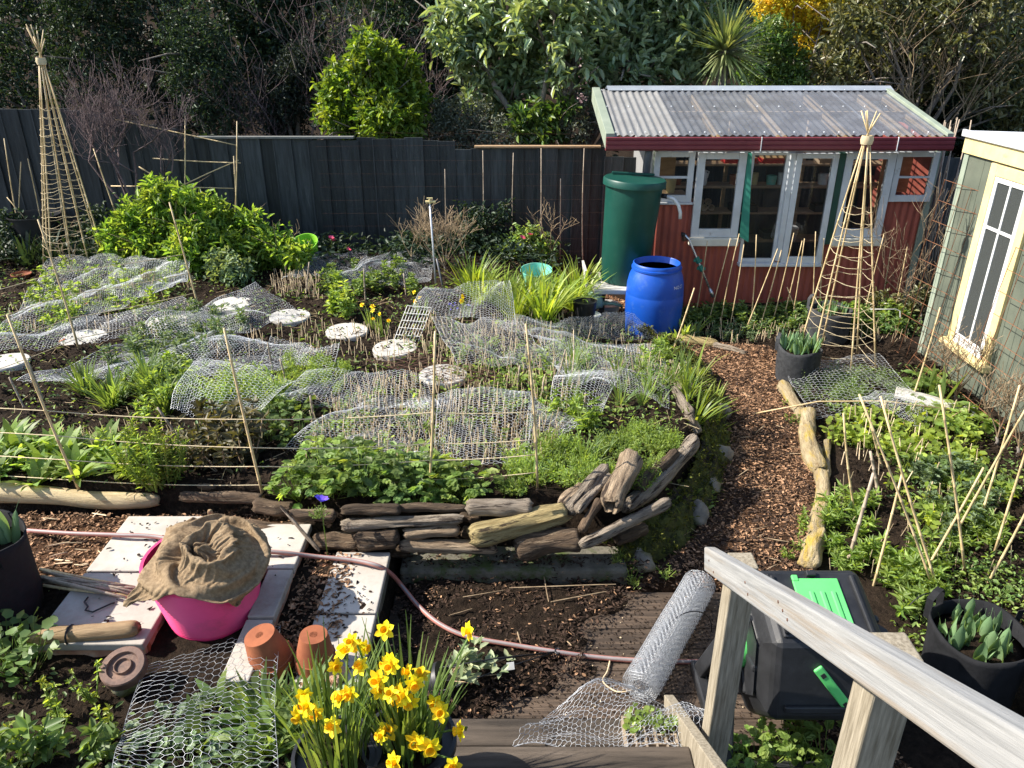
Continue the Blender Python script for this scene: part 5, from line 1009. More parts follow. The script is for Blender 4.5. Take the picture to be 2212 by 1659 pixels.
dw(372, 1370, 965, 1345, 27, 'drift_grey', 'long grey driftwood pole in second course of the wall', 3.56)
dw(675, 1412, 950, 1392, 30, 'drift_tan', 'short smooth tan driftwood billet in third course', 3.55, rough=.08)
dw(1000, 1425, 1478, 1305, 58, 'drift_yellow', 'big pale yellow driftwood log slanting across the wall', 3.50, 3.62)
dw(235, 1445, 460, 1448, 42, 'drift_dark', 'dark square-ended driftwood block low in the wall', 3.56)
dw(445, 1440, 650, 1440, 48, 'drift_dark', 'dark weathered driftwood block beside the square-ended one', 3.53)
dw(655, 1472, 1135, 1484, 33, 'drift_tan', 'long rounded tan driftwood log lowest in the wall', 3.52, rough=.08)
dw(1225, 1480, 1545, 1440, 58, 'drift_dark', 'dark rounded driftwood boulder-like stump under the slanting log', 3.52, rough=.1)
dw(950, 1330, 1050, 1340, 24, 'drift_dark', 'short dark driftwood wedge between courses', 3.66)
dw(960, 1400, 1040, 1420, 30, 'drift_dark', 'dark driftwood stub behind the slanting log', 3.66)
dw(330, 1490, 700, 1500, 30, 'drift_dark', 'dark damp driftwood at the foot of wall', 3.62)
dw(1440, 1275, 1545, 1175, 26, 'drift_tan', 'reddish tan driftwood end standing up at the bed corner', 3.66, 3.9)
dw(1480, 1305, 1665, 1085, 36, 'drift_grey', 'grey split driftwood post leaning up the bed corner', 3.62, 4.0)
dw(1525, 1300, 1685, 1130, 24, 'drift_grey', 'twisted pale driftwood root leaning beside the split post', 3.58, 3.95)
dw(1690, 1280, 1800, 1030, 58, 'drift_tan', 'thick hollow pale driftwood log with rotted end', 3.62, 4.05, hollow=True)
dw(1545, 1400, 1640, 1250, 24, 'drift_dark', 'dark flaking driftwood shard at the bed corner', 3.5, 3.7)
log('driftwood_log', 'long curved grey driftwood pole capping the bed corner', G(*c5(1740, 1290), .30), G(*c5(2108, 945), .40), .05, .045, 'drift_grey', seed=15, bend=-.06, seg=34)
dw(1540, 1470, 1980, 1255, 30, 'drift_grey', 'pale split driftwood pole slanting over mossy stones', 3.45, 3.8)
dw(1715, 1440, 1865, 1385, 32, 'drift_dark', 'short brown driftwood piece under the pale split pole', 3.6, 3.75)
log('driftwood_log', 'dark driftwood slab behind the hollow log', G(*c5(1820, 1200), .36), G(*c5(2010, 1010), .42), .05, .04, 'drift_dark', seed=16)
dw(-235, 1380, 195, 1420, 46, 'drift_dark', 'big dark cracked driftwood log behind the burlap sack', 3.66)
dw(-420, 1235, -20, 1240, 26, 'drift_dark', 'dark driftwood pole half buried beneath the twine lines', 3.85)
dw(-340, 1185, -120, 1190, 18, 'drift_dark', 'thin brown driftwood stick half buried beneath the twine lines', 4.0)
dw(-60, 1275, 130, 1300, 34, 'drift_dark', 'rounded dark driftwood stub above the cracked log', 3.75)
log('driftwood_log', 'pale driftwood stick at the bed edge by the netting', GT(*c5(1985, 575))+Vector((0, 0, .04)), GT(*c5(2025, 740))+Vector((0, 0, .05)), 0.03, 0.03, 'drift_grey', seed=1985, rough=.22)
log('driftwood_log', 'twisted pale driftwood along the bed edge beside the strap leaves', GT(*c5(2000, 720))+Vector((0, 0, .04)), GT(*c5(2080, 860))+Vector((0, 0, .05)), 0.035, 0.035, 'drift_grey', seed=2000, rough=.22)
log('driftwood_log', 'forked driftwood where the curved pole ends', GT(*c5(2070, 850))+Vector((0, 0, .04)), GT(*c5(2115, 950))+Vector((0, 0, .05)), 0.04, 0.04, 'drift_grey', seed=2070, rough=.22)
log('driftwood_log', 'thin driftwood outside the bed edge among strap leaves', GT(*c5(2020, 620))+Vector((0, 0, .04)), GT(*c5(2110, 760))+Vector((0, 0, .05)), 0.025, 0.025, 'drift_grey', seed=2020, rough=.22)
A = P(605, 1092, 3.58); B = P(690, 1190, 3.45); log('stick', 'thin pale stick leaning on the driftwood wall beside the purple flower', A, B, .008, .012, 'drift_grey', 'stick', 3)
A = P(455, 1115, 3.5); log('stake', 'short brown stake stub behind the burlap sack', A-Vector((0, 0, .12)), A+Vector((0, 0, .04)), .015, .013, 'branch_brown', 'stake', 4)
# pale log along the bark strip and logs lining the path
log('edging_log', 'long pale peeled log edging the main bed at the bark strip', GT(-60, 1072)+Vector((0, 0, .04)), GT(345, 1092)+Vector((0, 0, .03)), .062, .048, 'log_pale', 'log', 7, rough=.05)
log('edging_log', 'ochre-lichened edging log touching the grey grow bag', GT(1690, 838)+Vector((0, 0, .03)), GT(1742, 915)+Vector((0, 0, .03)), .06, .05, 'log_ochre', 'log', 8, rough=.14)
log('edging_log', 'thick golden-barked edging log in middle of the path line', GT(1745, 900)+Vector((0, 0, .05)), GT(1772, 1030)+Vector((0, 0, .05)), .062, .075, 'log_ochre', 'log', 9, bend=-.06, rough=.15)
log('edging_log', 'thin dark-backed edging stick beside the golden log', GT(1785, 960)+Vector((0, 0, .03)), GT(1784, 1045)+Vector((0, 0, .03)), .03, .022, 'log_ochre', 'log', 10)
log('edging_log', 'pale ochre edging log nearest the composter', GT(1768, 1030)+Vector((0, 0, .04)), GT(1758, 1165)+Vector((0, 0, .04)), .05, .05, 'log_ochre', 'log', 11, bend=.04, rough=.1)
log('edging_log', 'knobbly ochre log end standing behind the composter', GT(1768, 1160)+Vector((0, 0, .04)), GT(1740, 1235)+Vector((0, 0, .05)), .048, .06, 'log_ochre', 'log', 12, rough=.25)
log('edging_log', 'yellow lichened branch lying across the top of the path', GT(1452, 738)+Vector((0, 0, .06)), GT(1550, 752)+Vector((0, 0, .04)), .05, .042, 'drift_yellow', 'log', 13, rough=.05, bend=-.04)
log('edging_log', 'bleached forked root joined to the yellow branch', GT(1540, 752)+Vector((0, 0, .04)), GT(1612, 768)+Vector((0, 0, .03)), .035, .022, 'drift_grey', 'log', 14, rough=.2)
log('edging_log', 'dark log lying behind the grey grow bag', GT(1730, 720)+Vector((0, 0, .04)), GT(1795, 700)+Vector((0, 0, .04)), .045, .04, 'drift_tan', 'log', 15)

# ------------------------------------------------------------------ grow bags and tulips
def bag(label, c, r, h, mat, handles=((0.5, 0), (3.6, 0)), rz=0, soil=.86):
    e = empty('grow_bag', label, 'grow bag', c, rz=rz); n = 40; k = 12; vs = []; fs = []; sd = c[0]*7+c[1]
    for i in range(k+1):
        t = i/k
        for j in range(n):
            a = 2*math.pi*j/n; q = r*(.93+.07*t)*(1+.05*noise.noise(Vector((math.cos(a)*1.5+sd, math.sin(a)*1.5, t*2)))+.02*noise.noise(Vector((math.cos(a)*5, math.sin(a)*5+sd, t*6)))); vs.append((q*math.cos(a), q*math.sin(a), t*h*(1+.04*math.sin(3*a+sd)*t)))
    for j in range(n): x, y, z = vs[k*n+j]; vs.append((x*.955, y*.955, z-.002))
    for j in range(n): x, y, z = vs[k*n+j]; vs.append((x*.94, y*.94, z-h*.3))
    for i in range(k+2):
        for j in range(n): fs.append((i*n+j, i*n+(j+1) % n, (i+1)*n+(j+1) % n, (i+1)*n+j))
    MB().add(vs, fs).build('bag', mat, e, smooth=True)
    MB().lathe([(.95*r, h*soil-.01), (.6*r, h*soil+.01), (0, h*soil+.015)], 24).build('soil', 'soil', e, smooth=True)
    for a, _ in handles:
        d = Vector((math.cos(a), math.sin(a), 0)); s = Vector((-d.y, d.x, 0)); mb = MB(); pts = [d*r*1.01-s*.06+Vector((0, 0, h*.85)), d*r*1.04-s*.055+Vector((0, 0, h+.05)), d*r*1.02-s*.02+Vector((0, 0, h+.085)), d*r*1.02+s*.02+Vector((0, 0, h+.085)), d*r*1.04+s*.055+Vector((0, 0, h+.05)), d*r*1.01+s*.06+Vector((0, 0, h*.85))]
        w = .016; vs = []; 
        for p in pts: vs += [p-d*w, p+d*w]
        mb.add(vs, [(2*i, 2*i+1, 2*i+3, 2*i+2) for i in range(5)]); o = mb.build('handle', mat, e); sm = o.modifiers.new('thick', 'SOLIDIFY'); sm.thickness = .004
    return e
def tulip_meshes(L, W, k=3):
    out = []
    for _ in range(k):
        nb = NB()
        for q in range(R.choice((3, 4, 5))):
            a = R.uniform(0, 6.283); le = R.uniform(.03, .35); ar = R.uniform(.3, 1.0); l = L*R.uniform(.7, 1.15); w = W*R.uniform(.8, 1.2); tw = R.uniform(-.5, .5); V = []; p = Vector((math.cos(a)*.012, math.sin(a)*.012, -.01)); th = le; ph = R.uniform(0, 6)
            for i in range(10):
                t = i/9; d = Vector((math.cos(a)*math.sin(th), math.sin(a)*math.sin(th), math.cos(th))); sd = Vector((-math.sin(a+tw*t), math.cos(a+tw*t), 0)); nm = sd.cross(d); hw = w*.5*max(.03, math.sin(min(1, t*1.15+.12)*math.pi)**.7) if t < .98 else w*.02
                for j in range(5):
                    s_ = j/2-1; V.append(p+sd*s_*hw*(1-.25*s_*s_)+nm*(.55*hw*s_*s_*(1.2-t)+.12*hw*abs(s_)*math.sin(t*11+ph+s_*2)))
                p = p+d*l/9; th += ar/9*(.2+1.6*t*t)
            F = np.array([[i*5+j, i*5+j+1, (i+1)*5+j+1, (i+1)*5+j] for i in range(9) for j in range(4)]); nb.add((np.array([tuple(v) for v in V]), F))
        out.append(nb.mesh('tulip', 'lf_tulip', True))
    return out
def tulips(c, r, n, L, W, label, group):
    ms = tulip_meshes(L, W)
    for i in range(n):
        a = 2.4*i; q = r*math.sqrt((i+.4)/n); place('tulip', ms, [(c[0]+q*math.cos(a), c[1]+q*math.sin(a), c[2])], label, 'tulip', group, (.85, 1.15))
b1 = Vector((2.52, 6.22, .0)); bag('grey felt grow bag with torn rim at the path edge', b1, .185, .36, 'bag_felt', ((2.6, 0),)); tulips(b1+Vector((0, 0, .32)), .14, 11, .2, .06, 'leafy tulip in the grey bag at the path edge', 'tulips in the path bag')
b2 = Vector((3.15, 7.2, .03)); bag('grey felt grow bag standing behind the smaller wigwam', b2, .21, .34, 'bag_felt', ((2.2, 0),)); tulips(b2+Vector((0, 0, .30)), .15, 9, .15, .045, 'small tulip in the bag behind the wigwam', 'tulips behind the wigwam')
b3 = Vector((-2.62, 3.02, .2)); bag('tall black fabric grow bag on bark beside the paving', b3, .25, .46, 'bag_black', ((-.7, 0), (2.4, 0))); tulips(b3+Vector((0, 0, .40)), .18, 9, .27, .07, 'tall tulip in the black bag beside the paving', 'tulips beside the paving')
b4 = Vector((2.17, 2.74, .0)); bag('wide black fabric grow bag of tulips by the seedling bed', b4, .215, .37, 'bag_black', ((2.2, 0), (.1, 0)), soil=.8); tulips(b4+Vector((0, 0, .29)), .16, 13, .17, .06, 'broad-leaved tulip in the wide black bag', 'tulips in the wide bag')
b5 = Vector((2.48, 2.40, .0)); bag('black fabric grow bag beside the wide bag of tulips', b5, .2, .36, 'bag_black', ((2.2, 0),))

# ------------------------------------------------------------------ pink tub, sack, pots, bits on the paving
tub = Vector((-1.50, 3.035, .20)); o = empty('pink_tub', 'bright pink flexible tub in a gap of the paving', 'tub', tub)
prof = [(0, 0), (.195, 0), (.205, .012)]
for i in range(23): t = i/22; r = .207+.065*t; prof += [(r+.0055, .03+.30*t), (r, .0375+.30*t)]
prof += [(.276, .352), (.286, .358), (.286, .368), (.27, .368), (.26, .3), (.2, .03), (0, .03)]
MB().lathe(prof, 56).build('body', 'tub_pink', o, smooth=True, ang=70)
def sack():
    """a sheet of burlap with ring folds is dropped on the filled tub and left to settle"""
    vs = []; fs = []; n = 40; pf = [(.21, 0), (.276, .35), (.286, .36), (.286, .37), (.25, .375), (.20, .40), (.15, .42), (.10, .43), (.05, .435), (.0, .44)]
    for r, z in pf:
        for j in range(n):
            a = 2*math.pi*j/n; x, y = r*math.cos(a), r*math.sin(a); q = 0 if r > .26 else .06*math.exp(-((x+.13)**2+(y-.08)**2)/.010)+.08*math.exp(-((x-.12)**2+y*y)/.009)-.07*math.exp(-(x*x+(y+.02)**2)/.006)-.03*math.exp(-((x+.1)**2+(y+.15)**2)/.006)
            vs.append((x, y, z+q))
    fs = [(i*n+j, i*n+(j+1) % n, (i+1)*n+(j+1) % n, (i+1)*n+j) for i in range(len(pf)-1) for j in range(n)]
    me = bpy.data.meshes.new('filler'); me.from_pydata(vs, [], fs); fil = link('filler', me); fil.modifiers.new('collide', 'COLLISION'); fil.collision.thickness_outer = .006; fil.collision.cloth_friction = 40
    N = 64; vs = []
    for j in range(N+1):
        for i in range(N+1):
            u, v = i/N-.5, j/N-.5; q = math.hypot(u-.05, v+.02); th = math.atan2(v+.02, u-.05)
            vs.append((u*.55+.05, v*.55-.025, .53+.055*math.sin(q*30+1.4*math.sin(th+.5)+.8*math.sin(2*th))*min(1, q*6)+.05*noise.noise(Vector((u*3, v*3, 1)))))
    fs = [(j*(N+1)+i, j*(N+1)+i+1, (j+1)*(N+1)+i+1, (j+1)*(N+1)+i) for j in range(N) for i in range(N)]
    me = bpy.data.meshes.new('sheet'); me.from_pydata(vs, [], fs); sh = link('sheet', me); c = sh.modifiers.new('cloth', 'CLOTH'); s = c.settings
    s.quality = 4; s.mass = .35; s.tension_stiffness = 15; s.compression_stiffness = 12; s.shear_stiffness = 6; s.bending_stiffness = 3; s.tension_damping = 8; s.air_damping = 5
    k = c.collision_settings; k.use_self_collision = True; k.self_distance_min = .006; k.distance_min = .006; k.collision_quality = 2; c.point_cache.frame_start = 1; c.point_cache.frame_end = 36
    for f in range(1, 37): SC.frame_set(f)
    me2 = bpy.data.meshes.new_from_object(sh.evaluated_get(bpy.context.evaluated_depsgraph_get())); me2.name = 'burlap_sack'
    bpy.data.objects.remove(sh); bpy.data.objects.remove(fil); SC.frame_set(1)
    setmats(me2, 'burlap'); me2.polygons.foreach_set('use_smooth', [True]*len(me2.polygons)); o = link('burlap_sack', me2, loc=tub)
    m = o.modifiers.new('thick', 'SOLIDIFY'); m.thickness = .006; m = o.modifiers.new('smooth', 'SUBSURF'); m.levels = m.render_levels = 1
    return T(o, 'crumpled brown burlap sack draped over the pink tub', 'sack')
sack()
def clay(label, p, r, h, rot): 
    o = MB().lathe([(.018, h), (r*.66, h), (r*.68, h-.006), (r*.92, .055), (r*.94, .05), (r, .05), (r, 0), (r*.9, 0), (r*.85, .05), (r*.6, h-.012), (.018, h-.012), (.018, h)], 32).build('clay_pot', 'terracotta', smooth=True, ang=35, loc=p, rot=rot); return T(o, label, 'pot')
clay('upturned terracotta pot leaning under the netting edge', G(593, 1435, .235), .105, .19, (.05, -.22, 0)); clay('upturned terracotta pot with drain hole on a broken brick', G(682, 1432, .26), .092, .17, (0, .05, 0))
def brick(label, p, s, rz, mat='brick'): o = MB().box(-s[0]/2, s[0]/2, -s[1]/2, s[1]/2, 0, s[2]).build('brick', mat, loc=p, rot=(rr(-.08, .08), rr(-.1, .1), rz), bevel=.008); return T(o, label, 'brick')
brick('broken pink brick under the upturned pots', G(700, 1470, .2), (.2, .1, .07), -.3); brick('orange brick lump at the slab corner by the tub', G(306, 1402, .2), (.1, .09, .08), .2, 'terracotta'); brick('grey-pink brick half under the near netting', G(560, 1450, .2), (.16, .1, .05), .1)
g = G(264, 1437, .36); o = MB().lathe([(0, -.012), (.03, -.012), (.034, 0), (.036, 0), (.04, -.014), (.062, -.014), (.066, .0), (.09, .0), (.095, -.006), (.095, -.045), (0, -.045)], 40).build('iron_ring', 'iron', smooth=True, ang=35, loc=g, rot=(.3, 0, .1)); T(o, 'rusty brown cast iron ring lid propped on a stone', 'iron lid')
rock('grey stone propping up the iron ring', g+Vector((0, .0, -.09)), .075, 'stone', 77, .8, name='prop_stone')
A = G(62, 1380, .30); B = G(300, 1358, .33); log('branch', 'short smooth brown branch lying on the paving edge', A, B, .042, .036, 'branch_brown', 'branch', 21, rough=.04); 
o = MB().tube([A.lerp(B, .38)+Vector((0, .045*math.cos(t), .045*math.sin(t))) for t in np.linspace(0, 6.28, 13)], .005, 5).build('wire_loop', 'pot_black'); T(o, 'dark wire loop round the brown branch', 'wire')
for k in range(13):
    a = G(92+rr(-6, 8), 1232+k*2.6+rr(-6, 6), .31); b = G(235+rr(0, 75), 1282+rr(-14, 12)+k*.4, .315+.005*(k % 3)); cane('grey cane in the bundle lying on the paving', a+Vector((0, 0, .006*(k % 4))), b+Vector((0, 0, .008*(k % 3))), .0085, 'cane_grey' if k % 3 else 'bamboo', 'bundle of canes on the paving', k=4, sway=.02)
cv = [(190, 1290), (182, 1300), (190, 1310), (184, 1318), (200, 1322), (222, 1312), (240, 1304), (248, 1302)]
T(MB().tube([G(x, y, .308) for x, y in cv], .0045, 5).build('wire_piece', 'pot_black', smooth=True), 'bent black wire lying on the paving slab', 'wire')
# hose
hp = [G(60, 1146, .27), G(150, 1152, .30), G(260, 1156, .325), G(340, 1160, .325), G(480, 1185, .33), G(600, 1193, .325), G(680, 1202, .27), G(760, 1210, .26), G(815, 1222, .258), G(845, 1240, .18), G(870, 1268, .08), G(905, 1310, .062), G(950, 1348, .062), G(1010, 1375, .06), G(1100, 1392, .055), G(1200, 1408, .045), G(1290, 1420, .02), G(1400, 1428, .014), G(1530, 1430, .014)]
def smooth_path(ps, k=6):
    out = []
    for i in range(len(ps)-1):
        p0 = ps[max(i-1, 0)]; p1 = ps[i]; p2 = ps[i+1]; p3 = ps[min(i+2, len(ps)-1)]
        for j in range(k): t = j/k; out.append(.5*((2*p1)+(p2-p0)*t+(2*p0-5*p1+4*p2-p3)*t*t+(3*p1-p0-3*p2+p3)*t**3))
    return out+[ps[-1]]
hs_ = smooth_path(hp); o = MB().tube(hs_, .0125, 12).build('garden_hose', 'hose', smooth=True); T(o, 'dusty pink garden hose running over paving and boardwalk', 'hose'); MB().tube([p+Vector((0, -.002, .0035)) for p in hs_], .0098, 8).build('stripe', 'hose_stripe', o, smooth=True)

# ------------------------------------------------------------------ tumbling composter
cx0, cx1, cy, cz, CR = .99, 1.52, 2.55, .47, .34
cm = empty('composter', 'black tumbling composter with green sliding lid on a stand', 'composter', (1.25, cy, 0))
def hexp(a, r=CR): return (cy-r*math.cos(a), cz+r*math.sin(a))
an = [math.radians(43.6+60*k) for k in range(6)]
def WC(o): o.location = -cm.location; return o
mb = MB(); ring = []
for x, r in ((cx0, CR*.62), (cx0+.015, CR*.70), (cx0+.05, CR*.97), (cx0+.075, CR), (cx1-.075, CR), (cx1-.05, CR*.97), (cx1-.015, CR*.7), (cx1, CR*.62)): ring.append([(x,)+hexp(a, r) for a in an])
vs = [p for q in ring for p in q]; fs = [(i*6+j, i*6+(j+1) % 6, (i+1)*6+(j+1) % 6, (i+1)*6+j) for i in range(len(ring)-1) for j in range(6)]+[tuple(range(6)), tuple((len(ring)-1)*6+j for j in range(6))]
WC(mb.add(vs, fs).build('drum', 'comp_black', cm, bevel=.022))
def face_m(k):                                              # frame on drum face k: X along the drum, Y up the face, Z outward
    a0, a1 = an[k], an[(k+1) % 6]; p0 = Vector((0,)+hexp(a0)); p1 = Vector((0,)+hexp(a1)); yv = (p1-p0).normalized(); xv = Vector((1, 0, 0)); zv = xv.cross(yv)
    if zv.dot((p0+p1)/2-Vector((0, cy, cz))) < 0: zv = -zv
    m = Matrix((xv, yv, zv)).transposed().to_4x4(); m.translation = (p0+p1)/2+Vector(((cx0+cx1)/2, 0, 0)); return m
m0 = face_m(0)
WC(MB().box(-.185, .185, -.15, .15, -.004, .012, M_=m0).build('lid_frame', 'comp_black', cm, bevel=.008))
ld = WC(MB().box(-.085, .105, -.11, .115, .010, .022, M_=m0).build('sliding_lid', 'comp_green', cm, bevel=.004))
for x in (-.035, .01, .055): MB().box(x, x+.02, -.10, .05, .020, .030, M_=m0).build('rib', 'comp_green', ld, bevel=.006)
MB().box(-.085, -.06, .10, .13, .011, .026, M_=m0).build('grip', 'comp_green', ld, bevel=.004)
WC(MB().box(-.02, .02, .125, .15, .01, .03, M_=m0).build('latch', 'comp_black', cm, bevel=.004))
for x in (-.175, .157): WC(MB().box(x, x+.018, -.14, .13, .01, .026, M_=m0).build('lid_runner', 'comp_black', cm, bevel=.006))
m1 = face_m(5); m1b = m1 @ Matrix.Rotation(math.radians(-52), 4, 'Z')
hb = WC(MB().box(-.115, .115, -.02, .02, 0, .014, M_=m1b @ Matrix.Translation((.03, 0, 0))).build('lock_bar', 'comp_green', cm, bevel=.012))
for x in (-.055, .105): MB().box(x, x+.02, -.009, .009, .010, .016, M_=m1b).build('slot', 'pot_black', hb)
WC(MB().box(-.17, .17, -.13, -.10, -.004, .018, M_=m1).build('rib', 'comp_black', cm, bevel=.006))
for s, x in ((-1, cx0), (1, cx1)):
    bo = MB().lathe([(0, 0), (.1, 0), (.1, .02), (.085, .03), (0, .03)], 28, M_=Matrix.Translation((x, cy, cz)) @ Matrix.Rotation(s*math.pi/2, 4, 'Y')).build('boss', 'comp_green', cm, smooth=True, ang=40); WC(bo)
    xx = x+s*.045
    for q in (-1, 1):
        A = Vector((xx, cy+q*.03, cz+.02)); B = Vector((xx+s*.03, cy+q*.27, .02)); m = Matrix.Translation(A) @ frame4(B-A); o = MB().box(-.05, (B-A).length, -.018, .018, -.038, .038, M_=m).build('leg', 'comp_black', cm, bevel=.008); WC(o)
    WC(MB().tube([(xx, cy, cz-.06), (xx, cy, cz+.06)], [.05, .06], 10).build('bearing', 'comp_black', cm))
    WC(MB().box(xx-.03+s*.03, xx+.03+s*.03, cy-.33, cy+.33, -.01, .05).build('foot', 'comp_black', cm, bevel=.012))
    for a in an:                                            # moulded ribs on the drum ends
        y, z = hexp(a+.52, CR*.45); m = Matrix.Translation((x+s*-.012, y, z)) @ Matrix.Rotation(-(a+.52), 4, 'X'); WC(MB().box(-.022, .022, -.05, .05, -.016, .016, M_=m).build('rib', 'comp_black', cm, bevel=.01))
for y in (cy-.29, cy+.29): WC(MB().box(cx0-.07, cx1+.07, y-.03, y+.03, .0, .07).build('cross_bar', 'comp_black', cm, bevel=.014))

# ------------------------------------------------------------------ seedling tray on the stairs
tr = empty('seedling_tray', 'black cell tray of bright green seedlings on the stairs', 'seedling tray', (.575, 2.235, .18)); nb = MB(); cx, cyy = .042, .042
MB().box(-.11, .11, -.14, .14, 0, .004).build('base', 'pot_black', tr)
mb = MB()
for i in range(6): mb.box(-.105+i*cx-.004, -.105+i*cx+.004, -.14, .14, .004, .05)
for i in range(7): mb.box(-.1085, .1085, -.13+i*.044-.004, -.13+i*.044+.004, .0045, .0495)
mb.build('cell_walls', 'cane_grey', tr)
for i in range(7): T(link('lettuce_seedling', sp_disc(14, .045, .024, 'lf_fresh', .028), loc=(.50+.026*i, 2.335+rr(-.03, .04), .215)), 'pale green lettuce seedling in the cell tray', 'seedling', 'lettuce seedlings in the tray')

# ------------------------------------------------------------------ rack, tap post, bowls and other small things
A = GT(850, 738); rk = empty('wire_rack', 'white wire oven rack propped at a slant by the bulbs', 'rack', A); nb = NB()
u = P(902, 742, A.y)-A; v = P(880, 660, A.y+.12)-A
nb.add(prisms([u*i/8 for i in range(9)], [u*i/8+v for i in range(9)], .003)); link('long_wires', nb.mesh('long_wires', 'white_wire'), rk); nb = NB(); nb.add(prisms([v*i/5+Vector((0, -.006, 0)) for i in range(6)], [v*i/5+u+Vector((0, -.006, 0)) for i in range(6)], .0035)); link('cross_wires', nb.mesh('cross_wires', 'white_wire'), rk)
A = GT(790, 790); e = empty('rusty_mesh', 'rusty wire grid lying flat beside the crumbed stepping stone', 'wire mesh', A+Vector((0, 0, .05))); u = GT(1020, 830)-GT(830, 775); v = GT(900, 770)-GT(790, 790); nb = NB()
nb.add(prisms([u*i/14 for i in range(15)], [u*i/14+v for i in range(15)], .0022)); nb.add(prisms([v*i/5+Vector((0, 0, .003)) for i in range(6)], [v*i/5+u+Vector((0, 0, .003)) for i in range(6)], .0022)); link('wires', nb.mesh('wires', 'rust_dark'), e)
tp = P(940, 560, 7.95); tp.z = .36; e = empty('tap_post', 'grey standpipe with brass tap beside the dry twiggy plant', 'tap', tp); h = P(934, 440, 7.95).z-tp.z
MB().tube([(0, 0, -.1), (-.03, 0, h)], .010, 10).build('pipe', 'zinc_old', e, smooth=True); MB().tube([(-.075, 0, h+.02), (.03, 0, h+.02)], .013, 8).tube([(-.03, 0, h), (-.03, 0, h+.05)], .014, 8).box(-.06, .0, -.01, .01, h+.05, h+.06).build('tap', 'paint_yellow', e)
MB().tube([(.02, -.03, h*.35), (.06, -.05, h*.1), (.09, -.08, -.05)], .011, 8).build('blue_sleeve', 'downpipe', e, smooth=True)
def bowl(name, label, p, r, h, mat, rot=(0, 0, 0)):
    o = MB().lathe([(0, 0), (r*.72, 0), (r, h), (r*1.04, h), (r*1.04, h-.012), (r*.97, h-.012), (r*.69, .012), (0, .012)], 32).build(name, mat, smooth=True, ang=40, loc=p, rot=rot); return T(o, label, 'tub')
bowl('lime_tub', 'lime green flexible tub beyond the bright green bush', P(668, 552, 8.7), .15, .2, 'tub_lime', (.45, -.1, 0)); bowl('aqua_tub', 'turquoise plastic tub behind the strap leaves', P(1158, 622, 8.0), .165, .22, 'tub_aqua', (.15, 0, 0)); bowl('black_tub', 'black tub behind the tall wigwam by the fence', Vector((P(75, 470, 9.2).x, 9.2, .3)), .28, .55, 'pot_black')
bowl('clay_saucer', 'small clay saucer on the soil by the wigwam foot', GT(48, 600), .1, .05, 'terracotta')
T(MB().box(-.3, .3, -.1, .1, 0, .03).build('plank', 'table_white', loc=GT(2015, 880)+Vector((0, 0, .03)), rot=(0, .1, -.5), bevel=.005), 'grey board lying under the loose netting end', 'board')
wt = [P(1845, 690, 7.6), P(1865, 640, 7.6), P(1900, 628, 7.6), P(1905, 640, 7.6), P(1908, 700, 7.6)]
T(MB().tube([P(1880, 668, 7.5), P(1935, 668, 7.5), P(1944, 672, 7.5), P(1948, 790, 7.0)], .005, 6).build('wire_hoop', 'white_wire', smooth=True), 'white wire hoop beyond the smaller wigwam', 'hoop')
for px, py, w in ((1480, 1380, .3), (2000, 1450, .2), (1985, 1330, .25)):
    g = G(px, py, 0); T(MB().tube([g+Vector((w*math.cos(t)*.5, .05*math.cos(t), w*.6*math.sin(t))) for t in np.linspace(0, math.pi, 14)], .003, 5).build('wire_hoop', 'pot_black', smooth=True), 'thin black wire hoop stuck in the soil by the composter', 'hoop', 'black wire hoops')
# ------------------------------------------------------------------ bushes inside the garden
def gblobs(Y, lst): return blobs(Y, lst, .25)
tree('leafy_bush', 'lush bright green leafy bush beside the tall wigwam', 'bush', (P(440, 560, 8.55).x, 8.55, .36), gblobs(8.55, [(345, 435, 36), (305, 490, 55), (385, 470, 55), (445, 505, 60), (520, 520, 56), (590, 545, 46), (640, 562, 32), (262, 525, 38), (425, 540, 62), (345, 535, 62), (500, 560, 50), (290, 560, 42), (570, 575, 40), (460, 450, 20), (400, 425, 16), (545, 480, 18)]), 1900, 9, .10, .034, 'lf_mint', 'twig_dry', r0=.02, seed=101, tm='lance', upb=.9, spread=.2, shell=.4, mid=.1, droop=.35)
for k, (Y, ls, lf, lab) in enumerate([(9.25, [(1020, 480, 40), (1050, 510, 50), (1000, 530, 40), (1080, 460, 26), (1060, 550, 40)], 'lf_dark', 'dark leafy climbing rose at the foot of fence'), (9.0, [(1140, 525, 38), (1110, 555, 36), (1165, 550, 34)], 'lf_mid', 'rounded green shrub with reddish blooms by the fence'), (9.2, [(890, 545, 40), (850, 560, 36), (930, 540, 36)], 'lf_dark', 'low dark shrub under fence behind the tap post'), (9.2, [(740, 560, 36), (790, 565, 34), (700, 570, 30)], 'lf_dark', 'low dark plants under fence by the lime tub'), (9.1, [(30, 500, 40), (100, 520, 40), (180, 520, 36), (210, 470, 26)], 'lf_dark', 'dark shrub at the fence behind the tall wigwam'), (8.0, [(480, 575, 26), (510, 585, 24)], 'lf_grey', 'grey-leaved low shrub beside the netting arch'), (7.8, [(1905, 665, 30), (1945, 685, 24), (1990, 650, 26)], 'lf_bronze', 'reddish-green azalea under the gap between the sheds')]):
    tree('garden_shrub', lab, 'shrub', (P(ls[0][0], 560, Y).x, Y, tz(P(ls[0][0], 560, Y).x, Y)), blobs(Y, ls, .12), 220, 8, .06, .028, lf, 'twig_dry', r0=.012, seed=110+k, mid=.15)
bare_tree('dry_plant', 'dry tangle of brown twiggy stems beside the tap post', tuple(GT(960, 585)), .95, .9, 120, 'twig_dry', 4, .01, cat='dry plant', first=.05, nb0=9, flat=.8, upright=.8)
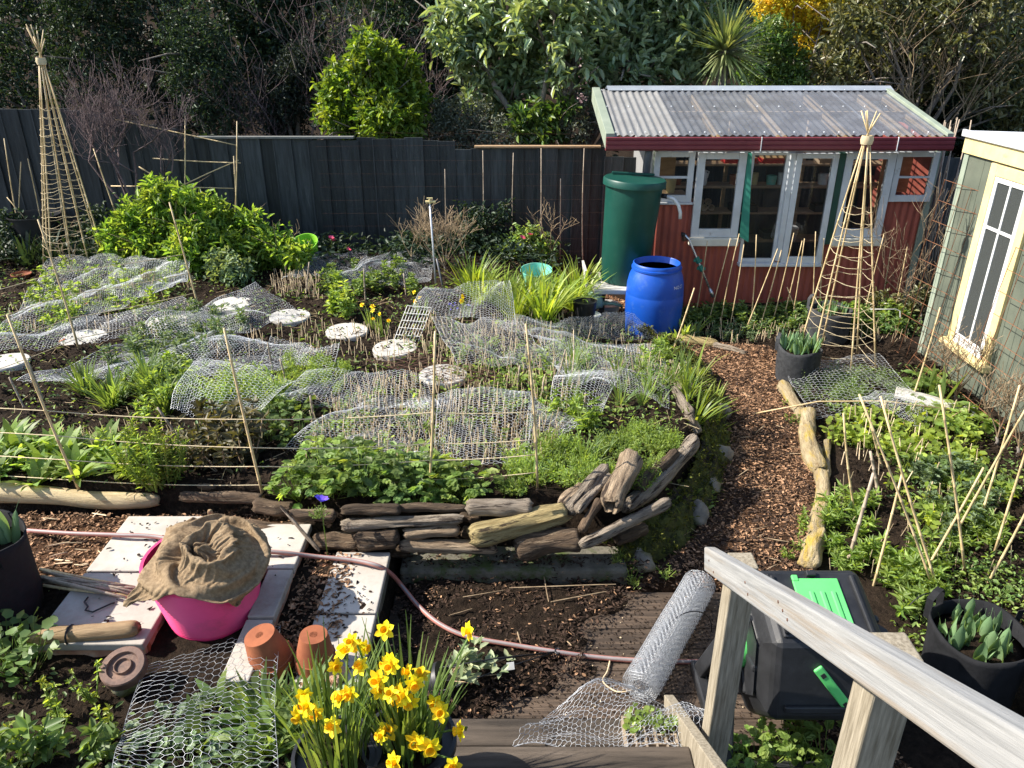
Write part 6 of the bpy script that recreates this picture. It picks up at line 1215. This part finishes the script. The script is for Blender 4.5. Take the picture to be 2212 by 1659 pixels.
for k, (px, py, H) in enumerate([(890, 580, .7), (1240, 570, 1.0), (1190, 575, .9), (620, 570, .6), (330, 640, .35), (1000, 560, .6), (160, 600, .5), (300, 560, .55)]):
    bare_tree('dry_plant', 'straggly bare stem standing near the fence', tuple(GT(px, py)), H, .5, 130+k, 'twig_dry', 3, .008, 'straggly stems by the fence', 'dry plant', first=.2, nb0=3, upright=.9)
for k, (px, py, H, s) in enumerate([(1985, 700, 1.15, .9), (2020, 720, .9, .8), (2060, 870, .55, .6), (2150, 960, .5, .6), (2195, 985, .6, .5)]):
    bare_tree('climber', 'thorny leafless climber scrambling up the rusty trellis', tuple(GT(px, py)), H*1.5, s, 140+k, 'twig_dry', 4, .012, 'climbers on the trellis', 'climber', first=.08, nb0=5, upright=1.0)

# ------------------------------------------------------------------ bed plants, one object each
ro = lambda *a, **k: [sp_rosette(*a, **k) for _ in range(3)]
lf = lambda *a, **k: [sp_leafy(*a, **k) for _ in range(3)]
broad = ro(16, .19, .05, 'lf_fresh', lean=(.3, 1.2), arch=.9)
place('broad_rosette', broad, in_quad(26, [(-40, 930), (230, 960), (330, 1040), (-40, 1055)]), 'broad-leaved green rosette behind the pale peeled log', 'bed plant', 'rosettes behind the pale log', (.7, 1.2))
place('broad_rosette', ro(16, .2, .05, 'lf_mid', lean=(.3, 1.2), arch=.9), in_quad(10, [(-30, 970), (120, 960), (200, 1000), (-20, 1030)]), 'darker broad-leaved rosette among those behind the pale log', 'bed plant', 'dark rosettes behind the pale log', (.7, 1.2))
place('cornflower', ro(46, .24, .014, 'lf_mid', lean=(.1, .9), arch=.8, rad=.04), in_quad(14, [(130, 860), (300, 800), (400, 860), (300, 950)]), 'narrow-leaved grassy green clump in the main bed', 'bed plant', 'narrow-leaved clumps', (.8, 1.3))
place('stock_seedling', lf(4, .16, .055, .02, 'lf_grey', 'lf_mid', 12, lean=.5, tm='lance'), in_quad(70, [(200, 800), (390, 690), (560, 690), (420, 870)]), 'grey-green leafy seedling by the peaked netting', 'seedling', 'grey-green seedlings', (.8, 1.3))
place('stock_seedling', lf(4, .15, .05, .02, 'lf_fresh', 'lf_mid', 12, lean=.5, tm='lance'), in_quad(36, [(250, 850), (400, 780), (460, 850), (330, 930)]), 'fresh green leafy seedling before the tented netting', 'seedling', 'fresh green seedlings', (.8, 1.4))
place('feathery_plant', lf(16, .36, .055, .007, 'lf_fresh', 'lf_fresh', 38, lean=.5, tm='lance', rad=.06), [GT(335, 1052), GT(312, 1040), GT(365, 1045)], 'feathery bright green plant beneath the twine lines', 'bed plant', 'feathery plants', (.85, 1.1))
place('bronze_plant', lf(12, .27, .085, .036, 'lf_brown', 'twig_dry', 10, lean=.65, rad=.08), [GT(430, 1010), GT(480, 1015), GT(530, 1000), GT(455, 975), GT(520, 960)], 'bronze-leaved bushy plant beneath the twine lines', 'bed plant', 'bronze plants', (.85, 1.15))
place('lush_plant', [sp_ferny(34, .26, 'lf_fresh', .16, .026, 24) for _ in range(2)], [GT(520, 880), GT(580, 885), GT(470, 890), GT(560, 850), GT(610, 880), GT(500, 850)], 'lush ferny plant growing under the tented netting', 'bed plant', 'lush plants under the tented netting', (.9, 1.2))
place('lush_plant', [sp_lobed(30, .16, .07, 'lf_mid', .14)], [GT(600, 920), GT(640, 900), GT(650, 950), GT(580, 950)], 'shaded leafy clump at the skirt of the tented netting', 'bed plant', 'shaded clumps by the tented netting', (.9, 1.2))
chr_ = [sp_lobed(60, .29, .085, 'lf_fresh', .18) for _ in range(2)]+[sp_lobed(60, .29, .085, 'lf_mid', .18)]
place('chrysanthemum', chr_, [GT(650, 1075), GT(720, 1070), GT(780, 1065), GT(840, 1072), GT(900, 1075), GT(960, 1080), GT(1010, 1078), GT(760, 1030), GT(700, 1035), GT(850, 1040), GT(925, 1045)], 'leafy chrysanthemum clump behind the driftwood wall', 'bed plant', 'chrysanthemum clumps', (.85, 1.15))
place('small_fern', [sp_ferny(16, .10, 'lf_fresh', .07, .016, 18) for _ in range(3)], in_quad(70, [(1060, 1070), (1140, 960), (1480, 930), (1400, 1060)]), 'low ferny green seedling near the curved driftwood', 'seedling', 'low ferny seedlings', (.7, 1.4))
place('small_fern', [sp_ferny(14, .09, 'lf_fresh', .07, .016, 18) for _ in range(2)], in_quad(45, [(600, 830), (620, 770), (760, 790), (740, 860)]), 'low ferny green seedling between the stepping stones and netting', 'seedling', 'ferny seedlings by the stones', (.7, 1.3))
grassy = ro(26, .22, .008, 'lf_mid', lean=(.05, .7), arch=.9, rad=.025)
place('grass_tuft', grassy, in_quad(26, [(1200, 880), (1240, 780), (1470, 760), (1500, 900)])+[GT(1280, 1010), GT(1150, 1040), GT(1310, 985), GT(1260, 1000)], 'fine grassy tuft in the netted bed near the path', 'grass tuft', 'grassy tufts', (.7, 1.3))
row = [sp_disc(7, .07, .028, 'lf_fresh', .03) for _ in range(3)]+lf(2, .09, .035, .016, 'lf_mid', 'lf_mid', 6, lean=.5)
place('netted_seedling', row, in_quad(110, [(640, 980), (760, 830), (1240, 820), (1150, 1000)])+in_quad(60, [(930, 800), (920, 700), (1400, 700), (1400, 830)]), 'tiny green seedling under the wire netting', 'seedling', 'netted seedlings', (.7, 1.4))
place('netted_seedling', lf(5, .15, .05, .02, 'lf_fresh', 'lf_mid', 9, lean=.7), in_quad(60, [(-20, 740), (130, 590), (420, 600), (330, 680)]), 'leafy seedling in the rows by the wigwam foot', 'seedling', 'rows by the wigwam', (.7, 1.4))
place('tall_seedling', lf(6, .34, .085, .034, 'lf_fresh', 'lf_fresh', 16, lean=.35), [GT(735, 670), GT(750, 690), GT(720, 680), GT(760, 675)], 'tall fresh green leafy plant near the small yellow daffodils', 'bed plant', 'tall leafy plants', (.85, 1.1))
place('leafy_seedling', lf(5, .17, .06, .025, 'lf_mid', 'lf_mid', 12, lean=.6), in_quad(26, [(680, 640), (720, 600), (900, 590), (900, 640)]), 'leafy seedling by the netting tent', 'seedling', 'seedlings by the netting tent', (.7, 1.3))
place('leafy_seedling', lf(6, .22, .075, .025, 'lf_fresh', 'lf_fresh', 14, lean=.5, tm='lance'), [GT(1420, 775), GT(1440, 785), GT(1400, 790), GT(1190, 905), GT(1265, 930), GT(1240, 905)], 'bushy fresh green plant at the netting edge', 'bed plant', 'bushy plants at the netting edge', (.8, 1.1))
# strap leaves
day = [sp_rosette(70, .58, .026, 'lf_grass', (.05, .75), 1.1, 6, .13) for _ in range(3)]
place('daylily', day, [GT(1040, 655), GT(1090, 660), GT(1140, 668), GT(1190, 672), GT(1235, 668), GT(1110, 690), GT(1170, 692), GT(1020, 640), GT(1250, 650)], 'arching yellow-green strap leaf clump near the turquoise tub', 'strap leaf clump', 'strap leaf clumps by the tank', (.68, .95))
place('strap_leaf', [sp_rosette(18, .30, .016, 'lf_grass', (.05, .7), .8, 5, .07) for _ in range(2)], [GT(1488, 850), GT(1510, 880), GT(1522, 915), GT(1535, 890), GT(1500, 910), GT(1530, 940), GT(1495, 820)], 'yellow-green strap leaf clump hanging over the path edge', 'strap leaf clump', 'strap leaves over the path', (.85, 1.1))
place('dark_strap', [sp_rosette(40, .5, .03, 'lf_dark', (.1, .9), 1.1, 5, .12) for _ in range(2)], [GT(20, 560), GT(60, 575), GT(110, 570), GT(10, 530), GT(150, 560), GT(200, 575), GT(-30, 580)], 'dark arching strap leaf clump behind the tall wigwam', 'strap leaf clump', 'dark strap leaf clumps', (.8, 1.1))
place('corn_leaf', [sp_rosette(7, .36, .035, 'lf_fresh', (.05, .6), .9, 6, .02)], [GT(1478, 735), GT(1500, 730), GT(1462, 745)], 'broad bladed shoot beside the blue drum', 'shoot', 'shoots by the drum', (.9, 1.1))
place('iris_fan', [sp_rosette(7, .42, .04, 'lf_mid', (.1, .6), .25, 4, .03)], [GT(2010, 850), GT(2035, 870)], 'upright iris fan before the yellow-framed window', 'iris', 'iris fans', (.9, 1.05))
place('big_leaf', [sp_lobed(16, .16, .13, 'lf_fresh', .14)], [GT(2000, 835), GT(1985, 860), GT(2070, 905), GT(2100, 930), GT(2050, 925)], 'broad-leaved clump at the foot of the green wall', 'bed plant', 'broad clumps by the green wall', (.9, 1.2))
place('row_plant', lf(7, .17, .06, .026, 'lf_mid', 'lf_mid', 12, lean=.7), in_quad(54, [(1475, 705), (1500, 680), (1960, 680), (1960, 725)]), 'low leafy plant along the foot of the red shed', 'bed plant', 'plants along the red shed', (.7, 1.2))
place('row_plant', lf(9, .26, .07, .035, 'lf_fresh', 'lf_fresh', 14, lean=.6), [GT(1800, 705), GT(1830, 700), GT(1855, 710), GT(1775, 700), GT(1930, 705), GT(1905, 700)], 'lush pale green plant behind the smaller wigwam', 'bed plant', 'lush plants behind the wigwam', (.8, 1.2))
place('row_plant', lf(3, .10, .03, .016, 'lf_grey', 'lf_grey', 8, lean=.6), in_quad(40, [(1490, 745), (1490, 715), (1720, 710), (1640, 740)]), 'small grey-leaved seedling between short stakes by the shed', 'seedling', 'grey seedlings by the shed', (.7, 1.3))
# seedling bed by the green shed
place('round_seedling', [sp_disc(6, .09, .04, 'lf_grass', .04) for _ in range(3)], in_quad(130, [(1790, 960), (1800, 890), (2080, 890), (2120, 1030)])+in_quad(50, [(1900, 1030), (2080, 960), (2215, 1080), (2000, 1200)]), 'round-leaved yellow-green seedling by the green shed', 'seedling', 'round-leaved seedlings', (.7, 1.2))
place('netted_fern', [sp_ferny(16, .14, 'lf_mid', .1, .016, 18) for _ in range(2)], in_quad(24, [(1740, 880), (1740, 820), (1930, 810), (1990, 870)]), 'ferny seedling under the netting by the smaller wigwam', 'seedling', 'ferny seedlings by the wigwam', (.8, 1.2))
place('wallflower', lf(5, .13, .075, .02, 'lf_fresh', 'lf_fresh', 11, lean=.85, tm='lance'), in_quad(18, [(1770, 1110), (1880, 1090), (1990, 1290), (1790, 1230)])+in_quad(11, [(1980, 1090), (2215, 1060), (2215, 1190), (2050, 1200)]), 'bright green long-leaved plant of the seedling bed', 'bed plant', 'long-leaved plants of the seedling bed', (.75, 1.25))
place('sage_plant', lf(5, .15, .06, .028, 'lf_grey', 'lf_grey', 10, lean=.7), in_quad(16, [(1900, 1060), (2040, 1010), (2200, 1120), (2030, 1220)]), 'grey-green oval-leaved plant of the seedling bed', 'bed plant', 'grey-green plants of the seedling bed', (.8, 1.2))
place('columbine', [sp_lobed(14, .13, .055, 'lf_mid', .1)], in_quad(18, [(1930, 1000), (2060, 990), (2170, 1060), (2080, 1100)])+[GT(2150, 1290), GT(2015, 1350)], 'lobed mid-green clump of the seedling bed', 'bed plant', 'lobed clumps of the seedling bed', (.8, 1.2))
place('tulip', tulip_meshes(.2, .07), [GT(1842, 1120)], 'lone tulip leaf rising by the path log', 'tulip', None, (1, 1))
place('path_weed', lf(5, .1, .035, .014, 'lf_fresh', 'lf_fresh', 9, lean=.8), [GT(1735, 1150), GT(1745, 1130), GT(1725, 1190), GT(1718, 920), GT(1705, 880), GT(1690, 1210)], 'small weed sprouting against the path logs', 'weed', 'weeds by the path logs', (.8, 1.2))
place('kerb_weed', [sp_ferny(10, .09, 'lf_fresh', .07, .014, 14)], [G(1345, 1232, .03), G(1365, 1262, .03), G(1440, 1250, .03), G(780, 1195, .05), G(1330, 1215, .1)], 'small weed growing at the mossy kerb', 'weed', 'weeds at the kerb', (.8, 1.3))
# foreground bed on the near side of the paving
place('clover_plant', [sp_disc(60, .16, .045, 'lf_mid', .16)], [GT(15, 1430), GT(55, 1445)], 'round-leaved green clump by the brown branch', 'bed plant', 'round-leaved clumps by the branch', (.8, 1.1))
place('spindly_plant', lf(5, .26, .045, .02, 'lf_grass', 'lf_mid', 12, lean=.6), [GT(130, 1560), GT(205, 1520), GT(110, 1620), GT(240, 1600), GT(60, 1650)], 'spindly yellow-green plant by the iron ring', 'bed plant', 'spindly plants by the iron ring', (.7, 1.1))
place('broad_weed', lf(4, .18, .09, .04, 'lf_mid', 'lf_mid', 7, lean=.7), [GT(100, 1650), GT(215, 1655), GT(20, 1665)], 'broad-leaved weedy plant in the near bed', 'bed plant', 'weedy plants of the near bed', (.8, 1.1))
place('sage_plant', [sp_lobed(16, .12, .07, 'lf_grey', .12)], [GT(350, 1585), GT(440, 1560), GT(520, 1600), GT(400, 1650), GT(500, 1660), GT(330, 1650)], 'grey lobed plant growing up through the near netting', 'bed plant', 'plants under the near netting', (.8, 1.2))
place('sage_plant', ro(9, .16, .05, 'lf_mid', lean=(.4, 1.2), arch=.9), [GT(470, 1520), GT(540, 1540), GT(430, 1610), GT(560, 1630)], 'broad leaf rosette under the near netting', 'bed plant', 'rosettes under the near netting', (.8, 1.2))
place('narrow_rosette', ro(46, .22, .02, 'lf_mid', lean=(.2, 1.2), arch=.9, rad=.05), [GT(610, 1560), GT(660, 1540), GT(590, 1620), GT(650, 1600), GT(700, 1570), GT(570, 1560)], 'narrow-leaved bright green clump next to the daffodil pots', 'bed plant', 'narrow clumps by the daffodils', (.8, 1.2))
place('parsley', [sp_lobed(34, .20, .06, 'lf_fresh', .15) for _ in range(2)], [G(1640, 1665, .0), G(1700, 1640, .0), G(1780, 1660, .0), G(1730, 1680, 0), G(1610, 1690, 0)], 'flat-leaved parsley clump at the foot of the composter', 'parsley', 'parsley clumps', (.85, 1.15))
# ground cover nobody would count
def cover(poly, n, L, mat, label, hmax=.05, W=.45):
    X, Y = scatter_poly(poly, n); n = len(X); cl = .6+.4*np.sin(X*5.1+2*np.sin(Y*3.7)); k = cl > NR.uniform(.1, .9, n); X, Y = X[k], Y[k]; n = len(X); l = L*U_(.5, 1.4, n)
    nb = NB(); nb.add(leaves(np.stack([X, Y, terrain(X, Y)+U_(.005, hmax, n)], 1), rnd_dir(n, -.1, .8), l, l*W)); T(link('ground_cover', nb.mesh('ground_cover', mat)), label, kind='stuff')
cover(np.array([(-9, 3.95), (.6, 3.95), (1.5, 5), (1.5, 6.6), (.7, 8), (-9, 9)]), 15000, .035, 'lf_mid', 'small weeds and seedlings over the main bed')
cover(np.array([(.0, 3.95), (.6, 3.95), (1.5, 5), (1.5, 6.6), (.7, 7.0), (-.6, 6.0)]), 6000, .03, 'lf_fresh', 'tiny green seedlings near the driftwood corner')
cover(np.array([(2.45, 3.2), (3.8, 3.2), (3.8, 6.5), (2.6, 6.3)]), 6500, .028, 'lf_mid', 'tiny weeds over the seedling bed')
cover(np.array([(1.7, 7.3), (4.3, 7.2), (4.3, 8.2), (1.6, 8.2)]), 3500, .05, 'lf_mid', 'low weeds along the red shed', .08)
cover(np.array([(-6, 8.6), (.8, 8.4), (.8, 9.5), (-7, 9.5)]), 6000, .07, 'lf_dark', 'dark ground plants along the fence', .25)
cover(np.array([(1.95, 2.9), (3.9, 2.9), (3.9, 3.7), (2.15, 3.7)]), 3000, .032, 'lf_fresh', 'small weeds round the grow bags')
place('wallflower', lf(5, .12, .07, .02, 'lf_fresh', 'lf_fresh', 11, lean=.85, tm='lance'), in_quad(16, [(1850, 1230), (2010, 1180), (2030, 1330), (1930, 1340)]), 'low long-leaved plant between composter and the grow bag', 'bed plant', 'low plants by the composter', (.75, 1.2))
cover(LFORE, 2500, .03, 'lf_mid', 'small weeds in the near bed')
cover(np.array([(.9, 3.75), (1.3, 4.2), (1.65, 5.2), (1.8, 6.2), (1.6, 6.3), (1.45, 5.2), (1.1, 4.3), (.7, 3.85)]), 1800, .03, 'lf_fresh', 'weeds on the mossy stones')

# ------------------------------------------------------------------ short stakes
sm = [MB().tube([(0, 0, -.03), (R.uniform(-.01, .01), R.uniform(-.01, .01), h)], .0034, 5).mesh('stake', 'stake') for h in (.09, .12, .14, .17, .2, .11)]
def stakes(n, quad, label, group):
    for p in in_quad(n, quad):
        o = link('short_stake', R.choice(sm), loc=p, rot=(rr(-.22, .22), rr(-.22, .22), rr(0, 6))); s = rr(.75, 1.15); o.scale = (s, s, s); T(o, label, 'stake', group)
stakes(150, [(640, 1000), (760, 830), (1260, 830), (1180, 1010)], 'short thin bamboo stake pushed into the netted main bed', 'short stakes of the main bed')
stakes(80, [(900, 800), (920, 700), (1440, 700), (1460, 830)], 'short thin bamboo stake pushed into the netted main bed', 'short stakes of the main bed')
stakes(70, [(1800, 1000), (1810, 900), (2090, 900), (2150, 1150)], 'short thin bamboo stake pushed into the seedling bed', 'short stakes of the seedling bed')
def stake_mass(spec, label):
    PP = np.array([tuple(p) for n, q in spec for p in in_quad(n, q)]); n = len(PP); nb = NB(); nb.add(prisms(PP-[0, 0, .02], PP+np.stack([U_(-.03, .03, n), U_(-.03, .03, n), U_(.05, .15, n)], 1), .0031)); T(link('short_stakes', nb.mesh('short_stakes', 'stake')), label, kind='stuff')
stake_mass([(560, [(640, 1000), (760, 820), (1260, 820), (1180, 1010)]), (460, [(900, 810), (920, 690), (1440, 690), (1460, 840)]), (130, [(580, 640), (590, 590), (690, 590), (700, 650)]), (120, [(620, 770), (650, 700), (900, 720), (900, 800)]), (140, [(-20, 740), (60, 640), (420, 610), (420, 700)]), (60, [(300, 760), (330, 700), (620, 720), (560, 780)]), (70, [(60, 1010), (100, 950), (320, 900), (560, 1000)])], 'crowd of tiny bamboo stakes over the main bed')
stake_mass([(170, [(1490, 750), (1490, 700), (1960, 690), (1960, 740)])], 'rows of tiny bamboo stakes along the red shed')
stake_mass([(70, [(1780, 1240), (1800, 1050), (2200, 1080), (2200, 1290)])], 'tiny stakes among the long-leaved plants')
for px, t in ((660, 560), (815, 620), (918, 610), (1010, 560)):
    pass
for b, t in [((660, 632), (668, 566)), ((790, 650), (786, 580)), ((708, 625), (708, 605)), ((878, 640), (872, 590)), ((355, 860), (340, 825)), ((1003, 925), (1013, 832)), ((735, 900), (722, 860)), ((680, 920), (670, 855)), ((1200, 820), (1222, 755)), ((1115, 840), (1123, 790)), ((1040, 760), (1025, 735)), ((1262, 900), (1265, 850)), ((400, 960), (340, 880)), ((55, 880), (20, 815)), ((95, 865), (60, 780)), ((1175, 860), (1173, 825)), ((590, 800), (578, 740)), ((620, 830), (605, 775))]:
    vcane(b, t, 'medium wooden stake in the main bed among short stakes', 'medium stakes of the main bed', .0085, 0, 'cane_grey')

# ------------------------------------------------------------------ daffodils in pots
def petals_mesh(L=.034, W=.024, mat='fl_yellow', n=6, lift=.25):
    a = np.arange(n)*2*math.pi/n+NR.normal(size=n)*.08; D = np.stack([np.cos(a), np.sin(a), np.full(n, lift)], 1); nb = NB(); nb.add(leaves(np.zeros((n, 3))+D*.003, D, L*U_(.9, 1.1, n), W, .12, .15, up=np.tile([0, 0, 1.], (n, 1)))); return nb.mesh('petals', mat)
pet = [petals_mesh() for _ in range(4)]
cor = MB().lathe([(.006, 0), (.0095, .004), (.0105, .018), (.0155, .027), (.0135, .0275), (.009, .017), (.004, .006), (0, .005)], 12).mesh('corona', 'fl_gold', True)
def daffodils(label, cat, base, fl, nl, leaf_len, face, group=None, sc=1.0, rad=.11):
    e = empty('daffodils', label, cat, base, group); base = Vector(base)
    if nl:
        A = U_(0, 6.283, nl); q = rad*np.sqrt(U_(0, 1, nl)); nb = NB(); nb.add(blades(np.stack([np.cos(A)*q, np.sin(A)*q, 0*q], 1), A+U_(-.6, .6, nl), 0, leaf_len*U_(.6, 1.1, nl), .0115*sc*U_(.8, 1.2, nl), U_(.02, .35, nl), U_(.1, .7, nl), 5, tip=.3)); link('leaves', nb.mesh('leaves', 'lf_mid'), e)
    for p in fl:
        p = Vector(p)-base; f = (Vector(face)+Vector((R.gauss(0, .5), R.gauss(0, .4), R.gauss(0, .35)))).normalized(); a = math.atan2(p.y, p.x); s0 = Vector((math.cos(a), math.sin(a), 0))*rad*R.random()*.7; bk = p-f*.012*sc
        MB().tube([s0, s0.lerp(bk, .5)+Vector((0, 0, .03)), bk+Vector((0, 0, .012))-f*.006, bk], [.0038*sc, .0036*sc, .0032*sc, .0045*sc], 6).build('stem', 'lf_mid', e, smooth=True)
        o = link('flower', R.choice(pet), e, p); o.rotation_mode = 'QUATERNION'; o.rotation_quaternion = f.to_track_quat('Z', 'Y') @ Quaternion((0, 0, 1), R.uniform(0, 6)); k_ = sc*R.uniform(.78, 1.12); o.scale = (k_, k_, k_); link('corona', cor, o)
    return e
fa = [(664, 1522), (646, 1546), (655, 1500), (680, 1540), (720, 1570), (724, 1440), (744, 1410), (756, 1498), (735, 1510), (780, 1442), (770, 1390), (650, 1530)]
fb = [(832, 1362), (844, 1438), (818, 1468), (818, 1494), (860, 1518), (836, 1578), (1016, 1362), (908, 1459), (883, 1452), (940, 1516), (951, 1538), (883, 1513), (998, 1578), (915, 1606), (930, 1612), (854, 1646), (980, 1653), (836, 1434), (865, 1488), (845, 1500), (900, 1600), (825, 1590), (760, 1385), (785, 1400), (850, 1425), (895, 1475), (872, 1500)]
def fpos(l): return [P(x, y, float(np.interp(y, [1360, 1655], [1.98, 1.66]))+rr(-.05, .05)) for x, y in l]
for (c, r, lab) in (((-.60, 1.86, .36), .15, 'black plastic pot holding daffodils by the narrow clump'), ((-.365, 1.93, .34), .165, 'black plastic pot holding daffodils by the stairs')):
    o = MB().lathe([(0, 0), (r*.78, 0), (r*.97, .25), (r*1.03, .25), (r*1.03, .28), (r*.95, .28), (r*.93, .25), (0, .245)], 36).build('plant_pot', 'pot_black', smooth=True, ang=40, loc=c); T(o, lab, 'pot')
    MB().lathe([(r*.93, .247), (0, .255)], 24).build('soil', 'soil', o)
daffodils('yellow daffodils massed in the pot by the narrow clump', 'daffodils', (-.60, 1.86, .60), fpos(fa), 80, .42, (-.35, -.55, .45))
daffodils('yellow daffodils massed in the pot by the stairs', 'daffodils', (-.365, 1.93, .58), fpos(fb), 110, .42, (-.25, -.6, .45))
o = MB().lathe([(0, 0), (.13, 0), (.15, .22), (.158, .22), (.158, .25), (.14, .25), (.138, .22), (0, .21)], 32).build('plant_pot', 'pot_black', smooth=True, ang=40, loc=(-.22, 1.62, .36)); T(o, 'empty black plastic pot between stairs and daffodils', 'pot')
# small flowers in the beds
for px, py, lab in ((805, 690, 'small yellow daffodils by tall leafy plant'), (826, 705, 'few yellow daffodils beside the wire rack'), (1012, 668, 'small yellow daffodil under the heaped netting'), (910, 660, 'small yellow daffodils behind the wire rack')):
    g = GT(px, py+20); daffodils(lab, 'daffodils', g, [g+Vector((rr(-.1, .1), rr(-.05, .05), rr(.12, .24))) for _ in range(3)], 16, .22, (-.3, -.6, .4), sc=.7, rad=.06)
def bloom(name, label, px, py, Y, mat, n, L, W, lift, ms='lf_mid', h=None, grp=None):
    p = P(px, py, Y); g = Vector((p.x, p.y, tz(p.x, p.y))); e = empty(name, label, 'flower', g, grp); MB().tube([(0, 0, -.01), (p-g)*.6, p-g], .003, 5).build('stem', ms, e)
    o = link('petals', petals_mesh(L, W, mat, n, lift), e, p-g); o.rotation_euler = (.4, rr(-.3, .3), rr(0, 6)); return e
bloom('anemone', 'purple-blue anemone flower on the driftwood wall', 693, 1085, 3.48, 'fl_purple', 8, .045, .04, .9)
place('small_fern', [sp_ferny(12, .07, 'lf_mid', .06, .014, 16)], [P(690, 1112, 3.50)-Vector((0, 0, .02))], 'green leaves under the purple anemone', 'leaves', None, (1, 1.1))
for k, (px, py, n) in enumerate(((160, 655, 9), (185, 658, 9), (135, 736, 9), (170, 660, 8))): bloom('marigold', 'orange marigold flower low in the netted rows', px, py, GT(px, py+14).y, 'fl_orange', n, .03, .016, .35, grp='orange marigolds')
for k, (px, py) in enumerate(((715, 515), (718, 520), (752, 540), (1145, 508), (1128, 515))): bloom('geranium', 'pink geranium flower near the fence', px, py, 8.8, 'fl_pink', 8, .04, .03, .7, grp='pink geraniums')
for k in range(9): bloom('grape_hyacinth', 'small purple flower under the heaped netting', 955+rr(0, 60), 660+rr(-8, 12), 6.95, 'fl_purple', 9, .016, .012, 1.6, grp='small purple flowers')
for k, (px, py) in enumerate(((590, 1010), (562, 1000))): bloom('marigold', 'faded orange flower beneath the twine lines', px-30, py+15, 4.15, 'fl_orange', 7, .03, .02, .5, grp='faded orange flowers')
T(link('fallen_petal', petals_mesh(.03, .02, 'fl_yellow', 4, .4), loc=G(1160, 1345, .02)), 'fallen yellow flower lying on the boardwalk soil', 'flower')
# variegated shrub on its side with its hanger
vb = G(960, 1470, .12); e = empty('hanging_plant', 'variegated pale-leaved shrub lying with its black hanger on the boardwalk', 'potted plant', vb)
PA = []; PD = []; sa = []; sb = []
for k in range(11):
    tip = G(rr(985, 1105), rr(1385, 1480), rr(.05, .2))-vb; s = tip*.25; sa.append(s*0); sb.append(tip)
    for j in range(9): t = rr(.35, 1.05); PA.append(tip*t+Vector((0, 0, .03*math.sin(3*t)))); PD.append(tip.normalized()*.6+Vector((rr(-1, 1), rr(-1, 1), rr(-.2, 1))))
nb = NB(); nb.add(leaves(PA, PD, U_(.045, .075, len(PA)), U_(.022, .034, len(PA)), .15, .2)); link('leaves', nb.mesh('leaves', 'lf_variegated'), e); nb = NB(); nb.add(prisms(sa, sb, .0025)); link('stems', nb.mesh('stems', 'twig_dry'), e)
hk = G(1200, 1408, .05)-vb; mb = MB()
for q in ((-.06, .06, .0), (.0, -.08, .02), (-.02, 0, .08)): mb.tube([Vector(q), Vector(q).lerp(hk, .5)+Vector((0, 0, .01)), hk], .0035, 5)
mb.tube([hk+Vector((.012*math.cos(t)+.01, .018*math.sin(t), .004)) for t in np.linspace(.5, 5.5, 10)], .006, 6); mb.build('hanger', 'pot_black', e, smooth=True)
MB().box(-.018, .018, -.001, .001, -.015, .02).build('plant_label', 'white_plastic', e, loc=G(1103, 1440, .12)-vb, rot=(-.6, 0, .2))
MB().lathe([(0, 0), (.06, 0), (.085, .12), (.092, .12), (.092, .14), (.08, .14), (0, .125)], 24, M_=Matrix.Rotation(1.1, 4, 'Y') @ Matrix.Translation((0, 0, -.14))).build('pot', 'pot_black', e, smooth=True, ang=40)
# sticks, roots and straw on the boardwalk
for k, (a, b) in enumerate((((1118, 1365), (1125, 1392)), ((1000, 1290), (1090, 1275)), ((1190, 1300), (1310, 1278)), ((1175, 1245), (1185, 1300)), ((1100, 1270), (1330, 1262)), ((970, 1330), (1020, 1315)), ((1225, 1385), (1235, 1395)))):
    log('twig', 'thin pale twig lying on the soil-strewn boardwalk', G(*a, .06), G(*b, .06), .004, .003, 'twig_dry', 'twig', k+60, n=6, seg=6, group='twigs on the boardwalk')
T(MB().tube(smooth_path([G(x, y, .012) for x, y in ((1318, 1425), (1312, 1450), (1302, 1470), (1320, 1488), (1345, 1495), (1400, 1482))], 5), .004, 6).build('root', 'stake', smooth=True), 'curled dry root lying on the planks', 'root')
for k in range(16): a = G(rr(80, 230), rr(1110, 1220), .25); d = Vector((rr(-.12, .12), rr(-.06, .06), .01)); log('twig', 'pale splinter on the bark beside the paving', a, a+d, .006, .003, 'stake', 'twig', k+80, n=5, seg=4, group='splinters on the bark')
for k in range(14): a = GT(rr(1600, 1720), rr(850, 1240))+Vector((0, 0, .025)); d = Vector((rr(-.15, .15), rr(-.15, .15), .01)); log('twig', 'pale twig lying on the bark path', a, a+d, .004, .003, 'twig_dry', 'twig', k+100, n=5, seg=4, group='twigs on the path')
